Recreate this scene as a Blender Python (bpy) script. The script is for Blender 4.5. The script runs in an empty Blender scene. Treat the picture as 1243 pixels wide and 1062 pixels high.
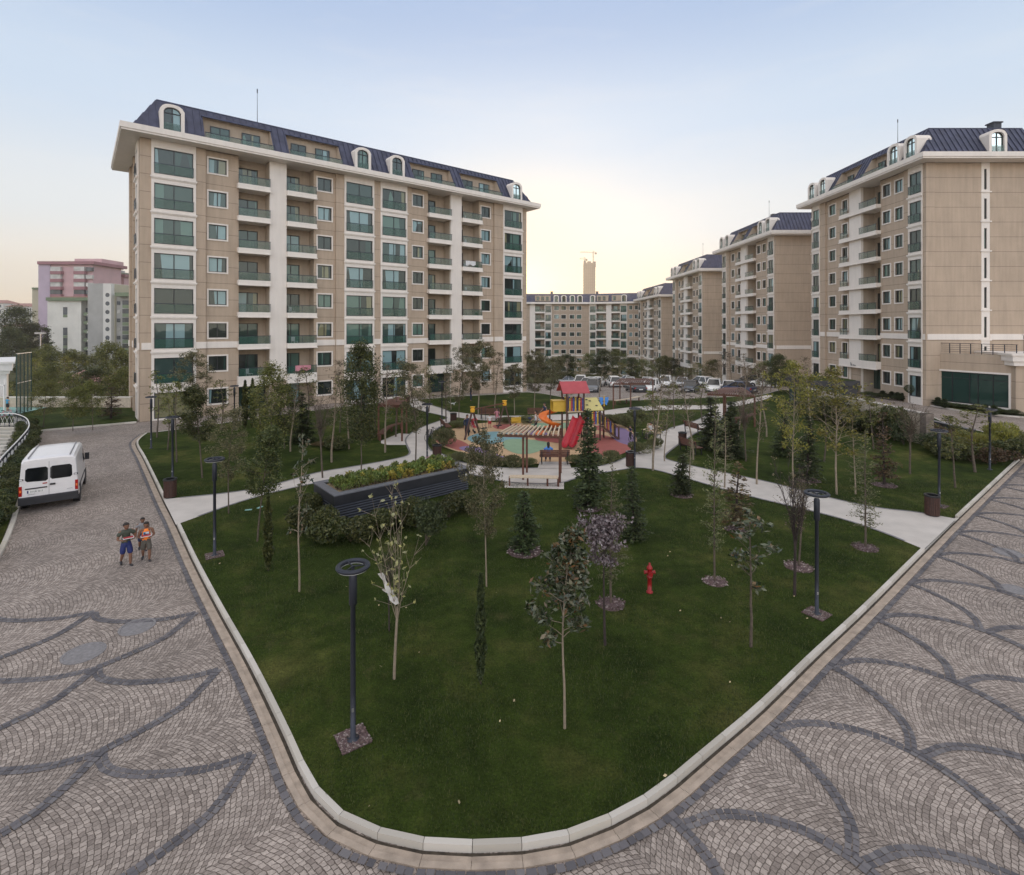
import bpy, bmesh, math, random
from mathutils import Vector, Matrix
random.seed(7)
R = math.radians
scn = bpy.context.scene
col = scn.collection
CZ = 8.0; F = 640.0; CX = 621.0; HY = 395.0      # eye height, focal length in photo pixels, principal point

def terrain(x, y):
    pts = [(-1e9, 0), (58, 0), (70, -.8), (82, -1.5), (113, -4.1), (144, -7.4), (175, -8.4), (260, -9.5), (1e9, -9.5)]
    z = 0
    for (a, za), (b, zb) in zip(pts, pts[1:]):
        if a <= y <= b:
            z = za if zb == za else za + (zb - za) * (y - a) / (b - a)
    if x < -36 and y > 52:
        t = min(1, (y - 52) / 10) * min(1, (-36 - x) / 4)
        z = z * (1 - t) + min(z, -7.5) * t
    return z
def P(px, py, z=0.0):
    """point on the horizontal plane z that the survey of the photo puts at px,py"""
    y = F * (CZ - z) / (py - HY)
    return Vector(((px - CX) / F * y, y, z))
def PT(px, py):
    z = 0.0
    for _ in range(30):
        p = P(px, py, z); z = .5 * z + .5 * terrain(p.x, p.y)
    return Vector((p.x, p.y, z))
def PY(px, y, z=0.0):
    return Vector(((px - CX) / F * y, y, z))

# ---------------------------------------------------------------- materials
def newmat(name):
    m = bpy.data.materials.new(name); m.use_nodes = True
    nt = m.node_tree
    return m, nt, nt.nodes['Principled BSDF']
def N(nt, t, **kw):
    n = nt.nodes.new(t)
    for k, v in kw.items():
        if k in n.inputs: n.inputs[k].default_value = v
        else: setattr(n, k, v)
    return n
def c4(c): return (c[0], c[1], c[2], 1)
def simple(name, c, rough=.7, metal=0, var=.12, scale=3.0, bump=0, bscale=40, spec=None, coat=0):
    m, nt, b = newmat(name)
    b.inputs['Roughness'].default_value = rough; b.inputs['Metallic'].default_value = metal
    if coat: b.inputs['Coat Weight'].default_value = coat
    if spec is not None: b.inputs['Specular IOR Level'].default_value = spec
    tc = N(nt, 'ShaderNodeTexCoord')
    n1 = N(nt, 'ShaderNodeTexNoise', Scale=scale, Detail=6.0); nt.links.new(tc.outputs['Object'], n1.inputs['Vector'])
    mr = N(nt, 'ShaderNodeMapRange'); mr.inputs['From Min'].default_value = .3; mr.inputs['From Max'].default_value = .7
    mr.inputs['To Min'].default_value = 1 - var; mr.inputs['To Max'].default_value = 1 + var
    nt.links.new(n1.outputs['Fac'], mr.inputs['Value'])
    mx = N(nt, 'ShaderNodeVectorMath', operation='SCALE'); mx.inputs[0].default_value = c
    nt.links.new(mr.outputs['Result'], mx.inputs['Scale']); nt.links.new(mx.outputs['Vector'], b.inputs['Base Color'])
    if bump:
        n2 = N(nt, 'ShaderNodeTexNoise', Scale=bscale, Detail=4.0); nt.links.new(tc.outputs['Object'], n2.inputs['Vector'])
        bp = N(nt, 'ShaderNodeBump', Strength=bump, Distance=.02); nt.links.new(n2.outputs['Fac'], bp.inputs['Height'])
        nt.links.new(bp.outputs['Normal'], b.inputs['Normal'])
    return m
def plaster(name, c, joint=1.475, groove=True, var=.11):
    m, nt, b = newmat(name)
    b.inputs['Roughness'].default_value = .85
    tc = N(nt, 'ShaderNodeTexCoord')
    sp = N(nt, 'ShaderNodeSeparateXYZ'); nt.links.new(tc.outputs['Object'], sp.inputs[0])
    n1 = N(nt, 'ShaderNodeTexNoise', Scale=.55, Detail=8.0, Roughness=.65); nt.links.new(tc.outputs['Object'], n1.inputs['Vector'])
    mp = N(nt, 'ShaderNodeMapping'); mp.inputs['Scale'].default_value = (3, 3, .25); nt.links.new(tc.outputs['Object'], mp.inputs['Vector'])
    n3 = N(nt, 'ShaderNodeTexNoise', Scale=1.2, Detail=5.0); nt.links.new(mp.outputs[0], n3.inputs['Vector'])
    ad = N(nt, 'ShaderNodeMath', operation='ADD'); nt.links.new(n1.outputs['Fac'], ad.inputs[0]); nt.links.new(n3.outputs['Fac'], ad.inputs[1])
    mr = N(nt, 'ShaderNodeMapRange'); mr.inputs['From Min'].default_value = .7; mr.inputs['From Max'].default_value = 1.3
    mr.inputs['To Min'].default_value = 1 - var; mr.inputs['To Max'].default_value = 1 + var
    nt.links.new(ad.outputs[0], mr.inputs['Value'])
    fac = mr.outputs['Result']
    if groove:
        md = N(nt, 'ShaderNodeMath', operation='PINGPONG'); md.inputs[1].default_value = joint / 2
        nt.links.new(sp.outputs['Z'], md.inputs[0])
        lt = N(nt, 'ShaderNodeMath', operation='GREATER_THAN'); lt.inputs[1].default_value = .022; nt.links.new(md.outputs[0], lt.inputs[0])
        m2 = N(nt, 'ShaderNodeMapRange'); m2.inputs['To Min'].default_value = .5; m2.inputs['To Max'].default_value = 1
        nt.links.new(lt.outputs[0], m2.inputs['Value'])
        mu = N(nt, 'ShaderNodeMath', operation='MULTIPLY'); nt.links.new(fac, mu.inputs[0]); nt.links.new(m2.outputs['Result'], mu.inputs[1])
        fac = mu.outputs[0]
    mx = N(nt, 'ShaderNodeVectorMath', operation='SCALE'); mx.inputs[0].default_value = c
    nt.links.new(fac, mx.inputs['Scale']); nt.links.new(mx.outputs['Vector'], b.inputs['Base Color'])
    n2 = N(nt, 'ShaderNodeTexNoise', Scale=60.0, Detail=3.0); nt.links.new(tc.outputs['Object'], n2.inputs['Vector'])
    bp = N(nt, 'ShaderNodeBump', Strength=.25, Distance=.01); nt.links.new(n2.outputs['Fac'], bp.inputs['Height'])
    nt.links.new(bp.outputs['Normal'], b.inputs['Normal'])
    return m
def glass_mat(name, stops, refl=.03, tint=(.8, .95, .95)):
    """coated window glass in front of dim rooms and curtains; each pane draws its own curtain or painted-in reflection"""
    m, nt, b = newmat(name)
    oi = N(nt, 'ShaderNodeObjectInfo'); tc = N(nt, 'ShaderNodeTexCoord')
    mp = N(nt, 'ShaderNodeMapping'); mp.inputs['Scale'].default_value = (.42, .42, .03)
    nt.links.new(tc.outputs['Object'], mp.inputs['Vector'])
    cb = N(nt, 'ShaderNodeCombineXYZ'); 
    ml = N(nt, 'ShaderNodeMath', operation='MULTIPLY'); ml.inputs[1].default_value = 37.0
    nt.links.new(oi.outputs['Random'], ml.inputs[0]); nt.links.new(ml.outputs[0], cb.inputs['Y']); nt.links.new(cb.outputs[0], mp.inputs['Location'])
    no = N(nt, 'ShaderNodeTexNoise', Scale=1.0, Detail=1.0); nt.links.new(mp.outputs[0], no.inputs['Vector'])
    ad = N(nt, 'ShaderNodeMath', operation='ADD'); nt.links.new(oi.outputs['Random'], ad.inputs[0]); nt.links.new(no.outputs['Fac'], ad.inputs[1])
    fr = N(nt, 'ShaderNodeMath', operation='FRACT'); nt.links.new(ad.outputs[0], fr.inputs[0])
    cr = N(nt, 'ShaderNodeValToRGB'); cr.color_ramp.interpolation = 'CONSTANT'
    while len(cr.color_ramp.elements) < len(stops): cr.color_ramp.elements.new(.5)
    for e, (p, c) in zip(cr.color_ramp.elements, stops): e.position = p; e.color = c4(c)
    nt.links.new(fr.outputs[0], cr.inputs[0])
    nt.links.new(cr.outputs[0], b.inputs['Base Color'])
    b.inputs['Roughness'].default_value = .5; b.inputs['Specular IOR Level'].default_value = .2
    gl = N(nt, 'ShaderNodeBsdfGlossy', Roughness=.02); gl.inputs['Color'].default_value = c4(tint)
    wn = N(nt, 'ShaderNodeTexNoise', Scale=.9, Detail=1.0); nt.links.new(tc.outputs['Object'], wn.inputs['Vector'])
    bp = N(nt, 'ShaderNodeBump', Strength=.06, Distance=.06); nt.links.new(wn.outputs['Fac'], bp.inputs['Height']); nt.links.new(bp.outputs['Normal'], gl.inputs['Normal'])
    fz = N(nt, 'ShaderNodeFresnel', IOR=1.5)
    ma = N(nt, 'ShaderNodeMath', operation='ADD', use_clamp=True); ma.inputs[1].default_value = refl; nt.links.new(fz.outputs[0], ma.inputs[0])
    ms = N(nt, 'ShaderNodeMixShader'); nt.links.new(ma.outputs[0], ms.inputs[0]); nt.links.new(b.outputs[0], ms.inputs[1]); nt.links.new(gl.outputs[0], ms.inputs[2])
    nt.links.new(ms.outputs[0], nt.nodes['Material Output'].inputs['Surface'])
    return m
def clear_glass(name, c, alpha):
    m, nt, b = newmat(name)
    b.inputs['Base Color'].default_value = c4(c); b.inputs['Roughness'].default_value = .05
    b.inputs['Alpha'].default_value = alpha; b.inputs['Specular IOR Level'].default_value = .8
    return m
def leafmat(name, cols, rough=.5, trans=.25):
    m, nt, b = newmat(name)
    ge = N(nt, 'ShaderNodeNewGeometry'); oi = N(nt, 'ShaderNodeObjectInfo')
    cr = N(nt, 'ShaderNodeValToRGB')
    while len(cr.color_ramp.elements) < len(cols): cr.color_ramp.elements.new(.5)
    for i, (e, c) in enumerate(zip(cr.color_ramp.elements, cols)):
        e.position = i / (len(cols) - 1); e.color = c4(c)
    nt.links.new(ge.outputs['Random Per Island'], cr.inputs[0])
    hs = N(nt, 'ShaderNodeHueSaturation'); mr = N(nt, 'ShaderNodeMapRange'); mr.inputs['To Min'].default_value = .75; mr.inputs['To Max'].default_value = 1.25
    nt.links.new(oi.outputs['Random'], mr.inputs['Value']); nt.links.new(mr.outputs['Result'], hs.inputs['Value'])
    m2 = N(nt, 'ShaderNodeMapRange'); m2.inputs['To Min'].default_value = .485; m2.inputs['To Max'].default_value = .515
    nt.links.new(oi.outputs['Random'], m2.inputs['Value']); nt.links.new(m2.outputs['Result'], hs.inputs['Hue'])
    nt.links.new(cr.outputs[0], hs.inputs['Color']); nt.links.new(hs.outputs[0], b.inputs['Base Color'])
    b.inputs['Roughness'].default_value = rough
    if trans:
        tr = N(nt, 'ShaderNodeBsdfTranslucent'); nt.links.new(hs.outputs[0], tr.inputs['Color'])
        ms = N(nt, 'ShaderNodeMixShader'); ms.inputs[0].default_value = trans
        nt.links.new(b.outputs[0], ms.inputs[1]); nt.links.new(tr.outputs[0], ms.inputs[2])
        nt.links.new(ms.outputs[0], nt.nodes['Material Output'].inputs['Surface'])
    return m
M = {}
M['beige'] = plaster('beige_render', (.475, .375, .285))
M['beige_smooth'] = plaster('beige_smooth', (.44, .36, .28), groove=False)
M['white'] = plaster('white_render', (.8, .74, .68), groove=False, var=.05)
M['stone'] = simple('pale_stone', (.52, .45, .36), .8, var=.15, scale=5)
M['roof'] = simple('slate_metal', (.062, .07, .118), .42, metal=.55, var=.25, scale=1.5)
M['roof_side'] = M['roof']
M['dark'] = simple('dark_frame', (.02, .022, .026), .35, var=.1)
M['anth'] = simple('anthracite', (.026, .027, .033), .45, var=.25, scale=2)
M['anth_top'] = simple('granite_coping', (.14, .145, .165), .4, var=.15, scale=8)
M['pane'] = glass_mat('window_glass', [(0, (.01, .015, .013)), (.24, (.02, .05, .04)), (.38, (.09, .17, .14)), (.52, (.012, .018, .016)), (.64, (.21, .2, .11)), (.74, (.03, .06, .055)), (.87, (.22, .34, .36))])  # yellow and turquoise stops paint reflected building and sky into the base colour
M['pane_dark'] = glass_mat('shop_glass', [(0, (.01, .03, .025)), (.5, (.015, .045, .037))], refl=.03)
M['guard'] = clear_glass('green_guard_glass', (.06, .15, .12), .34)
M['metal'] = simple('dark_metal', (.045, .05, .065), .45, metal=.6, var=.2)
M['steel'] = simple('steel', (.45, .45, .46), .35, metal=.8, var=.1)
M['whitepaint'] = simple('white_paint', (.78, .77, .76), .45, var=.04)
M['wood'] = simple('reddish_timber', (.125, .05, .032), .6, var=.3, scale=9)
M['wood_pale'] = simple('pale_timber', (.62, .50, .36), .6, var=.12, scale=9)
M['bark'] = simple('bark', (.11, .085, .065), .9, var=.3, scale=12, bump=.5)
M['bark_pale'] = simple('bark_pale', (.26, .21, .155), .9, var=.2, scale=14, bump=.4)
M['bark_dark'] = simple('bark_dark', (.045, .032, .03), .9, var=.25, scale=12)
M['mulch'] = simple('wood_chip', (.11, .07, .07), .95, var=.55, scale=30, bump=.9, bscale=25)
M['leaf_oak'] = leafmat('leaf_silver_oak', [(0.063, 0.066, 0.028), (0.105, 0.105, 0.044), (0.168, 0.16, 0.072), (0.294, 0.26, 0.144)])
M['leaf_dark'] = leafmat('leaf_dark', [(0.0265, 0.038, 0.0109), (0.051, 0.066, 0.0177), (0.0867, 0.1, 0.0272), (0.153, 0.15, 0.051)])
M['leaf_mid'] = leafmat('leaf_mid', [(0.0578, 0.0756, 0.016), (0.0998, 0.1155, 0.024), (0.1575, 0.1628, 0.036), (0.2205, 0.21, 0.056)])
M['leaf_yellow'] = leafmat('leaf_yellow', [(.12, .13, .03), (.2, .2, .04), (.3, .27, .05), (.1, .09, .03)])
M['leaf_mag'] = leafmat('leaf_magnolia', [(0.022, 0.0368, 0.016), (0.0385, 0.0578, 0.0224), (0.066, 0.084, 0.04), (0.176, 0.1995, 0.136), (0.176, 0.084, 0.02)], rough=.25, trans=.08)
M['leaf_purple'] = leafmat('leaf_purple', [(.06, .04, .042), (.12, .085, .09), (.22, .18, .19), (.36, .32, .33)], trans=.15)
M['leaf_con'] = leafmat('needle_green', [(0.0198, 0.0336, 0.0108), (0.0396, 0.0588, 0.0173), (0.0715, 0.0893, 0.0274)], rough=.7, trans=0)
M['leaf_cedar'] = leafmat('needle_grey', [(0.0735, 0.08, 0.0324), (0.1208, 0.13, 0.054), (0.189, 0.185, 0.0792)], rough=.7, trans=0)
M['leaf_bronze'] = leafmat('needle_bronze', [(0.0495, 0.03, 0.0135), (0.099, 0.055, 0.0225), (0.055, 0.05, 0.0225), (0.154, 0.09, 0.036)], rough=.7, trans=0)
M['leaf_brown'] = leafmat('leaf_brown', [(.1, .07, .045), (.14, .1, .06), (.09, .085, .05)], trans=.1)
M['rubber'] = simple('tyre', (.015, .015, .016), .8)
M['red'] = simple('red_plastic', (.42, .02, .035), .35, var=.06)
M['orange'] = simple('orange_plastic', (.75, .19, .03), .4, var=.06)
M['yellow'] = simple('yellow_plastic', (.6, .39, .05), .45, var=.06)
M['paleyellow'] = simple('pale_yellow_panel', (.6, .53, .2), .5, var=.06)
M['blue'] = simple('blue_plastic', (.04, .09, .35), .45, var=.06)
M['skyblue'] = simple('sky_blue_plastic', (.08, .28, .75), .45, var=.06)
M['roofred'] = simple('red_playhouse_roof', (.4, .06, .075), .5, var=.08)

# ---------------------------------------------------------------- mesh builder
class MB:
    def __init__(s): s.v = []; s.f = []; s.m = []; s.mats = []
    def mi(s, m):
        if m not in s.mats: s.mats.append(m)
        return s.mats.index(m)
    def face(s, pts, m=None):
        i = len(s.v); s.v.extend([tuple(p) for p in pts]); s.f.append(tuple(range(i, i + len(pts)))); s.m.append(s.mi(m))
    def raw(s, vs, fs, m=None):
        i = len(s.v); s.v.extend([tuple(p) for p in vs]); k = s.mi(m)
        for f in fs: s.f.append(tuple(i + j for j in f)); s.m.append(k)
    def box(s, x0, y0, z0, x1, y1, z1, m=None, T=None):
        vs = [Vector(p) for p in ((x0, y0, z0), (x1, y0, z0), (x1, y1, z0), (x0, y1, z0), (x0, y0, z1), (x1, y0, z1), (x1, y1, z1), (x0, y1, z1))]
        if T is not None: vs = [T @ v for v in vs]
        s.raw(vs, [(0, 3, 2, 1), (4, 5, 6, 7), (0, 1, 5, 4), (1, 2, 6, 5), (2, 3, 7, 6), (3, 0, 4, 7)], m)
    def bar(s, a, b, w, h=None, m=None):
        """rectangular bar from a to b"""
        a = Vector(a); b = Vector(b); h = h or w; d = (b - a)
        L = d.length
        if L < 1e-6: return
        q = d.to_track_quat('Z', 'Y').to_matrix().to_4x4(); q.translation = a
        s.box(-w / 2, -h / 2, 0, w / 2, h / 2, L, m, q)
    def tube(s, pts, rs, n=8, m=None, cap=True):
        pts = [Vector(p) for p in pts]
        if not isinstance(rs, (list, tuple)): rs = [rs] * len(pts)
        rings = []; up = None
        for i, p in enumerate(pts):
            d = (pts[min(i + 1, len(pts) - 1)] - pts[max(i - 1, 0)]).normalized()
            if up is None: up = Vector((1, 0, 0)) if abs(d.x) < .8 else Vector((0, 1, 0))
            a = d.cross(up)
            if a.length < 1e-4: a = d.orthogonal()
            a.normalize(); b = d.cross(a).normalized(); up = -a.cross(d) if False else up
            rings.append([p + (a * math.cos(2 * math.pi * k / n) + b * math.sin(2 * math.pi * k / n)) * rs[i] for k in range(n)])
        vs = [v for r in rings for v in r]; fs = []
        for i in range(len(rings) - 1):
            for k in range(n):
                k2 = (k + 1) % n
                fs.append((i * n + k, i * n + k2, (i + 1) * n + k2, (i + 1) * n + k))
        if cap:
            fs.append(tuple(range(n))[::-1]); fs.append(tuple(range((len(rings) - 1) * n, len(rings) * n)))
        s.raw(vs, fs, m)
    def lathe(s, prof, n=16, m=None, c=(0, 0, 0)):
        vs = []; fs = []
        for r, z in prof:
            for k in range(n): vs.append((c[0] + r * math.cos(2 * math.pi * k / n), c[1] + r * math.sin(2 * math.pi * k / n), c[2] + z))
        for i in range(len(prof) - 1):
            for k in range(n):
                k2 = (k + 1) % n
                fs.append((i * n + k, i * n + k2, (i + 1) * n + k2, (i + 1) * n + k))
        s.raw(vs, fs, m)
    def mesh(s, name, smooth=False):
        me = bpy.data.meshes.new(name)
        me.from_pydata(s.v, [], s.f)
        for m in s.mats: me.materials.append(M[m] if isinstance(m, str) else m)
        if len(s.mats) > 1: me.polygons.foreach_set('material_index', s.m)
        if smooth: me.polygons.foreach_set('use_smooth', [True] * len(s.f))
        me.update()
        return me
    def build(s, name, parent=None, smooth=False, loc=None, rot=None, weld=False):
        me = s.mesh(name, smooth)
        if weld: weldmesh(me)
        return link(name, me, parent, loc, rot)
def weldmesh(me, d=.0005):
    bm = bmesh.new(); bm.from_mesh(me); bmesh.ops.remove_doubles(bm, verts=bm.verts, dist=d)
    bmesh.ops.recalc_face_normals(bm, faces=bm.faces); bm.to_mesh(me); bm.free()
def link(name, me, parent=None, loc=None, rot=None):
    o = bpy.data.objects.new(name, me); col.objects.link(o)
    if parent is not None: o.parent = parent
    if loc is not None: o.location = loc
    if rot is not None: o.rotation_euler = (0, 0, rot) if isinstance(rot, (int, float)) else rot
    return o
def thing(name, label, cat, loc=(0, 0, 0), rz=0, group=None):
    o = bpy.data.objects.new(name, None); col.objects.link(o)
    o.location = loc; o.rotation_euler = (0, 0, rz); o.empty_display_size = .3
    o['label'] = label; o['category'] = cat
    if group: o['group'] = group
    return o
def tag(o, label, cat, group=None, kind=None):
    o['label'] = label; o['category'] = cat
    if group: o['group'] = group
    if kind: o['kind'] = kind
    return o
def struct(name, mb, smooth=False, weld=False):
    o = mb.build(name, smooth=smooth, weld=weld); o['kind'] = 'structure'
    return o
def copy_tree(root, loc, rz=0, label=None, group=None, scale=None):
    r = root.copy(); col.objects.link(r); r.location = loc; r.rotation_euler = (0, 0, rz)
    if scale is not None: r.scale = scale
    if label: r['label'] = label
    if group: r['group'] = group
    for ch in list(root.children):
        c = ch.copy(); col.objects.link(c); c.parent = r
        for g in list(ch.children):
            d = g.copy(); col.objects.link(d); d.parent = c
    return r
# ---------------------------------------------------------------- ground materials
def fan_coords(nt, tc, ang, per, Rr, off=(0, 0)):
    mp = N(nt, 'ShaderNodeMapping'); mp.vector_type = 'POINT'
    mp.inputs['Rotation'].default_value = (0, 0, -ang)
    nt.links.new(tc, mp.inputs['Vector'])
    sp = N(nt, 'ShaderNodeSeparateXYZ'); nt.links.new(mp.outputs[0], sp.inputs[0])
    def mth(op, a, b=None, c=None):
        n = N(nt, 'ShaderNodeMath', operation=op)
        for i, v in enumerate((a, b, c)):
            if v is None: continue
            if isinstance(v, (int, float)): n.inputs[i].default_value = v
            else: nt.links.new(v, n.inputs[i])
        return n.outputs[0]
    t = mth('ADD', sp.outputs['X'], off[0]); s = mth('ADD', sp.outputs['Y'], off[1])
    tm = mth('SUBTRACT', mth('FLOORED_MODULO', t, per), per / 2)
    cell = mth('FLOOR', mth('DIVIDE', t, per))
    arch = mth('SQRT', mth('SUBTRACT', Rr * Rr, mth('MULTIPLY', tm, tm)))
    xs = mth('MULTIPLY', mth('ARCSINE', mth('DIVIDE', tm, Rr)), Rr)
    cb = N(nt, 'ShaderNodeCombineXYZ')
    nt.links.new(mth('ADD', xs, mth('MULTIPLY', cell, 7.31)), cb.inputs['X'])
    nt.links.new(mth('SUBTRACT', s, arch) if False else mth('ADD', s, arch), cb.inputs['Y'])
    return cb.outputs[0]
def cobble_mat(name):
    m, nt, b = newmat(name)
    tc = N(nt, 'ShaderNodeTexCoord')
    dn = N(nt, 'ShaderNodeTexNoise', Scale=2.2, Detail=2.0); nt.links.new(tc.outputs['Object'], dn.inputs['Vector'])
    sb = N(nt, 'ShaderNodeVectorMath', operation='SUBTRACT'); nt.links.new(dn.outputs['Color'], sb.inputs[0]); sb.inputs[1].default_value = (.5, .5, .5)
    sc = N(nt, 'ShaderNodeVectorMath', operation='SCALE'); nt.links.new(sb.outputs[0], sc.inputs[0]); sc.inputs['Scale'].default_value = .07
    ad = N(nt, 'ShaderNodeVectorMath', operation='ADD'); nt.links.new(tc.outputs['Object'], ad.inputs[0]); nt.links.new(sc.outputs[0], ad.inputs[1])
    dn2 = N(nt, 'ShaderNodeTexNoise', Scale=9.0, Detail=2.0); nt.links.new(tc.outputs['Object'], dn2.inputs['Vector'])
    sb2 = N(nt, 'ShaderNodeVectorMath', operation='SUBTRACT'); nt.links.new(dn2.outputs['Color'], sb2.inputs[0]); sb2.inputs[1].default_value = (.5, .5, .5)
    sc2 = N(nt, 'ShaderNodeVectorMath', operation='SCALE'); nt.links.new(sb2.outputs[0], sc2.inputs[0]); sc2.inputs['Scale'].default_value = .06
    ad2 = N(nt, 'ShaderNodeVectorMath', operation='ADD'); nt.links.new(ad.outputs[0], ad2.inputs[0]); nt.links.new(sc2.outputs[0], ad2.inputs[1]); ad = ad2
    A = fan_coords(nt, ad.outputs[0], R(39.6) + math.pi, 3.09, 2.6, (.4, 0))
    B = fan_coords(nt, ad.outputs[0], R(129.1) , 3.09, 2.6, (.4, 0))
    sp = N(nt, 'ShaderNodeSeparateXYZ'); nt.links.new(tc.outputs['Object'], sp.inputs[0])
    gt = N(nt, 'ShaderNodeMath', operation='GREATER_THAN'); nt.links.new(sp.outputs['X'], gt.inputs[0]); gt.inputs[1].default_value = 0.35
    mv = N(nt, 'ShaderNodeMix', data_type='VECTOR'); nt.links.new(gt.outputs[0], mv.inputs['Factor']); nt.links.new(B, mv.inputs['A']) if False else None
    vi = [i for i in mv.inputs if i.type == 'VECTOR']; vo = [o for o in mv.outputs if o.type == 'VECTOR'][0]
    nt.links.new(B, vi[-2]); nt.links.new(A, vi[-1])
    br = N(nt, 'ShaderNodeTexBrick'); br.offset = .5; br.squash = 1
    br.inputs['Scale'].default_value = 1; br.inputs['Mortar Size'].default_value = .0068; br.inputs['Mortar Smooth'].default_value = .6
    br.inputs['Bias'].default_value = 0; br.inputs['Brick Width'].default_value = .098; br.inputs['Row Height'].default_value = .088
    br.inputs['Color1'].default_value = (.235, .195, .17, 1); br.inputs['Color2'].default_value = (.44, .375, .33, 1); br.inputs['Mortar'].default_value = (.115, .09, .072, 1)
    nt.links.new(vo, br.inputs['Vector'])
    n1 = N(nt, 'ShaderNodeTexNoise', Scale=.45, Detail=7.0, Roughness=.6); nt.links.new(tc.outputs['Object'], n1.inputs['Vector'])
    mr = N(nt, 'ShaderNodeMapRange'); mr.inputs['From Min'].default_value = .3; mr.inputs['From Max'].default_value = .7; mr.inputs['To Min'].default_value = .78; mr.inputs['To Max'].default_value = 1.18
    nt.links.new(n1.outputs['Fac'], mr.inputs['Value'])
    n2 = N(nt, 'ShaderNodeTexNoise', Scale=28.0, Detail=4.0); nt.links.new(tc.outputs['Object'], n2.inputs['Vector'])
    m2 = N(nt, 'ShaderNodeMapRange'); m2.inputs['From Min'].default_value = .3; m2.inputs['From Max'].default_value = .7; m2.inputs['To Min'].default_value = .8; m2.inputs['To Max'].default_value = 1.2
    nt.links.new(n2.outputs['Fac'], m2.inputs['Value'])
    mu = N(nt, 'ShaderNodeMath', operation='MULTIPLY'); nt.links.new(mr.outputs[0], mu.inputs[0]); nt.links.new(m2.outputs[0], mu.inputs[1])
    # earthy stains
    n3 = N(nt, 'ShaderNodeTexNoise', Scale=.17, Detail=5.0); nt.links.new(tc.outputs['Object'], n3.inputs['Vector'])
    m3 = N(nt, 'ShaderNodeMapRange'); m3.inputs['From Min'].default_value = .56; m3.inputs['From Max'].default_value = .75; m3.inputs['To Max'].default_value = .45
    nt.links.new(n3.outputs['Fac'], m3.inputs['Value'])
    mc = N(nt, 'ShaderNodeMix', data_type='RGBA'); ci = [i for i in mc.inputs if i.type == 'RGBA']; co = [o for o in mc.outputs if o.type == 'RGBA'][0]
    nt.links.new(m3.outputs[0], mc.inputs['Factor']); nt.links.new(br.outputs['Color'], ci[0]); ci[1].default_value = (.22, .165, .115, 1)
    sv = N(nt, 'ShaderNodeVectorMath', operation='SCALE'); nt.links.new(co, sv.inputs[0]); nt.links.new(mu.outputs[0], sv.inputs['Scale'])
    nt.links.new(sv.outputs[0], b.inputs['Base Color'])
    b.inputs['Roughness'].default_value = .75
    hh = N(nt, 'ShaderNodeMath', operation='SUBTRACT'); hh.inputs[0].default_value = 1; nt.links.new(br.outputs['Fac'], hh.inputs[1])
    h2 = N(nt, 'ShaderNodeMath', operation='MULTIPLY_ADD'); nt.links.new(n2.outputs['Fac'], h2.inputs[0]); h2.inputs[1].default_value = .5; nt.links.new(hh.outputs[0], h2.inputs[2])
    bp = N(nt, 'ShaderNodeBump', Strength=.8, Distance=.018); nt.links.new(h2.outputs[0], bp.inputs['Height']); nt.links.new(bp.outputs[0], b.inputs['Normal'])
    return m
M['cobble'] = cobble_mat('cobble_paving')
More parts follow.
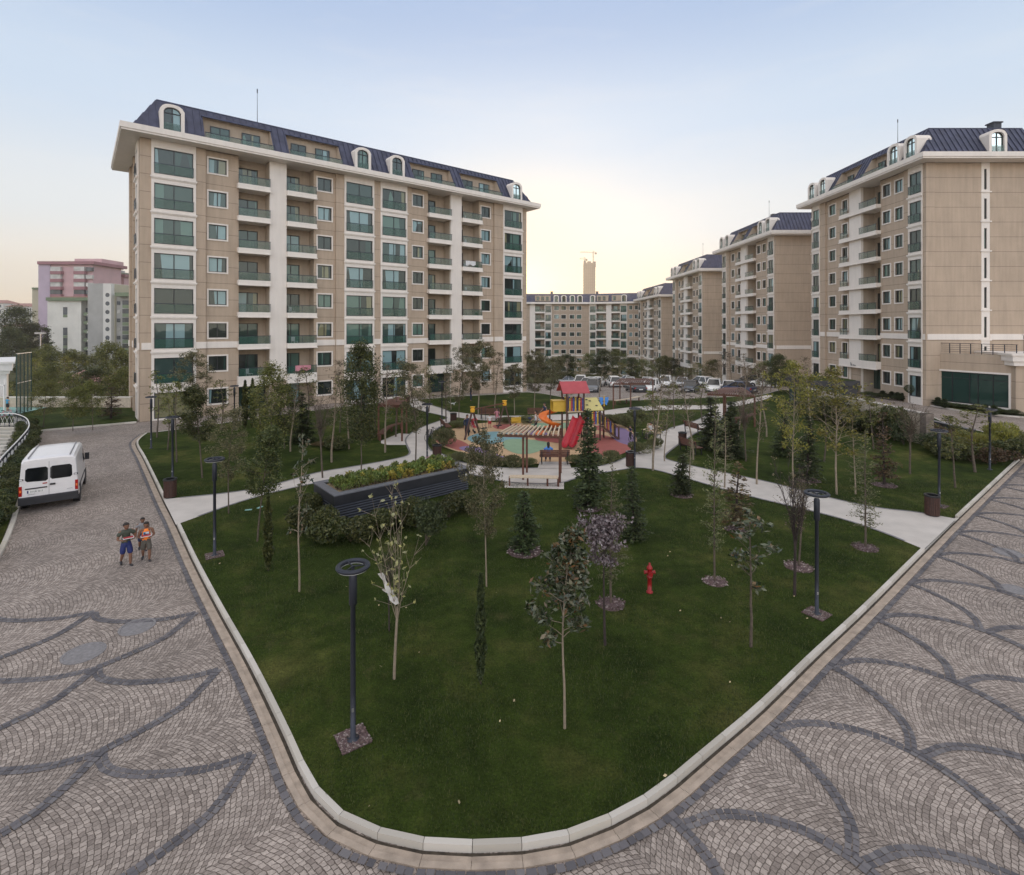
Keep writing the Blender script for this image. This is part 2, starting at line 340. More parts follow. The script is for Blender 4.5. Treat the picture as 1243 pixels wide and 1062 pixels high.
def grass_mat(name, a, bb, c):
    m, nt, b = newmat(name)
    tc = N(nt, 'ShaderNodeTexCoord')
    n1 = N(nt, 'ShaderNodeTexNoise', Scale=.3, Detail=9.0, Roughness=.65); nt.links.new(tc.outputs['Object'], n1.inputs['Vector'])
    n2 = N(nt, 'ShaderNodeTexNoise', Scale=22.0, Detail=6.0, Roughness=.7); nt.links.new(tc.outputs['Object'], n2.inputs['Vector'])
    cr = N(nt, 'ShaderNodeValToRGB'); cr.color_ramp.elements.new(.5)
    for e, (p, k) in zip(cr.color_ramp.elements, ((.34, a), (.52, bb), (.68, c))): e.position = p; e.color = c4(k)
    nt.links.new(n1.outputs['Fac'], cr.inputs[0])
    mr = N(nt, 'ShaderNodeMapRange'); mr.inputs['From Min'].default_value = .3; mr.inputs['From Max'].default_value = .7; mr.inputs['To Min'].default_value = .55; mr.inputs['To Max'].default_value = 1.5
    nt.links.new(n2.outputs['Fac'], mr.inputs['Value'])
    n4 = N(nt, 'ShaderNodeTexNoise', Scale=2.3, Detail=8.0, Roughness=.7); nt.links.new(tc.outputs['Object'], n4.inputs['Vector'])
    m4 = N(nt, 'ShaderNodeMapRange'); m4.inputs['From Min'].default_value = .32; m4.inputs['From Max'].default_value = .68; m4.inputs['To Min'].default_value = .72; m4.inputs['To Max'].default_value = 1.35; nt.links.new(n4.outputs['Fac'], m4.inputs['Value'])
    mm = N(nt, 'ShaderNodeMath', operation='MULTIPLY'); nt.links.new(mr.outputs[0], mm.inputs[0]); nt.links.new(m4.outputs[0], mm.inputs[1])
    n5 = N(nt, 'ShaderNodeTexNoise', Scale=1.1, Detail=9.0, Roughness=.75); nt.links.new(tc.outputs['Object'], n5.inputs['Vector'])
    m5 = N(nt, 'ShaderNodeMapRange'); m5.inputs['From Min'].default_value = .57; m5.inputs['From Max'].default_value = .72; m5.inputs['To Max'].default_value = .75; nt.links.new(n5.outputs['Fac'], m5.inputs['Value'])
    me_ = N(nt, 'ShaderNodeMix', data_type='RGBA'); ei = [i for i in me_.inputs if i.type == 'RGBA']; eo = [o for o in me_.outputs if o.type == 'RGBA'][0]
    nt.links.new(m5.outputs[0], me_.inputs['Factor']); nt.links.new(cr.outputs[0], ei[0]); ei[1].default_value = (.075, .068, .028, 1)
    sv = N(nt, 'ShaderNodeVectorMath', operation='SCALE'); nt.links.new(eo, sv.inputs[0]); nt.links.new(mm.outputs[0], sv.inputs['Scale'])
    nt.links.new(sv.outputs[0], b.inputs['Base Color']); b.inputs['Roughness'].default_value = .9; b.inputs['Specular IOR Level'].default_value = .1
    bp = N(nt, 'ShaderNodeBump', Strength=.9, Distance=.05); nt.links.new(n2.outputs['Fac'], bp.inputs['Height']); nt.links.new(bp.outputs[0], b.inputs['Normal'])
    return m
M['lawn'] = grass_mat('lawn_turf', (.015, .027, .004), (.036, .054, .009), (.088, .09, .025))
M['ground'] = grass_mat('rough_ground', (.04, .05, .02), (.07, .075, .03), (.12, .1, .06))
M['grassblade'] = leafmat('grass_blade', [(.015, .028, .005), (.03, .05, .009), (.056, .074, .014), (.105, .105, .035)], rough=.7, trans=.15)
M['concrete'] = simple('path_concrete', (.56, .52, .48), .8, var=.1, scale=1.2, bump=.2, bscale=60)
M['kerbstone'] = leafmat('kerb_stone', [(.42, .385, .34), (.5, .465, .42), (.56, .52, .475), (.46, .42, .36)], rough=.8, trans=0)
M['gutter'] = simple('gutter_stone', (.4, .325, .26), .75, var=.22, scale=4, bump=.4, bscale=40)
M['slot'] = simple('slot_dirt', (.06, .048, .035), .9, var=.4, scale=9)
M['basalt'] = leafmat('basalt_setts', [(.085, .08, .09), (.115, .11, .12), (.145, .135, .145), (.19, .18, .185)], rough=.65, trans=0)
M['border'] = simple('grey_path_border', (.2, .195, .2), .8, var=.2, scale=8)
M['rb_tan'] = simple('rubber_tan', (.50, .34, .2), .9, var=.08)
M['rb_red'] = simple('rubber_red', (.33, .1, .085), .9, var=.08)
M['rb_purple'] = simple('rubber_purple', (.21, .15, .27), .9, var=.08)
M['rb_cyan'] = simple('rubber_cyan', (.18, .32, .35), .9, var=.08)
M['rb_green'] = simple('rubber_green', (.23, .34, .22), .9, var=.08)
M['teal'] = simple('court_teal', (.25, .45, .42), .8, var=.08)

def grid_sheet(mb, xs, ys, zf, m, keep=None):
    for i in range(len(xs) - 1):
        for j in range(len(ys) - 1):
            q = [(xs[i], ys[j]), (xs[i + 1], ys[j]), (xs[i + 1], ys[j + 1]), (xs[i], ys[j + 1])]
            if keep and not keep(q): continue
            mb.face([(x, y, zf(x, y)) for x, y in q], m)
XS = [-2500, -900, -400, -200, -120, -80, -60, -50, -44, -42, -40, -38, -36, -30, -20, -10, 0, 10, 20, 30, 40, 50, 60, 80, 120, 250, 600, 2500]
YS = [-900, -300, -100, -40, -20, 0, 10, 20, 30, 40, 48, 52, 54, 56, 58, 60, 62, 64, 67, 70, 76, 82, 92, 102, 113, 128, 144, 160, 175, 210, 260, 400, 900, 3000]
mb = MB(); grid_sheet(mb, XS, YS, lambda x, y: terrain(x, y) - .06, 'ground'); struct('ground', mb, weld=True)
XR = [-70, -60, -50, -44, -42, -40, -38, -36, -30, -20, -10, 0, 10, 20, 30, 40, 50, 60, 80]
YR = [-30, -20, -10, 0, 10, 20, 30, 40, 48, 52, 54, 56, 58, 60, 62, 64, 67, 70, 76, 82, 92, 102]
mb = MB(); grid_sheet(mb, XR, YR, lambda x, y: terrain(x, y), 'cobble', lambda q: all(not (x < -36 and y > 53) for x, y in q)); struct('cobbled_road', mb, weld=True)

def crom(pts, step=.35):
    pts = [Vector(p) for p in pts]; out = []
    for i in range(len(pts) - 1):
        p0 = pts[max(i - 1, 0)]; p1 = pts[i]; p2 = pts[i + 1]; p3 = pts[min(i + 2, len(pts) - 1)]
        n = max(1, int((p2 - p1).length / step))
        for k in range(n):
            t = k / n
            out.append(.5 * ((2 * p1) + (p2 - p0) * t + (2 * p0 - 5 * p1 + 4 * p2 - p3) * t * t + (3 * p1 - p0 - 3 * p2 + p3) * t ** 3))
    out.append(pts[-1]); return out
def offs(poly, d):
    out = []
    for i, p in enumerate(poly):
        a = poly[max(i - 1, 0)]; b = poly[min(i + 1, len(poly) - 1)]
        t = (b - a); t.z = 0; t.normalize(); out.append(p + Vector((-t.y, t.x, 0)) * d)
    return out
def inpoly(x, y, poly):
    c = False; n = len(poly); j = n - 1
    for i in range(n):
        xi, yi = poly[i][0], poly[i][1]; xj, yj = poly[j][0], poly[j][1]
        if (yi > y) != (yj > y) and x < (xj - xi) * (y - yi) / (yj - yi) + xi: c = not c
        j = i
    return c
def flat(mb, pts, z, m):
    bm = bmesh.new(); vs = [bm.verts.new((p[0], p[1], z)) for p in pts]
    f = bm.faces.new(vs); f.normal_update()
    if f.normal.z < 0: f.normal_flip()
    r = bmesh.ops.triangulate(bm, faces=[f])
    bm.verts.index_update()
    mb.raw([v.co[:] for v in bm.verts], [tuple(v.index for v in g.verts) for g in bm.faces], m); bm.free()

# ---- kerb line of the central green (outer foot of the kerb), from the left corner round the front to the right corner
KPX = [(178, 527), (169, 534), (167, 541), (176, 557), (200, 606), (215, 634), (237, 680), (266, 735), (306, 806), (345, 884), (374, 948), (392, 975), (411, 992), (440, 1008), (473, 1019), (514, 1027), (556, 1030), (597, 1030), (640, 1027),
       (678, 1021), (719, 1006.7), (760, 987), (801, 961.6), (860, 912), (921, 860), (986, 797), (1051, 736.5), (1122, 666), (1160, 629), (1228, 565), (1238, 556), (1240, 549), (1234, 543)]
KERB = crom([P(*p) for p in KPX], .3)
def _off0(poly, d):
    out = []
    for i, p in enumerate(poly):
        a = poly[max(i - 1, 0)]; b = poly[min(i + 1, len(poly) - 1)]; t = (b - a).normalized(); out.append(p + Vector((-t.y, t.x, 0)) * d)
    return out
KERB = _off0(KERB, -.07)
def seg_between(poly, xa, xb):
    return [p for p in poly if xa <= p.x <= xb]
def stones(mb, line, d0, d1, z0, z1, L, m, gap=.01, jit=0):
    """a row of separate stones between offsets d0,d1 of a line"""
    # resample at length L
    acc = [0]
    for a, b in zip(line, line[1:]): acc.append(acc[-1] + (b - a).length)
    def at(s):
        s = max(0, min(s, acc[-1]))
        for i in range(len(acc) - 1):
            if acc[i + 1] >= s:
                t = (s - acc[i]) / max(1e-9, acc[i + 1] - acc[i]); p = line[i].lerp(line[i + 1], t)
                a = line[max(i - 1, 0)]; b = line[min(i + 2, len(line) - 1)]; d = (b - a); d.z = 0; d.normalize(); return p, Vector((-d.y, d.x, 0))
    n = max(1, round(acc[-1] / L)); st = acc[-1] / n
    for k in range(n):
        s0 = k * st + gap / 2; s1 = (k + 1) * st - gap / 2
        if jit: s0 += random.uniform(-jit, jit) * .4; s1 += random.uniform(-jit, jit) * .4
        (p, n0), (q, n1) = at(s0), at(s1)
        e0 = d0 + random.uniform(-jit, jit) * .4; e1 = d1 + random.uniform(-jit, jit) * .4
        c = [p + n0 * e0, q + n1 * e0, q + n1 * e1, p + n0 * e1]
        if z0 is None: mb.face([(v.x, v.y, v.z + z1) for v in c], m)
        else:
            vs = [(v.x, v.y, v.z + z0) for v in c] + [(v.x, v.y, v.z + z1) for v in c]
            mb.raw(vs, [(4, 5, 6, 7), (0, 1, 5, 4), (1, 2, 6, 5), (2, 3, 7, 6), (3, 0, 4, 7)], m)
xL0, xL1 = P(200, 606).x, P(215, 634).x            # the two places where a path meets the road
xR0, xR1 = P(1122, 666).x, P(1160, 629).x
mb = MB()
parts = [[p for p in KERB if p.x <= xL0 and p.y > 20], [p for p in KERB if p.x >= xL1 and p.x <= xR0], [p for p in KERB if p.x >= xR1 and p.y > 15]]
for pt in parts: stones(mb, pt, 0, .10, -.02, .118, .75, 'kerbstone', .010)
for a, b in ((xL0, xL1), (xR0, xR1)):
    stones(mb, [p for p in KERB if a - .3 <= p.x <= b + .3 and (p.y < 30)], 0, .10, -.02, .018, .75, 'kerbstone', .012)
struct('kerb', mb)
mb = MB(); stones(mb, KERB, -.17, -.065, -.02, .012, .75, 'gutter', .008); stones(mb, KERB, -.27, -.174, -.02, .03, .75, 'gutter', .008)
for a, b in zip(KERB, KERB[1:]): pass
o1 = offs(KERB, -.065); o2 = offs(KERB, -.004)
for i in range(len(KERB) - 1): mb.face([o1[i] + Vector((0, 0, .003)), o1[i + 1] + Vector((0, 0, .003)), o2[i + 1] + Vector((0, 0, .003)), o2[i] + Vector((0, 0, .003))], 'slot')
struct('gutter', mb)

# ---- lawn of the central green
BACK = [(1234, 543), (1215, 533), (1190, 525), (1150, 516), (1127, 506), (1100, 500), (1060, 488), (1045, 485), (975, 478), (950, 474), (915, 481), (800, 486), (740, 487), (690, 484), (660, 479), (640, 477), (615, 479), (560, 482), (520, 485), (458, 490), (400, 497), (330, 506), (250, 518), (190, 526)]
inner = offs(KERB, .10)
ISL = inner + [P(*p) for p in BACK[1:]]
LZ = .1
PATHA = [(198, 606), (198, 606), (198, 606), (300, 596), (352, 583), (384, 573), (430, 566), (480, 557), (498, 552), (494, 543), (490, 534), (497, 526), (512, 518), (532, 511), (545, 507), (530, 503), (510, 499), (495, 491), (486, 485), (504, 484), (520, 491), (545, 498), (548, 505), (550, 511), (536, 517), (522, 526), (517, 536), (521, 545), (530, 553), (520, 562), (508, 566), (480, 570), (440, 577), (384, 586), (330, 598), (282, 612), (213, 637), (213, 637), (213, 637)]
PATHB = [(498, 552), (510, 545), (535, 550), (560, 562), (600, 568), (660, 568), (720, 568), (750, 560), (775, 548), (790, 540), (797, 528), (810, 520), (835, 514), (852, 507), (862, 500), (872, 494), (885, 494), (880, 505), (868, 515), (845, 525), (830, 535), (812, 548), (805, 555), (812, 559), (850, 568), (930, 584), (1000, 603), (1065, 617), (1110, 621), (1160, 630), (1160, 630), (1160, 630), (1121, 667), (1121, 667), (1121, 667), (1060, 642), (1000, 624), (900, 601), (840, 583), (783, 567), (755, 570), (700, 580), (680, 588), (620, 587), (580, 578), (545, 570), (505, 563)]
PATHC = [(545, 499), (575, 503), (600, 505), (660, 504), (700, 502), (730, 499), (760, 494.5), (800, 492), (860, 492), (900, 487), (935, 478), (939, 482), (900, 492.5), (860, 497), (800, 497), (765, 500), (735, 505), (700, 509), (660, 511), (600, 511), (570, 509), (545, 505)]
PZ = LZ
def ppoly(px, sm=True):
    pts = [P(x, y, PZ) for x, y in px]
    return pts
def chaikin(pts, n=2):
    for _ in range(n):
        q = []
        for i in range(len(pts)):
            a = pts[i]; b = pts[(i + 1) % len(pts)]
            q += [a.lerp(b, .25), a.lerp(b, .75)]
        pts = q
    return pts
GA, GB, GC = [chaikin(ppoly(p)) for p in (PATHA, PATHB, PATHC)]
mb = MB()
# a gently mounded turf sheet
def mound(x, y):
    return 0.0
flat(mb, ISL, LZ, 'lawn')
struct('lawn', mb)
def closed_stones(mb, poly, d0, d1, z, L, m):
    stones(mb, poly + [poly[0]], d0, d1, None, z, L, m, .012)
mb = MB()
for g, z in ((GA, .006), (GC, .010), (GB, .014)): flat(mb, g, LZ + z, 'concrete')
struct('path', mb)
def area(poly): return sum(a.x * b.y - b.x * a.y for a, b in zip(poly, poly[1:] + poly[:1]))
mb = MB()
BORD = []
for g, z in ((GA, .018), (GB, .022)):
    s = 1 if area(g) > 0 else -1
    for i in range(len(g)):
        a = g[i]; b = g[(i + 1) % len(g)]
        mid = (a + b) / 2
        if any(inpoly(mid.x, mid.y, h) for h in (GA, GB, GC) if h is not g): continue
        if min((mid - p).length for p in KERB) < .6: continue
        if (b - a).length < 1e-5: continue
        t = (b - a).normalized(); n = Vector((-t.y, t.x, 0)) * s
        mb.face([a - n * .03 + Vector((0, 0, z)), b - n * .03 + Vector((0, 0, z)), b + n * .09 + Vector((0, 0, z)), a + n * .09 + Vector((0, 0, z))], 'border')
struct('path_border', mb)
# ---- rubber playground floor: tan base with coloured fields
RUB = chaikin([P(x, y, LZ) for x, y in [(525, 528), (548, 521), (570, 515), (610, 512), (650, 511.5), (700, 511), (735, 512), (755, 516), (768, 524), (774, 535), (768, 545), (752, 553), (725, 559), (690, 563), (650, 564), (610, 560), (575, 553), (545, 546), (528, 538)]])
mb = MB(); flat(mb, RUB, LZ + .03, 'rb_tan')
def wob(px, z, m):
    pts = [P(x, y, LZ) for x, y in px]
    flat(mb, chaikin(pts, 2), LZ + z, m)
wob([(527, 530), (545, 531), (562, 536), (572, 543), (560, 549), (543, 543), (529, 537)], .034, 'rb_red')
wob([(552, 544), (570, 541), (592, 546), (604, 553), (622, 558), (610, 560), (575, 552)], .038, 'rb_purple')
wob([(565, 531), (585, 525), (606, 524), (640, 527), (640, 533), (608, 537), (590, 541), (570, 537)], .042, 'rb_cyan')
wob([(612, 533), (645, 534), (668, 538), (662, 545), (645, 552), (625, 552), (608, 543)], .046, 'rb_green')
wob([(638, 514), (700, 513), (690, 519), (672, 524), (648, 525), (652, 519)], .034, 'rb_green')
wob([(596, 516), (618, 515), (640, 518), (650, 524), (638, 528), (612, 522), (600, 521)], .038, 'rb_red')
wob([(640, 520), (660, 524), (668, 529), (650, 532), (634, 528)], .05, 'rb_purple')
wob([(648, 531), (672, 527), (690, 532), (685, 540), (668, 537), (650, 536)], .054, 'rb_red')
wob([(718, 526), (740, 530), (770, 542), (758, 551), (735, 556), (712, 550), (722, 540)], .034, 'rb_red')
wob([(742, 519), (760, 520), (772, 533), (768, 542), (750, 538), (738, 528)], .04, 'rb_purple')
wob([(722, 514), (745, 514), (752, 521), (736, 526), (720, 521)], .038, 'rb_red')
struct('rubber_play_surface', mb)

# ---- pale basalt bands laid as overlapping scales in the paving
mb = MB()
def band(pts, rows=2, w=.1, L=.12, z=.006):
    line = crom([Vector((p[0], p[1], 0)) for p in pts], .12)
    for r in range(rows): stones(mb, line, (r - rows / 2) * w + .006, (r - rows / 2 + 1) * w - .006, None, z, L, 'basalt', .014, .012)
K0r = Vector((5.0, 10.5, 0)); Ur = Vector((2.40, 1.98, 0)); Wr = Vector((2.5, -.6, 0))
A1 = [(.06, -.1), (.3, -.04), (.7, .09), (1.15, .1), (1.76, -.05), (2.2, -.3), (2.5, -.6)]
B1 = [(0, 0), (.3, -.5), (.45, -1.05), (.5, -1.6), (.4, -2.1), (.1, -2.58)]
for i in range(-3, 17):
    for r in range(0, 16):
        n = K0r + Ur * i + Wr * r - (Ur * 0)
        if n.x < -1 or n.y > 54 or n.y < 5 or n.x > 52: continue
        if n.y > 30 and (r + i) % 1: continue
        if not (r == 0 and i > 9) : 
            zz = .006 + .0012 * ((i * 3 + r * 5) % 7); band([(n.x + x, n.y + y) for x, y in A1], z=zz); band([(n.x + x, n.y + y) for x, y in B1], z=zz + .009)
K0l = Vector((-4.84, 9.83, 0)); Ul = Vector((-1.98, 2.42, 0)); Al = Vector((-2.87, .05, 0))
F1 = [(0, 0), (-.62, -.3), (-1.36, -.42), (-1.95, -.43), (-2.5, -.3), (-2.82, 0)]
F2 = [(0, 0), (-.02, -.65), (-.12, -1.25), (-.5, -1.86), (-.9, -2.36)]
for i in range(-3, 16):
    for r in range(0, 11):
        n = K0l + Ul * i + Al * r
        if n.y > 17 or n.y < 6 or n.x > 0: continue
        if r > 0 and n.x < -30: continue
        zz = .006 + .0012 * ((i * 3 + r * 5) % 7); band([(n.x + x, n.y + y) for x, y in F1], z=zz); band([(n.x + x, n.y + y) for x, y in F2], z=zz + .009)
stones(mb, KERB, -.41, -.29, None, .026, .14, 'basalt', .016, .015)
struct('basalt_sett_band', mb)

# ---- left verge, back lawn, planting strips
# worn earth scars in the turf
M['earth'] = simple('bare_earth', (.085, .062, .035), .95, var=.5, scale=9, bump=.6)
mb = MB(); rg_ = random.Random(31)
for ex, ey, er in (() if True else ((438, 739, .16), (742, 690, .22), (700, 742, .14), (560, 845, .12), (1000, 690, .2), (840, 730, .15), (330, 770, .12), (640, 905, .14), (905, 830, .2), (410, 860, .12), (765, 655, .2))):
    q = P(ex, ey, LZ); pts = []
    for k in range(16): a_ = k * .3927; rr_ = er * rg_.uniform(.55, 1.25); pts.append(Vector((q.x + math.cos(a_) * rr_ * 1.6, q.y + math.sin(a_) * rr_, LZ)))
    flat(mb, pts, LZ + .005, 'earth')
LB = [P(*p) for p in [(-60, 760), (0, 665), (22, 605), (34, 565), (43, 540), (40, 526), (47, 523.5), (110, 518), (165, 513), (168, 509), (160, 496), (100, 495.5), (37, 495.5), (20, 504), (-60, 520), (-300, 540), (-300, 760)]]
mb = MB(); flat(mb, LB, .1, 'lawn'); 
LBK = crom(LB[:9], .5)
struct('verge_lawn', mb)
mb = MB(); stones(mb, LBK, -.15, 0, -.02, .12, .8, 'kerbstone', .012); struct('verge_kerb', mb)
RB = [P(*p) for p in [(1049, 479), (1075, 483), (1102, 487.5), (1168, 499.5), (1210, 504.5), (1243, 507), (1300, 511)]]
mb = MB(); flat(mb, RB + [Vector((60, 45, 0)), Vector((60, 62, 0)), Vector((41, 62, 0))], .1, 'lawn'); struct('planting_strip', mb)
mb = MB(); stones(mb, crom(RB, .5), -.15, 0, -.02, .12, .8, 'kerbstone', .012); struct('strip_kerb', mb)
# lane edge of the green (towards the buildings)
mb = MB(); stones(mb, crom(ISL[len(inner):], .8), -.12, 0, -.02, .12, .8, 'kerbstone', .012); struct('lane_kerb', mb)

# ---- manholes
M['castiron'] = simple('cover_grey', (.23, .22, .225), .7, var=.2, scale=12, bump=.8, bscale=45)
def manhole(px, py, label, rx=.42):
    p = P(px, py); mbb = MB()
    mbb.lathe([(0, .012), (rx * .8, .012), (rx * .82, .006), (rx * .86, .006), (rx * .88, .016), (rx, .016), (rx, 0)], 28, 'castiron')
    o = mbb.build('manhole_cover', loc=p, rot=random.uniform(0, 3)); tag(o, label, 'manhole cover', 'manhole covers in the cobbles')
manhole(166, 761, 'round grey manhole cover in the cobbles left of the lawn, farther of the pair')
manhole(101, 793, 'round grey manhole cover in the cobbles left of the lawn, nearer of the pair', .45)
manhole(1223, 671, 'round manhole cover with pale rim in the cobbles at the right edge')
manhole(1232, 716, 'small round grey cover in the right hand cobbles, nearest the right edge', .35)

# ---- grass blades on the near part of the green
def blades(n, ymax, h):
    vs = []; fs = []
    k = 0
    while k < n:
        t = random.random(); y = 8.2 + (ymax - 8.2) * t ** 1.15; x = random.uniform(-.75 * y, .95 * y)
        if not inpoly(x, y, ISLs): continue
        if any(inpoly(x, y, g) for g in (GAs, GBs)): continue
        k += 1
        pn = math.sin(x * 1.3 + math.sin(y * .9)) * math.sin(y * 1.1 + math.sin(x * .7)); s = h * (.55 + .6 * random.random()) * (1 + .45 * pn) * (.8 + y * .018); a = random.uniform(0, 6.283); w = .006 * (.5 + y * .06); l = random.uniform(.2, .8) * s
        b = len(vs); cx, sx = math.cos(a), math.sin(a)
        vs += [(x - sx * w, y + cx * w, LZ - .01), (x + sx * w, y - cx * w, LZ - .01), (x + cx * l, y + sx * l, LZ + s)]
        fs.append((b, b + 1, b + 2))
    me = bpy.data.meshes.new('grass'); me.from_pydata(vs, [], fs); me.materials.append(M['grassblade']); return me
ISLs = [(p.x, p.y) for p in ISL]; GAs = [(p.x, p.y) for p in GA]; GBs = [(p.x, p.y) for p in GB]

o = link('grass', blades(150000, 27, .045)); tag(o, 'short green grass blades of the front lawn', 'grass', kind='stuff')
# ---------------------------------------------------------------- apartment buildings
FH = 2.95
_cache = {}
def rectwin(w, h, mull, trim, reveal=.16, key='win'):
    """window in local coords: x 0..w, z 0..h, y inward; frame mesh and pane mesh"""
    k = (round(w, 2), round(h, 2), tuple(mull), trim)
    if k in _cache: return _cache[k]
    a = MB()
    if trim:
        t = trim
        a.box(-t, -.05, -t, 0, .06, h + t, 'white'); a.box(w, -.05, -t, w + t, .06, h + t, 'white')
        a.box(0, -.05, h, w, .06, h + t, 'white'); a.box(0, -.07, -t, w, .06, 0, 'white')
    f = .07
    y0, y1 = reveal - .05, reveal + .05
    a.box(0, y0, 0, f, y1, h, 'dark'); a.box(w - f, y0, 0, w, y1, h, 'dark'); a.box(f, y0, 0, w - f, y1, f, 'dark'); a.box(f, y0, h - f, w - f, y1, h, 'dark')
    for m in mull: a.box(w * m - f / 2, y0 + .003, f, w * m + f / 2, y1 - .003, h - f, 'dark')
    p = MB(); p.box(f, reveal - .008, f, w - f, reveal + .008, h - f, 'pane')
    _cache[k] = (a.mesh('window_frame'), p.mesh('pane'))
    return _cache[k]
def guard_mesh(w, h):
    k = ('g', round(w, 2), round(h, 2))
    if k in _cache: return _cache[k]
    a = MB(); a.box(0, -.012, 0, w, .012, h, 'guard'); a.box(-.03, -.03, h, w + .03, .03, h + .05, 'metal')
    for x in (0.0, w / 2, w - .03): a.box(x, -.02, 0, x + .03, .02, h, 'metal')
    _cache[k] = a.mesh('glass_guard'); return _cache[k]
def dormer_mesh(w=1.25, h=2.05, dep=1.5):
    k = ('d', w, h)
    if k in _cache: return _cache[k]
    a = MB(); n = 10; t = .26
    def arc(W, H, rise, off=0):   # outline from left foot over the arch to right foot
        pts = [(-W / 2, 0), (-W / 2, H - rise)]
        for i in range(1, n): 
            u = -1 + 2 * i / n; pts.append((u * W / 2, H - rise + rise * math.sqrt(max(0, 1 - u * u * .92)) - rise * math.sqrt(.08) * abs(u) ** 6))
        pts += [(W / 2, H - rise), (W / 2, 0)]
        return pts
    o = arc(w + 2 * t, h + t, .5); i_ = arc(w, h, .38)
    for j in range(len(o) - 1):
        a.face([(o[j][0], 0, o[j][1]), (o[j + 1][0], 0, o[j + 1][1]), (i_[j + 1][0], 0, i_[j + 1][1]), (i_[j][0], 0, i_[j][1])], 'white')
        a.face([(o[j][0], 0, o[j][1]), (o[j][0], dep, o[j][1]), (o[j + 1][0], dep, o[j + 1][1]), (o[j + 1][0], 0, o[j + 1][1])], 'white')
        a.face([(i_[j][0], 0, i_[j][1]), (i_[j + 1][0], 0, i_[j + 1][1]), (i_[j + 1][0], .3, i_[j + 1][1]), (i_[j][0], .3, i_[j][1])], 'white')
    # dark frame
    inn = arc(w - .14, h - .07, .35)
    for j in range(len(o) - 1):
        a.face([(i_[j][0], .16, i_[j][1]), (i_[j + 1][0], .16, i_[j + 1][1]), (inn[j + 1][0], .16, inn[j + 1][1] + (.07 if j + 1 in (0, len(o) - 1) else 0)), (inn[j][0], .16, inn[j][1] + (.07 if j in (0, len(o) - 1) else 0))], 'dark')
    a.box(-.035, .14, .05, .035, .19, h - .02, 'dark'); a.box(-w / 2, .14, h - .52, w / 2, .19, h - .45, 'dark')
    a.box(-w / 2, .14, .0, w / 2, .19, .07, 'dark')
    p = MB(); p.face([(x, .2, z) for x, z in i_], 'pane')
    g = MB(); g.box(-w / 2 + .02, .02, .08, w / 2 - .02, .04, .72, 'guard')
    _cache[k] = (a.mesh('dormer_frame'), p.mesh('pane'), g.mesh('glass_guard')); return _cache[k]

class Facade:
    """local frame on a building: s along, o inward, z up"""
    def __init__(f, root, p0, ax, z0=0.0):
        f.root = root; f.p0 = Vector((p0[0], p0[1], 0)); f.ax = Vector((ax[0], ax[1], 0)).normalized(); f.inn = Vector((-f.ax.y, f.ax.x, 0))
        f.rz = math.atan2(f.ax.y, f.ax.x); f.z0 = z0; f.wall = MB()
    def T(f, s, o, z): return f.p0 + f.ax * s + f.inn * o + Vector((0, 0, z))
    def quad(f, mb, a, b, c, d, m): mb.face([f.T(*a), f.T(*b), f.T(*c), f.T(*d)], m)
    def box(f, mb, s0, o0, z0, s1, o1, z1, m):
        vs = [f.T(*p) for p in ((s0, o0, z0), (s1, o0, z0), (s1, o1, z0), (s0, o1, z0), (s0, o0, z1), (s1, o0, z1), (s1, o1, z1), (s0, o1, z1))]
        mb.raw(vs, [(0, 3, 2, 1), (4, 5, 6, 7), (0, 1, 5, 4), (1, 2, 6, 5), (2, 3, 7, 6), (3, 0, 4, 7)], m)
    def part(f, name, me, s, o, z, parent=None):
        ob = link(name, me, parent or f.root)
        ob.location = f.T(s, o, z) if parent is None else (s, o, z)
        if parent is None: ob.rotation_euler = (0, 0, f.rz)
        return ob
    def panel(f, s0, s1, z0, z1, off, ops, m, rev=.25):
        """wall with rectangular openings; off = how far the face stands back (+) or out (-)"""
        xs = sorted({s0, s1} | {v for a in ops for v in (a[0], a[1])}); zs = sorted({z0, z1} | {v for a in ops for v in (a[2], a[3])})
        for i in range(len(xs) - 1):
            for j in range(len(zs) - 1):
                cx = (xs[i] + xs[i + 1]) / 2; cz = (zs[j] + zs[j + 1]) / 2
                if any(a[0] < cx < a[1] and a[2] < cz < a[3] for a in ops): continue
                f.quad(f.wall, (xs[i], off, zs[j]), (xs[i + 1], off, zs[j]), (xs[i + 1], off, zs[j + 1]), (xs[i], off, zs[j + 1]), m)
        for a in ops:
            x0, x1, za, zb = a[:4]; o2 = off + rev
            f.quad(f.wall, (x0, off, za), (x0, off, zb), (x0, o2, zb), (x0, o2, za), m)
            f.quad(f.wall, (x1, off, zb), (x1, off, za), (x1, o2, za), (x1, o2, zb), m)
            f.quad(f.wall, (x0, off, zb), (x1, off, zb), (x1, o2, zb), (x0, o2, zb), m)
            f.quad(f.wall, (x1, off, za), (x0, off, za), (x0, o2, za), (x1, o2, za), m)
    def side(f, s, o0, o1, z0, z1, m):
        f.quad(f.wall, (s, o0, z0), (s, o1, z0), (s, o1, z1), (s, o0, z1), m)
    def window(f, s, z, w, h, off, mull=(.5,), trim=.13, name='window'):
        fr, pa = rectwin(w, h, mull, trim)
        o = f.part(name, fr, s, off, z); link('pane', pa, o); return o

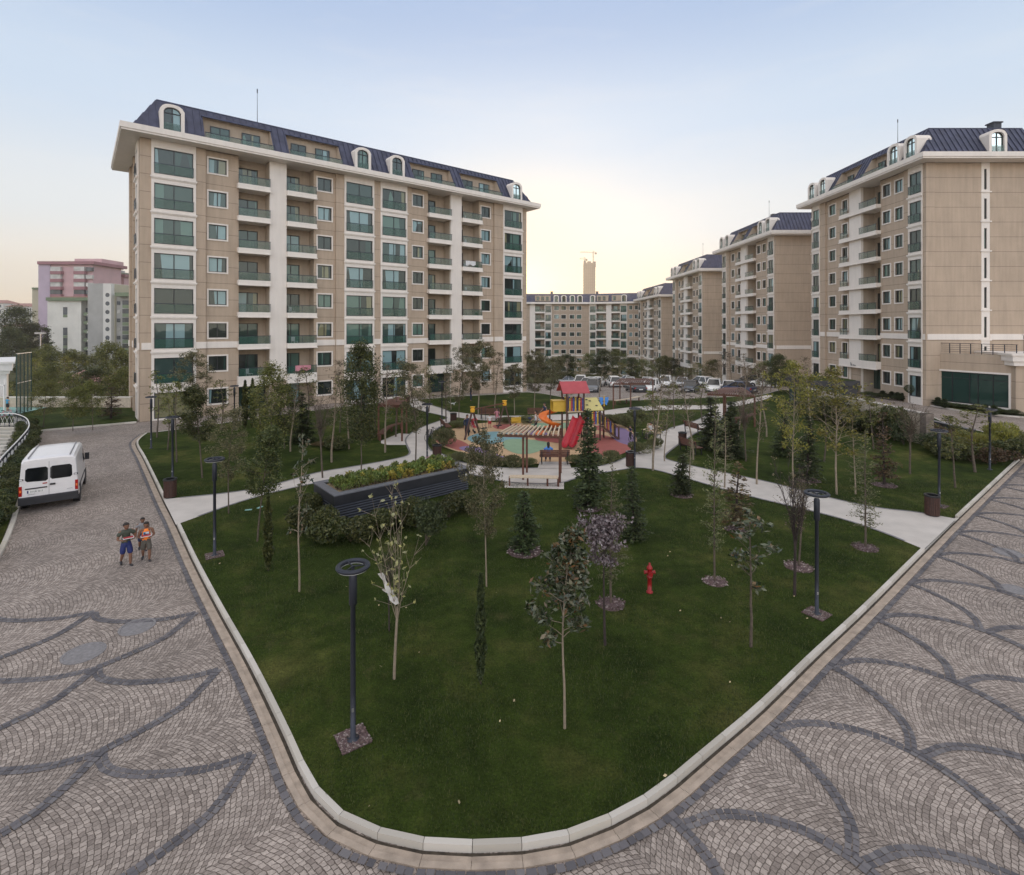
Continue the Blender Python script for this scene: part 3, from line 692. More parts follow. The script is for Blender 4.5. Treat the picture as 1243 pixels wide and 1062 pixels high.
def facade(f, bays, H, nf=8, zb=-.8, detail=True, skip0=()):
    """bays: (kind, s0, s1, extra)"""
    prev_off = None
    OFF = {'p': -.12, 'P': -.16, 'w': .12, 'b': -.22, 'c': .12, 'x': 0, 'n': 0, 's': 0}
    offs_ = []
    for bi, (kind, s0, s1, ex) in enumerate(bays):
        off = OFF[kind]; offs_.append(off)
        W = s1 - s0
        if kind in 'px':
            f.panel(s0 - (.12 if bi == 0 else 0), s1 + (.12 if bi == len(bays) - 1 and kind == 'p' else 0), zb, H, off, [], 'beige')
        elif kind == 'P':
            f.panel(s0, s1, 2.7, H, off, [], 'white'); f.panel(s0, s1, zb, 2.7, .12, [], 'beige')
            f.side(s0, off, .12, zb, H, 'white'); f.side(s1, off, .12, zb, H, 'white')
            f.quad(f.wall, (s0, off, 2.7), (s0, .12, 2.7), (s1, .12, 2.7), (s1, off, 2.7), 'white')
        elif kind == 'w':
            ops = []
            for n in range(nf):
                for (a, b) in ex:
                    ops.append((a, b, FH * n + 1.0, FH * n + 2.3))
                    f.window(a, FH * n + 1.0, b - a, 1.3, off, (.5,) if b - a > .9 else ())
            f.panel(s0, s1, zb, H, off, ops, 'beige')
        elif kind == 'b':
            ops = []
            a = s0 + (ex or .2); b = s1 - (ex or .2)
            for n in range(nf):
                z0, z1 = FH * n + .15, FH * n + 2.3
                ops.append((a, b, z0, z1))
                o = f.window(a, z0, b - a, z1 - z0, off, (.5,), 0, 'bay_window')
                if n: 
                    g = link('glass_guard', guard_mesh(b - a, .78), o, (0, -.09, .04))
                    f.box(f.wall, s0 - .08, off - .12, z0 - .36, s1 + .08, off - .003, z0 - .22, 'white')
                    f.box(f.wall, s0 - .04, off - .07, z0 - .44, s1 + .04, off - .003, z0 - .362, 'white')
            f.panel(s0, s1, zb, H, off, ops, 'white')
            f.side(s0, off, .12, zb, H, 'white'); f.side(s1, .12, off, zb, H, 'white')
        elif kind == 's':   # narrow staircase slots
            ops = []
            for n in range(nf):
                z0, z1 = FH * n + .3, FH * n + 2.35; c = (s0 + s1) / 2
                ops.append((c - .14, c + .14, z0, z1)); f.window(c - .14, z0, .28, z1 - z0, off, (), 0, 'slot_window')
                f.box(f.wall, s0 - .13, off - .1, z0 - .3, s1 + .13, off - .003, z0 - .18, 'white')
            f.panel(s0, s1, zb, H, off, ops, 'white')
        elif kind == 'c':
            D = 1.45; door = ex.get('door', (s0 + .15, s0 + .15 + min(1.9, W * .68))); sl = ex.get('slab', (s0 - .12, s1)); gsp = ex.get('guard', (s0, s1 - .02))
            ops = []
            for n in range(nf):
                z0, z1 = FH * n + .12, FH * n + 2.3
                if n == 0 and ex.get('entrance'):
                    continue
                ops.append((door[0], door[1], z0, z1))
                fr, pa = rectwin(door[1] - door[0], z1 - z0, (.5,), 0)
                o = f.part('balcony_door', fr, door[0], D, z0); link('pane', pa, o)
            f.panel(s0, s1, zb, H, D, ops, 'beige_smooth')
            f.side(s0, .12, D, zb, H, 'beige_smooth'); f.side(s1, D, .12, zb, H, 'beige_smooth')
            f.quad(f.wall, (s0, .0, H), (s1, .0, H), (s1, D, H), (s0, D, H), 'white')
            for n in range(1, nf):
                z = FH * n; a = MB()
                lo, hi = (z - .55, z + .38) if n == 1 else (z - .12, z + .38)
                if sl[1] - sl[0] > .1:
                    # white parapet with moulded foot and the floor slab behind
                    S0, S1 = sl; sb = lambda *q: f.box(a, *q)
                    def LB(x0, y0, z0_, x1, y1, z1_, m): a.box(x0 - S0, y0, z0_ - z, x1 - S0, y1, z1_ - z, m)
                    LB(S0, -.48, lo, S1, -.3, hi, 'white'); LB(S0 - .05, -.54, lo, S1 + .05, -.482, lo + .1, 'white')
                    LB(S0 - .003, -.298, lo + .1, S0 + .12, .118, hi - .002, 'white')
                    LB(S1 - .12, -.298, lo + .1, S1 + .003, .118, hi - .002, 'white')
                    LB(s0 + .01, -.298, lo + .05, s1 - .01, 1.44, lo + .2, 'white')
                    o = link('balcony', a.mesh('balcony'), f.root); o.location = f.T(S0, 0, z); o.rotation_euler = (0, 0, f.rz)
                    if not ex.get('noguard'):
                        link('glass_guard', guard_mesh(gsp[1] - gsp[0], .72), o, (gsp[0] - S0, -.39, hi - z))
            if ex.get('entrance'):
                e = MB(); e.box(0, 0, 0, W - .1, .06, 2.3, 'dark')
                for k in range(4): e.box(.08 + k * (W - .2) / 4, -.02, .08, (k + 1) * (W - .2) / 4, 0.0, 2.2, 'pane_dark')
                f.part('entrance_door', e.mesh('entrance_door'), s0 + .05, D - .12, 0)
    # returns between bays and the white storey band
    for (k1, a0, a1, _), (k2, b0, b1, _2) in zip(bays, bays[1:]):
        o1, o2 = OFF[k1], OFF[k2]
        if abs(o1 - o2) > .01 and not (k1 in 'Pbc' or k2 in 'Pbc'): f.side(a1, min(o1, o2), max(o1, o2), zb, H, 'beige')
    for kind, s0, s1, ex in bays:
        if kind in 'pwx': f.box(f.wall, s0 + (0 if kind != 'w' else .001), OFF[kind] - .05, 5.98, s1, OFF[kind] - .002, 6.55, 'white')

def roofring(mb, foot, prof, mats, closed=True):
    """sweep a profile (outward offset, z) round a footprint of counter-clockwise local points"""
    n = len(foot); rings = []
    for off, z in prof:
        ring = []
        for i in range(n):
            a, b, c = foot[i - 1], foot[i], foot[(i + 1) % n]
            d1 = (b - a).normalized(); d2 = (c - b).normalized()
            n1 = Vector((d1.y, -d1.x, 0)); n2 = Vector((d2.y, -d2.x, 0)); m = (n1 + n2); m = m / max(.2, m.dot(n1))
            ring.append(b + m * off + Vector((0, 0, z)))
        rings.append(ring)
    for j in range(len(prof) - 1):
        for i in range(n):
            k = (i + 1) % n
            mb.face([rings[j][i], rings[j][k], rings[j + 1][k], rings[j + 1][i]], mats[j])
    return rings

def mansard(root, fr, L, D, H, openings=(), dormers=(), end_dormers=(), back=True, hips=(True, True), roofz=3.7, rib=.55):
    """fr: the front Facade (s 0..L); roof as eaves, mansard slopes with cut-in loggias, dormers"""
    E = MB(); foot = [fr.T(0, 0, 0), fr.T(L, 0, 0), fr.T(L, D, 0), fr.T(0, D, 0)]
    zt = H + .6
    roofring(E, foot, [(0, H - .02), (1.42, H - .02), (1.42, H + .12), (1.5, H + .14), (1.5, zt), (1.36, zt), (.55, zt + .2)], ['white', 'white', 'white', 'white', 'white', 'roof'])
    E.build('eaves', root)
    Rf = MB(); z0 = zt + .18; z1 = H + roofz + .1
    def yo(z): return -.6 + (z - z0) / (z1 - z0) * 1.75
    zo = z0 + (z1 - z0) * .80
    # front slope, with cut-ins
    segs = []; cur = None
    ops = sorted(openings)
    e0, e1 = -.6, L + .6
    def sx(s, z, side):  # hips lean in at the ends
        t = (z - z0) / (z1 - z0) * 1.75
        return t
    def slope(sa, sb, za, zb_, ha=False, hb=False):
        a0 = sa + (sx(0, za, 0) if ha else 0); a1 = sb - (sx(0, za, 0) if hb else 0)
        b0 = sa + (sx(0, zb_, 0) if ha else 0); b1 = sb - (sx(0, zb_, 0) if hb else 0)
        Rf.face([fr.T(a0, yo(za), za), fr.T(a1, yo(za), za), fr.T(b1, yo(zb_), zb_), fr.T(b0, yo(zb_), zb_)], 'roof')
        s = math.ceil(sa / rib) * rib
        while s < sb:
            lo, hi = za, zb_
            if ha and s < sa + 1.75: hi = min(hi, z0 + (z1 - z0) * (s - sa) / 1.75)
            if hb and s > sb - 1.75: hi = min(hi, z0 + (z1 - z0) * (sb - s) / 1.75)
            if hi > lo + .05: Rf.bar(fr.T(s, yo(lo) - .02, lo), fr.T(s, yo(hi) - .02, hi), .07, .1, 'roof')
            s += rib
    cur = e0; first = True
    for (a, b) in ops:
        slope(cur, a, z0, z1, first, False); first = False
        slope(a, b, zo, z1)
        bw = MB()
        back_o = 1.25
        fr.quad(bw, (a, back_o, z0 - .2), (b, back_o, z0 - .2), (b, back_o, zo), (a, back_o, zo), 'beige_smooth')
        fr.quad(bw, (a, yo(z0), z0), (a, back_o, z0), (a, back_o, zo), (a, yo(zo), zo), 'beige_smooth')
        fr.quad(bw, (b, back_o, z0), (b, yo(z0), z0), (b, yo(zo), zo), (b, back_o, zo), 'beige_smooth')
        fr.quad(bw, (a, yo(zo), zo), (a, back_o, zo), (b, back_o, zo), (b, yo(zo), zo), 'white')
        fr.quad(bw, (a, -.7, z0 - .05), (b, -.7, z0 - .05), (b, back_o, z0 - .05), (a, back_o, z0 - .05), 'stone')
        fr.box(bw, a - .1, yo(zo) - .16, zo - .12, b + .1, yo(zo) + .05, zo - .002, 'roof')
        lo = bw.build('loggia', root)
        for fx in (.12, .58):
            ww = (b - a) * .28
            fm, pm = rectwin(ww, 1.75, (.5,), 0)
            o = link('door', fm, lo); o.location = fr.T(a + (b - a) * fx, back_o - .24, z0); link('pane', pm, o); o.rotation_euler = (0, 0, fr.rz)
        o = link('glass_guard', guard_mesh(b - a, .55), lo); o.location = fr.T(a, -.62, z0 - .04); o.rotation_euler = (0, 0, fr.rz)
        cur = b
    slope(cur, e1, z0, z1, first, True)
    # the ends, back and top
    for (Pf, Ln) in ((Facade(root, fr.T(L, 0, 0), fr.inn), D), (Facade(root, fr.T(0, D, 0), -fr.inn), D), (Facade(root, fr.T(L, D, 0), -fr.ax), L)):
        Rf.face([Pf.T(-.6, -.6, z0), Pf.T(Ln + .6, -.6, z0), Pf.T(Ln - 1.15, 1.15, z1), Pf.T(1.15, 1.15, z1)], 'roof')
        s = -.05
        while s < Ln + .5:
            hi = min(z1, z0 + (z1 - z0) * min((s + .6), (Ln + .6 - s)) / 1.75)
            Rf.bar(Pf.T(s, -.62, z0), Pf.T(s, yo(hi) - .02, hi), .07, .1, 'roof'); s += rib
    Rf.face([fr.T(1.15, 1.15, z1), fr.T(L - 1.15, 1.15, z1), fr.T(L - 1.15, D - 1.15, z1 + .0), fr.T(1.15, D - 1.15, z1)], 'roof')
    Rf.tube([fr.T(1.15, 1.15, z1), fr.T(L - 1.15, 1.15, z1)], .06, 6, 'roof'); Rf.tube([fr.T(L - 1.15, 1.15, z1), fr.T(L - 1.15, D - 1.15, z1)], .06, 6, 'roof')
    Rf.build('roof', root)
    dm = dormer_mesh()
    def dorm(f, s):
        o = f.part('dormer', dm[0], s, -.72, z0 - .05); link('pane', dm[1], o); link('glass_guard', dm[2], o)
    for s in dormers: dorm(fr, s)
    ef = Facade(root, fr.T(L, 0, 0), fr.inn)
    for s in end_dormers: dorm(ef, s)
def antenna(root, p, h):
    a = MB(); a.tube([p, (p[0], p[1], p[2] + h)], [.035, .015], 6, 'metal'); a.tube([(p[0], p[1], p[2] + h * .9), (p[0], p[1], p[2] + h)], .05, 6, 'metal')
    a.build('antenna', root)
def vents(root, pts):
    for (x, y, z, h) in pts:
        a = MB(); a.box(x - .4, y - .4, z, x + .4, y + .4, z + h, 'metal'); a.box(x - .5, y - .5, z + h, x + .5, y + .5, z + h + .12, 'metal'); a.build('roof_vent', root)

# ---- the long building on the left
B = thing('apartment_building', 'long eight storey apartment block on the left with deep white eaves under dark mansard', 'building', (-30.8, 43.8, 0), 0)
fx = Facade(B, (0, 0), (.772, .636))
def sp(px):
    t = (px - CX) / F; return (30.8 + 43.8 * t) / (.772 - .636 * t)
bk = [sp(p) for p in (182.8, 237, 249, 289.6, 326.6, 346.8, 381, 407, 416.8, 453, 460.7, 493, 498.6, 519.7, 546, 559.2, 581.8, 599, 609.4, 632.7)]
LA = 42.2
bays = [('p', 0, bk[0], 0), ('b', bk[0], bk[1], 0), ('p', bk[1], bk[2], 0), ('w', bk[2], bk[3], [(sp(253), sp(275))]),
        ('c', bk[3], bk[4], {'slab': (bk[3] - .15, bk[4]), 'door': (sp(293), sp(317.5)), 'guard': (bk[3] - .1, bk[4] - .02), 'entrance': True}), ('P', bk[4], bk[5], 0),
        ('c', bk[5], bk[6], {'slab': (bk[5], bk[6] + .12), 'door': (bk[5] + .08, sp(369)), 'guard': (bk[5] + .02, bk[6] + .1)}), ('w', bk[6], bk[7], [(sp(385.5), sp(402.5))]),
        ('p', bk[7], bk[8], 0), ('b', bk[8], bk[9], 0), ('p', bk[9], bk[10], 0), ('b', bk[10], bk[11], 0), ('p', bk[11], bk[12], 0),
        ('w', bk[12], bk[13], [(sp(501), sp(513.5))]), ('c', bk[13], bk[14], {'slab': (bk[13] - .15, bk[14]), 'door': (bk[13] + .1, sp(536)), 'guard': (bk[13] - .1, bk[14] - .02), 'entrance': True}),
        ('P', bk[14], bk[15], 0), ('c', bk[15], bk[16], {'slab': (bk[15], bk[16] + .12), 'door': (bk[15] + .08, sp(569.5)), 'guard': (bk[15] + .02, bk[16] + .1)}),
        ('w', bk[16], bk[17], [(sp(584.3), sp(595))]), ('p', bk[17], bk[18], 0), ('b', bk[18], bk[19], 0), ('p', bk[19], LA, 0)]
HA = 23.65
facade(fx, bays, HA)
fx.wall.build('wall', B)
fe = Facade(B, fx.T(0, 11.7, 0), -fx.inn)    # the short end towards the left edge
facade(fe, [('p', 0, 1.2, 0), ('w', 1.2, 4.6, [(2.2, 3.4)]), ('p', 4.6, 5.3, 0), ('w', 5.3, 8.9, [(6.6, 7.8)]), ('b', 8.9, 10.9, .35), ('p', 10.9, 11.58, 0)], HA)
fe.wall.build('wall', B)
fb = Facade(B, fx.T(LA, 0, 0), fx.inn); fb.panel(-.12, 11.7, -.8, HA, -.0, [], 'beige'); fb.panel(0, 1, 0, 1, 20, [], 'beige') if False else None
fb.wall.build('wall', B)
fc = Facade(B, fx.T(LA, 11.7, 0), -fx.ax); fc.panel(0, LA, -8, HA, 0, [], 'beige'); fc.wall.build('wall', B)
def mid(a, b): return (sp(a) + sp(b)) / 2
mansard(B, fx, LA, 11.7, HA, openings=[(sp(247), sp(330)), (sp(349), sp(413)), (sp(500), sp(549)), (sp(561), sp(606))], dormers=[sp(207.5), sp(437), sp(478.5), sp(623)])
antenna(B, fx.T(sp(307) + 1.2, 3.5, HA + 3.8), 4.2)
vents(B, [(*fx.T(14, 6, 0)[:2], HA + 3.8, .7), (*fx.T(30, 6, 0)[:2], HA + 3.8, .7)])

# ---- the row on the right: every block faces the green, its blank gable faces us
def right_block(y0, x0, zg, L, label, seen, D=11.8, antn=True, extra=None, nf=8):
    b = thing('apartment_building', label, 'building', (x0, y0 + L, zg), 0, 'beige blocks in a row on the right')
    f = Facade(b, (0, 0), (0, -1))
    k = L / 19.8
    q = lambda v: L - v * k          # v = distance from the near corner
    bays = [('p', 0, q(19.6), 0), ('b', q(19.6), q(17.9), .12), ('p', q(17.9), q(16.8), 0), ('w', q(16.8), q(13.9), [(q(16.2), q(14.9))]),
            ('w', q(13.9), q(11.8), [(q(13.5), q(12.5))]), ('P', q(11.8), q(9.6), 0),
            ('c', q(9.6), q(6.7), {'slab': (q(13.3), q(6.6)), 'door': (q(9.2), q(8.0)), 'guard': (q(9.6), q(6.7)), 'entrance': True}),
            ('w', q(6.7), q(2.9), [(q(6.3), q(5.15)), (q(4.4), q(3.3))]), ('p', q(2.9), q(2.15), 0), ('b', q(2.15), q(.3), .12), ('p', q(.3), L, 0)]
    facade(f, bays, HA, nf=nf, zb=-2.5)
    for n in range(1, nf):      # short balcony in front of the window left of the pier
        g = f.part('glass_guard', guard_mesh(1.4 * k, .72), q(13.2), -.39, FH * n + .38)
    f.wall.build('wall', b)
    e = Facade(b, f.T(L, 0, 0), f.inn)
    facade(e, [('p', 0, .75, 0), ('x', .75, D / 2 - .42, 0), ('s', D / 2 - .42, D / 2 + .42, 0), ('x', D / 2 + .42, D, 0)], HA, nf=nf if seen else 1, zb=-2.5)
    e.wall.build('wall', b)
    g2 = Facade(b, f.T(L, D, 0), -f.ax); g2.panel(0, L, -2.5, HA, 0, [], 'beige'); g2.wall.build('wall', b)
    g3 = Facade(b, f.T(0, D, 0), -f.inn); g3.panel(0, D, -2.5, HA, 0, [], 'beige'); g3.wall.build('wall', b)
    mansard(b, f, L, D, HA, openings=[(q(14.6), q(10.5)), (q(9.0), q(5.0))], dormers=[q(18.9), q(16.4), q(3.6), q(1.2)], end_dormers=[D / 2 + .6] if seen else [])
    if antn: antenna(b, f.T(q(8), 3, HA + 3.8), 3.6)
    return b, f
b1, facade_near = right_block(52.5, 41.26, .6, 19.8, 'nearest block on the right, its gable with a column of slit windows facing us', True)
vents(b1, [(8.2, -18.2, HA + 3.8, .6)])
b2, f2 = right_block(82, 41.05, -1.66, 20.6, 'second beige block from the right edge, blank brown gable beside the nearest block', True)
vents(b2, [(4, -12, HA + 3.8, 1.2)])
b3, f3 = right_block(113, 41.0, -4.1, 21, 'third beige block of the right row, between the second block and the far curved one', True)
b4, f4 = right_block(144.2, 41.0, -7.8, 26, 'farthest block of the right row, joined to the far curved building', True, antn=False)

# ---- the far curved block closing the view
bc = thing('apartment_building', 'far curved beige apartment block with four arched dormers closing the view beyond the green', 'building', (0, 176, -8.4), 0)
cp = [Vector((-34, -12, 0)), Vector((-14, -3, 0)), Vector((6, 2.0, 0)), Vector((26, 3.0, 0)), Vector((44, -4, 0))]
kinds = [
    [('x', 0, 3, 0), ('w', 3, 8, [(4, 5.2), (6.2, 7.4)]), ('b', 8, 10.6, .25), ('w', 10.6, 15, [(11.3, 12.5), (13.3, 14.5)]), ('b', 15, 17.6, .25)],
    [('w', 0, 4.6, [(.8, 2.1), (2.9, 4.2)]), ('b', 4.6, 7, .25), ('w', 7, 11.6, [(7.6, 8.8), (9.9, 11.1)]), ('b', 11.6, 14.2, .25), ('c', 14.2, 17.4, {'slab': (14.0, 17.4)})],
    [('P', 0, 1.8, 0), ('c', 1.8, 5, {'slab': (1.8, 5.2)}), ('b', 5, 7.4, .25), ('w', 7.4, 18.6, [(8.3, 9.9), (10.7, 12.3), (13.6, 15.2), (16, 17.6)])],
    [('b', .3, 2.7, .25), ('c', 2.7, 6, {'slab': (2.6, 6)}), ('P', 6, 7.8, 0), ('c', 7.8, 10.6, {'slab': (7.8, 10.8)}), ('b', 10.6, 13, .25), ('w', 13, 17, [(13.6, 14.6), (15.4, 16.4)])]]
for i in range(4):
    a, c = cp[i], cp[i + 1]; L = (c - a).length
    f = Facade(bc, a, (c - a)); ks = kinds[i]
    last = ks[-1][2]
    ks = ks + [('x', last, L, 0)]
    if ks[0][1] > 0 and ks[0][0] != 'x': ks = [('x', 0, ks[0][1], 0)] + ks
    facade(f, ks, HA, zb=-2)
    f.wall.build('wall', bc)
    E = MB(); Rr = MB()
    z0 = HA + .6
    f.box(E, 0, -1.4, HA, L, 6, z0, 'white'); E.build('eaves', bc)
    Rr.face([f.T(-.2, -.6, z0), f.T(L + .2, -.6, z0), f.T(L + .2, .9, z0 + 2.9), f.T(-.2, .9, z0 + 2.9)], 'roof')
    Rr.face([f.T(-.2, .9, z0 + 2.9), f.T(L + .2, .9, z0 + 2.9), f.T(L + .2, 11, z0 + 3.2), f.T(-.2, 11, z0 + 3.2)], 'roof')
    f.quad(Rr, (0, 11, -2), (L, 11, -2), (L, 11, z0 + 3.2), (0, 11, z0 + 3.2), 'beige')
    s = .3
    while s < L: Rr.bar(f.T(s, -.62, z0), f.T(s, .88, z0 + 2.9), .05, .06, 'roof'); s += .8
    Rr.build('roof', bc)
    dm = dormer_mesh()
    for s in [(3.5, 6.2, 9.5, 12.5), (2.4, 5.0, 8.2, 10.6), (8.9, 11.5, 14.4, 17.0), (1.5, 12)][i]:
        o = f.part('dormer', dm[0], s, -.72, z0 + .1); link('pane', dm[1], o)
    lg = {1: [(12.6, 18.5)], 2: [(1.8, 7)], 3: [(3, 6.8), (8, 11)]}.get(i, [])
    for a0, a1 in lg:
        w = MB(); f.box(w, a0, -.75, z0 + .3, a1, .4, z0 + 2.2, 'beige_smooth')
        lo = w.build('roof_terrace_wall', bc)
        n = int((a1 - a0) / 1.6)
        for k in range(n):
            fm, pm = rectwin(.95, 1.4, (.5,), 0)
            o = link('window', fm, lo); o.location = f.T(a0 + .4 + k * 1.6, -.95, z0 + .5); o.rotation_euler = (0, 0, f.rz); link('pane', pm, o)
vents(bc, [(x, 10, HA + 3.7, .9) for x in (-24, -8, 0, 14, 30)])
# ---------------------------------------------------------------- trees and plants
def cards(mb, c, r, n, L, W, m, rng, flat_=0.0, dirv=None, sq=1.0):
    vs = []; fs = []
    for _ in range(n):
        while True:
            q = Vector((rng.uniform(-1, 1), rng.uniform(-1, 1), rng.uniform(-1, 1)))
            if q.length < 1: break
        p = c + Vector((q.x * r, q.y * r, q.z * r * sq))
        d = Vector((rng.gauss(0, 1), rng.gauss(0, 1), rng.gauss(0, .7)))
        if dirv is not None: d = dirv * 2.2 + d
        d.normalize(); e = d.cross(Vector((rng.gauss(0, 1), rng.gauss(0, 1), rng.gauss(0, 1) + flat_)))
        if e.length < .01: continue
        e.normalize(); l = L * rng.uniform(.6, 1.3) / 2; w = W * rng.uniform(.6, 1.3) / 2
        b = len(vs); vs += [p - d * l, p + e * w, p + d * l, p - e * w]; fs.append((b, b + 1, b + 2, b + 3))
    mb.raw(vs, fs, m)
def limb(mb, p, d, L, r, rng, bend=.15, n=4, m='bark', rt=.35, ns=5):
    pts = [p]; rs = [r]; q = p.copy(); v = d.normalized()
    for i in range(n):
        v = (v + Vector((rng.gauss(0, bend), rng.gauss(0, bend), rng.gauss(0, bend * .6) + .04))).normalized()
        q = q + v * (L / n); pts.append(q.copy()); rs.append(r * (1 - (1 - rt) * (i + 1) / n))
    mb.tube(pts, rs, ns, m, cap=False); return pts, v
def tree_broad(seed, h=5, tf=.35, w=1.8, leaf='leaf_oak', L=.09, W=.05, n=3400, bark='bark', nb=30, clump=.2, bare=0.0, sq=.8, tr=.036, up=.45, prof=None, clumps=4):
    rng = random.Random(seed); T = MB(); C = MB()
    pts, _ = limb(T, Vector((0, 0, 0)), Vector((rng.uniform(-.03, .03), rng.uniform(-.03, .03), 1)), h * .95, tr, rng, .035, 9, bark, .2, 8)
    def at(t):
        k = min(t / .95, .999) * (len(pts) - 1); i = int(k); return pts[i].lerp(pts[i + 1], k - i)
    prof = prof or (lambda u: (4 * u * (1 - u)) ** .45 * (1.1 - .45 * u))
    tips = []
    for b in range(nb):
        u = (b + rng.random()) / nb; t = tf + (1 - tf) * u * .97
        R0 = w / 2 * prof(min(.98, max(.04, u))) * rng.uniform(.6, 1.12)
        a = b * 2.399 + rng.uniform(-.5, .5); d = Vector((math.cos(a), math.sin(a), up + rng.uniform(-.15, .35)))
        bp, v = limb(T, at(t * .97), d, R0 * 1.05, tr * .38 * (1 - .6 * u), rng, .2, 4, bark, .3, 4)
        for k in range(3):
            q = bp[rng.choice((2, 3, 4))]; dd = (v + Vector((rng.gauss(0, .7), rng.gauss(0, .7), rng.gauss(0, .5)))).normalized()
            sp_, _v = limb(T, q, dd, R0 * rng.uniform(.25, .5), tr * .14, rng, .25, 2, bark, .4, 3); tips.append((sp_[-1], R0))
        tips.append((bp[-1], R0)); tips.append((bp[-2], R0))
    for k in range(3): tips.append((at(.97) + Vector((rng.gauss(0, .06), rng.gauss(0, .06), rng.uniform(-.2, .15))), .2))
    keep = [t for t in tips if rng.random() > bare] or tips[:4]
    per = max(3, int(n / len(keep)))
    for p, R0 in keep: cards(C, p, clump * rng.uniform(.6, 1.3), int(per * rng.uniform(.5, 1.5)), L, W, leaf, rng, .6, None, sq)
    return T, C
def tree_conifer(seed, h=3, w=1.4, leaf='leaf_con', dens=1.0, droop=-.12, tf=.04, L=.13, W=.035, bark='bark_dark', layers=34, per=11, tr=.05, tip=.9):
    rng = random.Random(seed); T = MB(); C = MB()
    pts, _ = limb(T, Vector((0, 0, 0)), Vector((0, 0, 1)), h, tr, rng, .015, 8, bark, .12, 7)
    for l in range(layers):
        u = (l + rng.random() * .6) / layers; t = tf + (1 - tf) * u
        k = min(t, .995) * (len(pts) - 1); c = pts[int(k)].lerp(pts[min(int(k) + 1, len(pts) - 1)], k - int(k))
        R0 = w / 2 * (1 - u) ** tip * (.82 + .18 * math.sin(l * 1.7)) + .03
        if u < .08: R0 *= .8
        for b in range(max(4, int(per * (1 - .4 * u)))):
            a = rng.uniform(0, 6.283); rr = R0 * rng.uniform(.6, 1.15); d = Vector((math.cos(a), math.sin(a), droop + .35 * u + rng.uniform(-.1, .1))).normalized()
            T.tube([c, c + d * rr], [tr * .18, tr * .05], 3, bark, cap=False)
            n = max(2, int(rr / .05 * dens))
            for j in range(n):
                s = (j + rng.random()) / n
                if s < .12: continue
                p = c + d * rr * s; p.z -= .05 * s * s * rr
                sd = Vector((-d.y, d.x, 0)) * rng.choice((-1, 1)) * .8 + d * .7 + Vector((0, 0, rng.uniform(-.25, .2)))
                cards(C, p + sd.normalized() * .06, .07, 3 if dens > .7 else 2, L * (1.25 - .4 * s), W * 1.5, leaf, rng, 1.5, sd.normalized())
    return T, C
def tree_column(seed, h=2.2, w=.28, leaf='leaf_con', n=2200):
    rng = random.Random(seed); T = MB(); C = MB()
    T.tube([(0, 0, 0), (0, 0, h * .9)], [.02, .008], 6, 'bark')
    for i in range(n):
        u = rng.random(); R0 = w / 2 * min(1, (u * 7) ** .6) * (1 - u ** 4) * (.75 + .25 * math.sin(u * 23 + seed)); a = rng.uniform(0, 6.283); r = R0 * math.sqrt(rng.random())
        cards(C, Vector((math.cos(a) * r, math.sin(a) * r, .1 + u * (h - .1))), .01, 2, .13, .05, leaf, rng, 0, Vector((math.cos(a) * .3, math.sin(a) * .3, 1)).normalized())
    return T, C
def tree_vase(seed, h=4, tf=.42, w=1.1, leaf='leaf_brown', n=260, bark='bark_dark', nb=16, tr=.04, L=.06):
    """twiggy, almost leafless crown of steep branches"""
    rng = random.Random(seed); T = MB(); C = MB()
    pts, v = limb(T, Vector((0, 0, 0)), Vector((.01, 0, 1)), h * tf, tr, rng, .02, 5, bark, .8, 7)
    top = pts[-1]; tips = []
    for b in range(nb):
        a = b * 2.399; sp_ = rng.uniform(.15, 1) * w / h * .75; d = Vector((math.cos(a) * sp_, math.sin(a) * sp_, 1)); st = top - Vector((0, 0, rng.random() * h * .12)) if b % 3 else pts[-2]
        bp, v = limb(T, st, d, h * (1 - tf) * rng.uniform(.6, 1), tr * .33, rng, .07, 5, bark, .25, 4)
        for k in range(1, 6):
            for z in range(3):
                dd = (v + Vector((rng.gauss(0, .5), rng.gauss(0, .5), rng.gauss(0, .3)))).normalized()
                q, _ = limb(C, bp[k], dd, h * rng.uniform(.05, .13), .006, rng, .15, 2, bark, .4, 3); tips.append(q[-1])
    for _ in range(n): cards(C, rng.choice(tips), .05, 1, L, L * .6, leaf, rng)
    return T, C
def shrub(seed, w=1.0, h=.7, leaf='leaf_dark', n=1500, L=.08, W=.045, spiky=0):
    rng = random.Random(seed); C = MB(); lumps = [(rng.uniform(-.3, .3) * w, rng.uniform(-.3, .3) * w, rng.uniform(.35, .75) * h, rng.uniform(.45, .75)) for _ in range(7)]
    S = MB()
    for lx, ly, lz, s in lumps: S.tube([(0, 0, 0), (lx * .6, ly * .6, lz * .5), (lx, ly, lz)], [.014, .01, .004], 4, 'bark', cap=False)
    for i in range(n):
        lx, ly, lz, s = rng.choice(lumps); d = Vector((rng.gauss(0, 1), rng.gauss(0, 1), rng.gauss(0, 1))).normalized() * rng.uniform(.55, 1) ** .5
        p = Vector((lx + d.x * w * .32 * s * 1.4, ly + d.y * w * .32 * s * 1.4, max(.02, lz + d.z * h * .42 * s)))
        cards(C, p, .02, 1, L, W, leaf, rng, .3, (d + Vector((0, 0, .8))).normalized() if spiky else None)
    return S, C
M['leaf_pale'] = leafmat('leaf_pale', [(.2, .2, .09), (.34, .34, .2), (.4, .36, .14), (.14, .15, .06)])
PROTO = {}
def proto(key, fn, h, w):
    T, C = fn(); PROTO[key] = (T.mesh('trunk', True), C.mesh('crown'), h, w)
OAKP = lambda u: (4 * u * (1 - u)) ** .4
proto('oak', lambda: tree_broad(1, 5, .34, 1.7, 'leaf_oak', .085, .04, 9000, 'bark_pale', 34, .2, prof=OAKP), 5, 1.7)
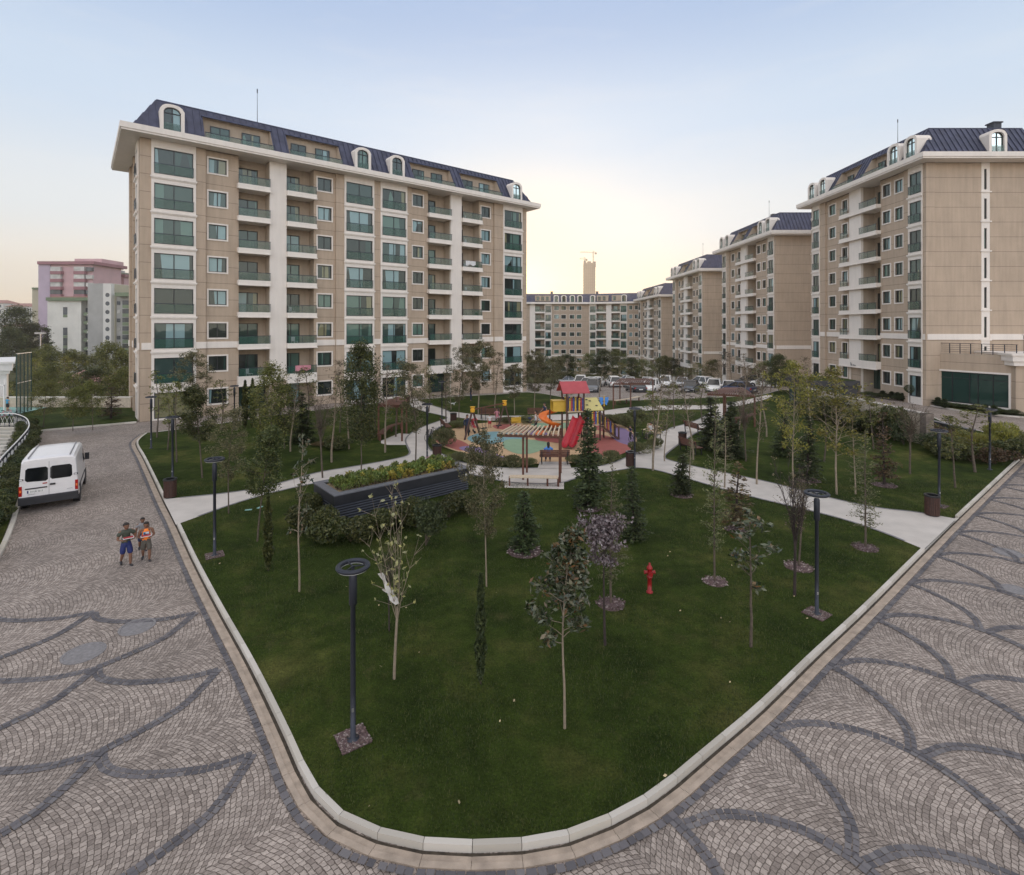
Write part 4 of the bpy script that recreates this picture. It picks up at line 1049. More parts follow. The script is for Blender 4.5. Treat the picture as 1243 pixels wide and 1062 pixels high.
proto('oak2', lambda: tree_broad(2, 5, .3, 1.7, 'leaf_oak', .085, .04, 6500, 'bark', 30, .22, .12, prof=OAKP), 5, 1.7)
proto('oakdense', lambda: tree_broad(3, 4.5, .36, 1.5, 'leaf_dark', .09, .045, 10000, 'bark', 34, .22, prof=lambda u: (4 * u * (1 - u)) ** .35 * (1.25 - .6 * u)), 4.5, 1.5)
proto('green', lambda: tree_broad(4, 5.5, .3, 2.6, 'leaf_mid', .1, .06, 9000, 'bark', 36, .34, .05, sq=1.2), 5.5, 2.6)
proto('green2', lambda: tree_broad(5, 6, .25, 2.4, 'leaf_mid', .1, .06, 6500, 'bark', 34, .32, .2, sq=1.2), 6, 2.4)
proto('dark', lambda: tree_broad(6, 5.5, .22, 2.2, 'leaf_dark', .1, .06, 10000, 'bark', 36, .34, .03, sq=1.2), 5.5, 2.2)
proto('yellow', lambda: tree_broad(7, 5.5, .3, 2.6, 'leaf_yellow', .1, .065, 2600, 'bark_pale', 40, .22, .35, up=.8), 5.5, 2.6)
proto('young', lambda: tree_broad(8, 3.6, .38, 1.3, 'leaf_mid', .11, .06, 700, 'bark', 16, .16, .2), 3.6, 1.3)
proto('young2', lambda: tree_broad(9, 4, .3, 1.2, 'leaf_mid', .1, .06, 480, 'bark', 18, .15, .35), 4, 1.2)
proto('sparse', lambda: tree_broad(10, 4.2, .3, 1.5, 'leaf_mag', .15, .07, 260, 'bark_pale', 15, .12, .6, up=.9), 4.2, 1.5)
proto('sparse2', lambda: tree_broad(11, 4.2, .42, 1.6, 'leaf_mag', .16, .08, 420, 'bark', 15, .14, .4, up=.6), 4.2, 1.6)
proto('magnolia', lambda: tree_broad(12, 4.1, .42, 1.15, 'leaf_mag', .14, .06, 3000, 'bark_pale', 30, .16, 0, tr=.03, prof=lambda u: (1 - u) ** .5 * 1.05 + .12), 4.1, 1.15)
proto('purple', lambda: tree_broad(13, 2.6, .66, 1.35, 'leaf_purple', .075, .05, 3000, 'bark_dark', 26, .16, .05, sq=.6, tr=.035), 2.6, 1.35)
proto('spruce', lambda: tree_conifer(14, 3.2, 1.35), 3.2, 1.35)
proto('spruce2', lambda: tree_conifer(15, 3.2, 1.4, dens=.8, layers=30, per=10), 3.2, 1.4)
proto('smallcon', lambda: tree_conifer(16, 2.0, 1.15, layers=22, per=12, L=.13, tip=.7), 2.0, 1.15)
proto('bronze', lambda: tree_conifer(17, 2.4, 1.3, 'leaf_bronze', .75, -.05, .1, layers=17, per=7), 2.4, 1.3)
proto('cedar', lambda: tree_conifer(18, 4.5, 1.7, 'leaf_cedar', .75, .12, .18, .1, .022, 'bark', 26, 6, .045, .8), 4.5, 1.7)
proto('cedar2', lambda: tree_conifer(19, 4.5, 1.5, 'leaf_cedar', .45, .18, .25, .1, .022, 'bark_pale', 22, 5, .045, .7), 4.5, 1.5)
proto('column', lambda: tree_column(20), 2.2, .28)
proto('column2', lambda: tree_column(21, 2.4, .3, 'leaf_dark', 2400), 2.4, .3)
proto('vase', lambda: tree_vase(22), 4, 1.1)
proto('vase2', lambda: tree_vase(23, 4, .5, 1.3, 'leaf_brown', 420, 'bark', 18), 4, 1.3)
proto('barebent', lambda: tree_vase(24, 4.4, .36, 1.8, 'leaf_pale', 200, 'bark_pale', 7, .04, .11), 4.4, 1.9)
proto('slim', lambda: tree_broad(25, 5.5, .35, 1.2, 'leaf_brown', .07, .05, 700, 'bark_pale', 22, .15, .2, up=1.1, tr=.04), 5.5, 1.2)
GREEN_PARTS = {}
def plant(key, loc, h, w, label, cat='tree', name=None, group=None, rz=None, names=('trunk', 'crown')):
    Tm, Cm, h0, w0 = PROTO[key]
    nm = name or {'spruce': 'spruce_tree', 'spruce2': 'spruce_tree', 'smallcon': 'conifer_sapling', 'bronze': 'conifer_tree', 'cedar': 'cedar_tree', 'cedar2': 'cedar_tree', 'column': 'cypress_tree', 'column2': 'cypress_tree', 'magnolia': 'magnolia_tree'}.get(key, 'young_tree' if h < 4.5 else 'tree')
    r = thing(nm, label, cat, loc, rz if rz is not None else random.uniform(0, 6.28), group)
    s = h / h0; sw = w / w0
    r.scale = (sw, sw, s)
    link(names[0], Tm, r); link(names[1], Cm, r)
    return r
def TR(key, px, by, ty, wpx, label, group=None, mulch=0, name=None, z=LZ, yy=None, zt=None):
    p = P(px, by, z) if by < 1e4 and yy is None else PY(px, yy, zt if zt is not None else terrain((px - CX) / F * yy, yy))
    if yy is None: top = (by - ty) * p.y / F
    else: top = CZ - (ty - HY) * yy / F - p.z
    r = plant(key, p, top, wpx * p.y / F * (1.22 if key in ('spruce', 'spruce2', 'smallcon', 'bronze') else 1.0), label, group=group, name=name)
    if mulch: mulchring(p, mulch * p.y / F / 2, label)
    return r
_mr = 0
def mulchring(p, rad, of):
    """ring of wood chips round a foot"""
    rng = random.Random(int(p.x * 91 + p.y * 37)); a = MB(); n = 22
    a.lathe([(rad * .98, 0), (rad * .8, .03), (rad * .3, .05), (0, .05)], n, 'mulch', (0, 0, 0))
    for _ in range(int(260 * rad)):
        t = rng.uniform(0, 6.28); r = rad * 1.08 * math.sqrt(rng.random()); d = Vector((rng.gauss(0, 1), rng.gauss(0, 1), rng.gauss(0, .4))).normalized(); e = d.orthogonal().normalized(); c = Vector((math.cos(t) * r, math.sin(t) * r, .055 * (1 - .5 * r / rad) + rng.random() * .02)); l = rng.uniform(.025, .06)
        a.face([c - d * l, c + e * l * .5, c + d * l, c - e * l * .5], 'chip')
    o = a.build('mulch', loc=(p.x, p.y, p.z)); o['kind'] = 'stuff'; o['label'] = ('wood chip mulch round the foot of the ' + of).split(',')[0][:110]; o['category'] = 'mulch'
    w_ = o['label'].split()
    o['label'] = ' '.join(w_[:16])
M['chip'] = leafmat('wood_chips', [(.06, .035, .03), (.16, .11, .1), (.3, .25, .24), (.09, .06, .05)], rough=.9, trans=0)

# foreground
TR('barebent', 478, 824, 585, 88, 'nearly bare young tree with a white rag caught in it, behind the nearest lamp')
TR('vase', 472, 766, 655, 26, 'thin dark sapling with upright twigs just left of the bare rag tree')
TR('column', 583, 830, 698, 15, 'slim columnar cypress alone in the middle of the front lawn')
TR('magnolia', 685, 884, 634, 68, 'young magnolia with glossy dark leaves, nearest tree in the front lawn')
TR('purple', 734, 783, 628, 66, 'small purple leaved tree with dark stem right of the magnolia')
TR('oak', 590, 712, 524, 52, 'silvery evergreen oak on a pale stem in front of the planter corner')
TR('smallcon', 636, 669, 597, 38, 'small dark conifer left of the magnolia, with brown mulch round it', mulch=42)
TR('spruce', 714, 617, 497, 46, 'tall dark spruce beside the front pergola', mulch=30)
TR('spruce2', 768, 656, 566, 40, 'dark spruce partly behind the thin grey cedar right of the play slide')
TR('cedar', 741, 733, 560, 64, 'thin grey green cedar rising behind the purple leaved tree', mulch=34)
TR('smallcon', 827, 601, 552, 28, 'little dark conifer beside the path right of the playground', mulch=26)
TR('cedar2', 836, 592, 530, 34, 'sparse sapling with flat sprays beside the little path side conifer')
TR('cedar', 867, 706, 470, 50, 'tall thin cedar with blue grey lower needles right of the hydrant', mulch=28)
TR('bronze', 893, 643, 560, 48, 'bronze brown conifer behind the tall thin cedar', mulch=26)
TR('sparse2', 911, 785, 618, 84, 'sparse young magnolia with few leaves at the right of the front lawn')
TR('vase', 964, 723, 553, 50, 'leafless twiggy tree left of the right front lamp')
TR('vase2', 969, 688, 575, 40, 'second leafless twiggy tree, just behind the one left of the lamp', mulch=33)
TR('cedar', 1050, 665, 522, 52, 'spindly light green cedar at the end of the right hand path', mulch=28)
TR('yellow', 1015, 600, 445, 92, 'pale stemmed tree with yellowing leaves before the glass kiosk')
TR('yellow', 962, 600, 437, 70, 'tall tree of scattered yellow leaves left of the glass kiosk')
TR('bronze', 1073, 589, 500, 34, 'greenish bronze conifer near the middle of the right lawn', mulch=26)
TR('vase2', 1104, 575, 488, 38, 'leafless brown tree in front of the ramp wall')
TR('young', 1159, 592, 503, 42, 'young tree left of the far right lamp, nearer the kerb')
TR('young2', 1183, 573, 487, 52, 'young open crowned tree beside the far right lamp')
TR('spruce', 863, 545, 482, 38, 'dark spruce right of the winding path, left one of a pair')
TR('spruce', 886, 555, 487, 42, 'dark spruce right of the winding path, right one of a pair')
TR('cedar2', 879, 592, 505, 36, 'reddish thin larch sapling in front of the spruce pair')
TR('spruce2', 950, 553, 498, 32, 'dark spruce left of centre in the right lawn')
TR('spruce2', 980, 583, 505, 38, 'dark spruce nearest the middle of the right lawn', mulch=26)
TR('slim', 918, 588, 440, 34, 'tall thin bare tree beside the right path')
TR('slim', 792, 571, 452, 40, 'slim tree standing right of the playground lamp')
TR('young2', 792, 560, 470, 44, 'olive green young tree behind the playground lamp')
TR('slim', 841, 558, 452, 34, 'slim pale tree by the benches on the winding path')
TR('slim', 895, 545, 440, 34, 'slim brown tree behind the spruce pair')
TR('slim', 806, 560, 470, 24, 'thin stemmed tree between playground lamp and winding path')
# more slender trees through the middle distance
for k_, a_, b_, c_, d_, e_ in [('young', 818, 520, 466, 30, 'small leafy tree at the bend of the winding path'), ('young2', 852, 512, 462, 28, 'open sapling left of the right pergola'), ('slim', 930, 530, 440, 30, 'pale slim tree right of the right pergola'), ('vase2', 905, 560, 480, 30, 'small leafless tree in front of the right pergola'), ('young2', 1000, 560, 478, 34, 'thin green tree before the glass kiosk, left of the yellow one'), ('cedar2', 1038, 600, 500, 34, 'spindly larch near the right path, behind the light green cedar'), ('young', 1060, 545, 480, 34, 'leafy sapling in front of the ramp hedge'), ('slim', 985, 540, 430, 30, 'tall bare topped tree before the kiosk corner'), ('young2', 690, 520, 462, 20, 'thin sapling at the foot of the red playhouse'), ('slim', 600, 500, 424, 26, 'slim tree before the last shop window of the long building'), ('young2', 480, 530, 448, 34, 'young tree behind the left pergola roof'), ('vase2', 455, 520, 446, 30, 'bare crowned tree left of the left pergola'), ('slim', 352, 548, 446, 30, 'slender pale tree before the left entrance'), ('young', 318, 540, 470, 34, 'leafy sapling in front of the narrow cypress pair'), ('young2', 412, 525, 452, 28, 'sapling beneath the white storey band of the long building'), ]:
    TR(k_, a_, b_, c_, d_, e_)
# left of the green
TR('oakdense', 312, 657, 516, 48, 'dense dark evergreen oak beside the left path lamp')
TR('column2', 325, 693, 603, 13, 'dark narrow cypress in the left front lawn')
TR('sparse', 363, 718, 522, 54, 'open young magnolia in front of the black planter')
TR('oak2', 277, 623, 492, 40, 'grey green oak on thin stem beside the left path')
TR('oakdense', 245, 580, 468, 42, 'bushy dark tree near the left litter bin')
TR('young2', 190, 531, 446, 30, 'thin young tree nearest the corner of the long building')
TR('young2', 203, 546, 462, 28, 'thin young tree between the two far left lamps')
TR('young', 214, 561, 462, 34, 'thin leafy sapling right of the second left lamp')
TR('oak2', 232, 522, 425, 40, 'tall grey oak before the first ground floor shop window')
TR('green2', 330, 566, 440, 62, 'broad loose green tree in front of the left entrance')
TR('dark', 345, 545, 466, 34, 'dark bushy tree behind the dense evergreen oak')
TR('spruce', 366, 537, 476, 34, 'dark spruce in front of the left entrance')
TR('column2', 297, 519, 462, 9, 'narrow dark cypress by the left entrance, left of two')
TR('column2', 306, 519, 460, 9, 'narrow dark cypress by the left entrance, right of two')
TR('vase2', 391, 580, 478, 36, 'dark red leafless tree behind the left path')
TR('slim', 402, 561, 432, 42, 'pale stemmed slim tree in the left lawn')
TR('dark', 438, 573, 415, 52, 'tall dark tree against the pale pilasters of the long building')
TR('spruce', 441, 530, 474, 36, 'wide dark spruce behind the left pergola')
TR('slim', 467, 549, 440, 38, 'pale thin tree standing before the left pergola')
TR('oak2', 504, 562, 436, 44, 'oak with pale straight stem right of the left pergola')
TR('cedar2', 423, 545, 440, 36, 'feathery thin tree left of the left pergola')
TR('young2', 372, 528, 442, 38, 'young tree below the second balcony stack')
TR('young2', 268, 522, 458, 34, 'small young tree beside the lane lamp on the left')
TR('oak', 580, 503, 414, 42, 'full silvery oak against the right end of the long building')
TR('oak2', 557, 519, 418, 28, 'thin pale oak left of the full silvery oak')
TR('cedar', 541, 512, 428, 30, 'slender conifer beside the lamp in front of right entrance')
TR('oak', 624, 503, 442, 30, 'rounded oak behind the swing at the corner of the long building')
TR('oak', 648, 500, 426, 32, 'silvery oak between the swing and the play tower')
TR('oak2', 668, 492, 432, 30, 'grey oak just behind the red playhouse roof')
TR('young2', 520, 500, 440, 26, 'slight young tree by the right entrance')
TR('sparse', 547, 497, 445, 24, 'thin open tree by the right entrance')

# beyond the car park: rows of young trees
gr = 'young trees beyond the car park'
rng = random.Random(5)
lab = {'green': 'leafy green tree', 'green2': 'loose mid green tree', 'dark': 'dark green bushy tree', 'yellow': 'yellow green bright tree', 'oak': 'grey green oak', 'slim': 'slim thin leaved tree'}
far = [('dark', 655, 100, 437, 34), ('green', 672, 112, 433, 34), ('dark', 688, 96, 430, 36), ('yellow', 702, 104, 437, 30), ('green2', 716, 118, 428, 36), ('dark', 733, 112, 424, 38), ('yellow', 752, 92, 440, 30), ('green', 748, 122, 425, 36), ('dark', 766, 110, 434, 34),
       ('green2', 784, 104, 436, 34), ('green', 800, 118, 432, 34), ('dark', 815, 128, 434, 32), ('green2', 830, 98, 446, 30), ('yellow', 846, 112, 440, 28), ('green2', 862, 96, 436, 36), ('slim', 905, 78, 428, 34), ('slim', 868, 70, 425, 34), ('green2', 925, 66, 438, 34), ('dark', 945, 62, 430, 40), ('dark', 958, 64, 438, 30), ('slim', 888, 92, 428, 30), ('green', 640, 120, 434, 30), ('slim', 727, 60, 440, 24), ('slim', 935, 70, 432, 24)]
where = {655: 'left of the red playhouse roof', 672: 'straight behind the red playhouse', 688: 'above the first parked cars on the left', 702: 'above the leftmost parked cars', 716: 'behind the yellow one over the cars', 733: 'under the arched dormers of the far block', 752: 'in the middle of the car rows', 748: 'tallest under the arched dormers', 766: 'over the middle of the back row of cars', 784: 'over the right half of the back row of cars', 800: 'at the foot of the farthest right hand block', 815: 'at the foot of the third right hand block', 830: 'beside the right end of the back car row', 846: 'at the corner of the third right hand block', 862: 'between the cars and the second block', 886: 'right of the front car row', 905: 'before the second right hand block', 868: 'rising over the front row of cars', 925: 'by the end of the car park', 945: 'at the gable of the second block', 958: 'just left of the glass kiosk roof', 888: 'before the entrance of the second block', 640: 'beside the corner of the long building', 770: 'before the middle pergola', 727: 'between play tower and car park', 935: 'near the dark parked car by the second block'}
for k, px, yy, ty, wp in far:
    w_ = where.get(px, '')
    if px == 752 and yy == 60: w_ = 'just behind the butterfly post'
    TR(k, px, 0, ty, wp * .85, lab[k] + ' ' + w_, group=gr, yy=yy)

# background left: wood below the towers, trees behind the low wall
gw = 'trees below the distant towers'
back = [('dark', 22, 150, 372, 46, 'big dark tree left of the pink tower'), ('dark', 40, 150, 392, 40, 'dark tree at the foot of the pink tower'), ('spruce', 57, 135, 398, 24, 'pointed dark fir in front of the pale green roofed block'),
        ('dark', 10, 140, 398, 34, 'dark tree at the left edge of the picture'), ('green', 62, 100, 420, 44, 'olive tree in front of the grey towers on the left'), ('yellow', 78, 82, 432, 40, 'yellow leaved tree above the pinkish roofs'), ('green', 98, 105, 425, 46, 'green tree under the green balconies'), ('green', 120, 110, 430, 40, 'mid green tree under the round windows'),
        ('green', 145, 85, 416, 50, 'large green tree touching the end of the long building'), ('green', 160, 95, 428, 40, 'green tree half hidden by the long building'), ('dark', 115, 75, 446, 46, 'dark green bushy tree behind the low wall'), ('green', 140, 66, 448, 40, 'leafy tree behind the right end of the low wall'), ('green2', 50, 72, 440, 40, 'thin leafy tree behind the tall green fence'), ('green2', 86, 70, 452, 40, 'small olive tree behind the middle of the low wall'), ('yellow', 45, 90, 434, 34, 'yellowing tree behind the tall green fence'), ('dark', 30, 100, 425, 34, 'dark tree seen through the tall green fence')]
for k, px, yy, ty, wp, lb in back: TR(k, px, 0, ty, wp * 1.1, lb, group=gw, yy=yy)
wd = MB(); rng = random.Random(3)      # low scrub filling the slope under those trees
for _ in range(1500):
    x = rng.uniform(-150, -42); y = rng.uniform(58, 135)
    if x / y > -.72 or (y < 66 and x > -50 and False): continue
    z = terrain(x, y); r_ = rng.uniform(.7, 1.6)
    cards(wd, Vector((x, y, z + r_ * .8)), r_, 26, .5, .3, rng.choice(('leaf_mid', 'leaf_dark', 'leaf_mid', 'leaf_yellow')), rng)
o = wd.build('undergrowth'); tag(o, 'low scrub filling the slope behind the low wall on the left', 'undergrowth', kind='stuff')
# back lawn saplings
TR('green2', 52, 519, 462, 34, 'young leafy tree on the back lawn, left one of four'); TR('green', 88, 523, 470, 34, 'bushy sapling on the back lawn, second from the left')
TR('green', 112, 522, 462, 34, 'bushy sapling on the back lawn, third from the left'); TR('bronze', 134, 508, 470, 30, 'brownish sapling on the back lawn nearest the long building')

# ---- shrubs
for i, (k, w, h, lf, n, L, W, s) in enumerate([('sh1', 1.4, .8, 'leaf_dark', 3000, .1, .055, 0), ('sh2', 1.4, .6, 'leaf_cedar', 3000, .12, .025, 1), ('sh3', 1.2, .9, 'leaf_mid', 2200, .13, .03, 1), ('sh4', .9, .8, 'leaf_con', 2600, .06, .03, 0), ('sh5', 1.2, .9, 'leaf_yellow', 2000, .16, .02, 1), ('sh6', 1.3, .6, 'leaf_bronze', 1800, .07, .04, 0)]):
    S, C = shrub(40 + i, w, h, lf, n, L, W, s); PROTO[k] = (S.mesh('stems'), C.mesh('foliage'), h, w)
def SH(k, px, by, wpx, hpx, label, group=None, z=LZ, name='shrub'):
    p = P(px, by, z); return plant(k, p, hpx * p.y / F, wpx * p.y / F, label, 'shrub', name, group, names=('stems', 'foliage'))
jg = 'low junipers round the playground'
for i, (px, by, w, h, lb) in enumerate([(537, 542, 34, 22, 'spreading juniper left of the play surface, by the planter end'), (553, 560, 26, 12, 'low juniper left of the front pergola'), (578, 561, 26, 12, 'low juniper behind the silvery oak'), (601, 565, 30, 13, 'low juniper behind the front pergola posts, left one'), (622, 566, 30, 13, 'low juniper behind the front pergola posts, middle one'), (641, 566, 24, 12, 'low juniper behind the front pergola posts, right one'),
        (700, 563, 30, 13, 'low juniper left of the tall spruce'), (724, 562, 26, 12, 'low juniper right of the tall spruce'), (741, 559, 26, 12, 'low juniper at the foot of the play stairs'), (776, 551, 26, 16, 'juniper beside the playground lamp'), (792, 545, 24, 14, 'juniper by the white bench right of the playground'), (760, 519, 30, 18, 'green juniper behind the purple corner of the play surface'), (776, 512, 28, 18, 'green juniper behind the playground lamp'), (745, 514, 26, 12, 'juniper at the back of the play stairs'), (560, 519, 26, 10, 'juniper left of the swing by the path'), (640, 513, 30, 8, 'low juniper edging the back of the play surface'), (615, 513, 30, 8, 'low juniper behind the swing seats')]):
    SH('sh2', px, by, w, h, lb, jg)
hb = [(381, 642, 46, 36, 'sh1'), (402, 658, 50, 42, 'sh1'), (425, 657, 48, 38, 'sh1'), (448, 650, 46, 36, 'sh1'), (470, 640, 44, 32, 'sh1'), (376, 620, 30, 28, 'sh1'), (516, 662, 46, 74, 'sh4'), (505, 640, 34, 40, 'sh1'), (545, 628, 40, 30, 'sh1'), (563, 618, 36, 28, 'sh1')]
wl = ['at its left corner', 'at its front corner', 'right of its front corner', 'at a third of its front', 'below the middle of its front', 'beside its left end', 'tallest and conical before its middle', 'behind the conical one', 'towards its right end', 'at its right corner']
for (px, by, w, h, k), t in zip(hb, wl): SH(k, px, by, w * 1.1, h * .86, 'dark hedge shrub in front of the black planter, ' + t, 'hedge shrubs round the planter')
SH('sh1', 412, 545, 34, 16, 'low round bush in the left lawn'); SH('sh6', 392, 541, 26, 8, 'flat bush left of the left pergola bench')
rb = [('sh5', 1203, 545, 44, 34), ('sh5', 1190, 553, 34, 28), ('sh1', 1220, 560, 40, 30), ('sh6', 1200, 562, 44, 26), ('sh3', 1178, 560, 34, 22), ('sh1', 1160, 558, 40, 22), ('sh3', 1148, 552, 36, 20), ('sh6', 1230, 552, 30, 26), ('sh5', 1165, 545, 34, 24), ('sh4', 1135, 548, 34, 26), ('sh6', 1140, 532, 40, 22), ('sh3', 1215, 540, 34, 26), ('sh4', 1120, 530, 30, 22)]
rw = ['yellow tufted at the top of the bed', 'yellow tufted by the right lamp', 'rounded green at the outer corner', 'reddish at the outer front edge', 'grassy left of the far right lamp', 'rounded dark at the front of the bed', 'grassy beside the stone pier', 'reddish at the kerb tip', 'yellow tufted in the middle of the bed', 'dark round beside the litter bin lamp', 'reddish by the stone pier', 'grassy at the back right', 'dark round against the pier']
for (k, px, by, w, h), t in zip(rb, rw): SH(k, px, by, w * 1.15, h, 'bedding shrub right of the ramp wall, ' + t, 'shrubs in the right corner bed')
for i in range(11):   # hedge in front of the ramp wall
    yy = 35 + i * 1.15
    p = Vector((26.0 + .25 * math.sin(i * 2.1), yy, LZ)); plant(('sh1', 'dark', 'sh4')[0 if i % 3 else 2], p, 2.1 + .4 * math.sin(i * 1.3), 2.0, 'dark tall hedge bush against the ramp wall', 'hedge', 'hedge_bush', 'hedge along the ramp wall', names=('stems', 'foliage'))
HL = [P(*q) for q in [(-40, 700), (0, 650), (12, 618), (26, 585), (34, 560), (39, 538), (36, 522)]]
hl = crom([q + Vector((-.5, .18, 0)) for q in HL], .85)
for i, q in enumerate(hl):
    plant('sh1' if i % 4 else 'sh4', Vector((q.x, q.y, .1)), .82 + .08 * math.sin(i * 2), 1.2, 'dense green hedge bush below the white railing', 'hedge', 'hedge_bush', 'hedge between the white railing and the road', names=('stems', 'foliage'))
# topiary in front of the nearest right block
tg = 'clipped cones in the strip before the right block'
for i, (px, by, h) in enumerate([(1071, 482, 8), (1082, 484, 9), (1089, 485, 9), (1095, 486, 9), (1120, 490, 8), (1129, 491, 10), (1138, 493, 11), (1146, 495, 11), (1195, 502, 11), (1206, 504, 12)]):
    p = P(px, by, .1); plant('column', p, h * p.y / F, .75, ['clipped cone shrub left of the ball tree', 'clipped cone shrub right of the ball tree', 'clipped cone shrub below the wide shop window'][0 if i < 4 else 1 if i < 8 else 2], 'shrub', 'cone_shrub', tg + (' left' if i < 4 else ' middle' if i < 8 else ' right'), names=('stem', 'foliage'))
for i in range(26):
    t = i / 25; px = 1056 + t * 185; p = P(px, 481 + t * 24.5, .1); p.y += .9
    plant('sh4' if i % 3 else 'sh1', p, .45, 1.4, 'low green bush in the strip before the right block', 'shrub', 'low_shrub', 'low bushes in the strip before the right block', names=('stems', 'foliage'))
def balltree(px, by, ty, label):
    p = P(px, by, .1); h = (by - ty) * p.y / F; r = thing('ball_tree', label, 'tree', p)
    a = MB(); a.tube([(0, 0, 0), (0, 0, h * .6)], .035, 6, 'bark'); a.build('trunk', r); c = MB(); rg = random.Random(4)
    for _ in range(1500):
        d = Vector((rg.gauss(0, 1), rg.gauss(0, 1), rg.gauss(0, 1))).normalized(); c_ = Vector((0, 0, h * .74)) + Vector((d.x * .52, d.y * .52, d.z * .42)) * rg.uniform(.8, 1); cards(c, c_, .02, 1, .09, .05, 'leaf_con', rg)
    c.build('crown', r)
balltree(1104, 488, 466, 'small clipped ball tree before the nearest right block'); balltree(975, 474, 455, 'clipped ball tree behind the left end of the glass kiosk')
# ---------------------------------------------------------------- street furniture
def text_mesh(txt, size, m, ext=.002):
    cu = bpy.data.curves.new('lettering', 'FONT'); cu.body = txt; cu.size = size; cu.extrude = ext; cu.align_x = 'CENTER'
    o = bpy.data.objects.new('lettering', cu); col.objects.link(o)
    dg = bpy.context.evaluated_depsgraph_get(); me = bpy.data.meshes.new_from_object(o.evaluated_get(dg))
    bpy.data.objects.remove(o); me.materials.clear(); me.materials.append(M[m]); return me
def lamp_meshes():
    h = 3.3; a = MB()
    a.lathe([(.0, 0), (.12, 0), (.12, .02), (.05, .03), (.05, 1.0), (.047, 2.55), (.075, 2.58), (.075, 3.12), (.06, 3.16), (.03, 3.2), (.03, h)], 14, 'metal')
    r = MB()
    prof = [(.225, 0), (.305, 0), (.32, .02), (.32, .04), (.3, .06), (.235, .06), (.225, .04), (.225, 0)]
    r.lathe([(x, z + h - .03) for x, z in prof], 36, 'metal')
    for k in range(3):
        t = k * 2.094; r.bar((0, 0, h), (.22 * math.cos(t), .22 * math.sin(t), h + .01), .022, .02, 'metal')
    d = MB(); d.lathe([(.23, h - .033), (.29, h - .033), (.29, h - .045), (.23, h - .045), (.23, h - .033)], 36, 'lens')
    b = MB(); b.box(-.02, -.056, .55, .02, -.048, .62, 'steel')
    return a.mesh('pole', True), r.mesh('ring_head'), d.mesh('diffuser'), b.mesh('sticker')
M['lens'] = simple('lamp_lens', (.6, .6, .58), .3)
LMP = lamp_meshes()
def lamp(px, by, label, sq=False, z=LZ):
    p = P(px, by, z); r = thing('street_lamp', label, 'lamp', p, random.uniform(-.4, .4), 'ring headed park lamps')
    link('pole', LMP[0], r); hd = link('ring_head', LMP[1], r); link('diffuser', LMP[2], hd); link('sticker', LMP[3], r)
    if sq:
        a = MB(); a.box(-.28, -.28, 0, .28, .28, .02, 'mulch'); rg = random.Random(int(px))
        for _ in range(160):
            c = Vector((rg.uniform(-.28, .28), rg.uniform(-.28, .28), .024)); d = Vector((rg.gauss(0, 1), rg.gauss(0, 1), .15)).normalized(); e = Vector((-d.y, d.x, .1)); a.face([c - d * .03, c + e * .018, c + d * .03, c - e * .018], 'chip')
        o = a.build('mulch', loc=p, rot=.6); tag(o, 'square patch of wood chips round the foot of the ' + (' '.join(label.split()[:6])), 'mulch', kind='stuff')
lamp(428, 897, 'nearest ring headed lamp on the front lawn', True); lamp(260, 674, 'ring headed lamp in the lawn below the left path opening', True)
lamp(991, 745, 'ring headed lamp in the right part of the front lawn', True); lamp(209, 586, 'ring headed lamp standing behind the left litter bin')
lamp(183, 544, 'ring headed lamp at the corner of the green by the long building'); lamp(1139.5, 614, 'ring headed lamp behind the right litter bin', True)
lamp(1201, 570, 'ring headed lamp at the far right tip of the green'); lamp(770, 568, 'ring headed lamp by the bin right of the playground')
lamp(518, 559, 'ring headed lamp behind the right end of the planter'); lamp(284, 521, 'ring headed lamp at the lane before the left entrance')
lamp(536, 512, 'ring headed lamp at the lane before the right entrance'); lamp(627, 540, 'ring headed lamp behind the silvery oak by the swing') if False else None
M['binwood'] = simple('bin_timber', (.06, .027, .02), .55, var=.35, scale=12)
def bin_(px, by, label, s=1.0):
    p = P(px, by, LZ + .02); r = thing('litter_bin', label, 'litter bin', p, 0, 'round timber litter bins'); r.scale = (s, s, s)
    a = MB(); n = 26
    for k in range(n):
        t = 2 * math.pi * k / n; T_ = Matrix.Rotation(t, 4, 'Z'); a.box(.235, -.024, .03, .26, .024, .78, 'binwood', T_)
    a.build('slats', r); b = MB(); b.lathe([(.23, 0), (.23, .8)], 26, 'dark'); b.lathe([(.2, .79), (.2, .84), (.28, .84), (.28, .78), (.2, .78)], 26, 'dark'); b.lathe([(0, .55), (.2, .56)], 20, 'dark'); b.build('rim', r)
bin_(206, 603, 'timber litter bin at the left path opening'); bin_(1131, 625, 'timber litter bin at the right path opening'); bin_(765, 566, 'timber litter bin beside the playground lamp')
bin_(530, 557, 'timber litter bin behind the right end of the planter'); bin_(550, 514, 'timber litter bin by the winding path left of the swing'); bin_(828, 540, 'timber litter bin by the path side benches on the right'); bin_(494, 490, 'timber litter bin at the lane before the right entrance')
# hydrant
M['redpaint'] = simple('red_paint', (.3, .012, .015), .4, var=.15)
p = P(788, 719, LZ); r = thing('fire_hydrant', 'red fire hydrant alone in the front lawn', 'hydrant', p)
a = MB(); a.lathe([(0, 0), (.1, 0), (.1, .03), (.062, .035), (.062, .42), (.085, .44), (.085, .48), (.065, .5), (.068, .68), (.088, .7), (.088, .73), (.06, .78), (.03, .82), (.03, .87), (0, .88)], 18, 'redpaint'); a.build('body', r, True)

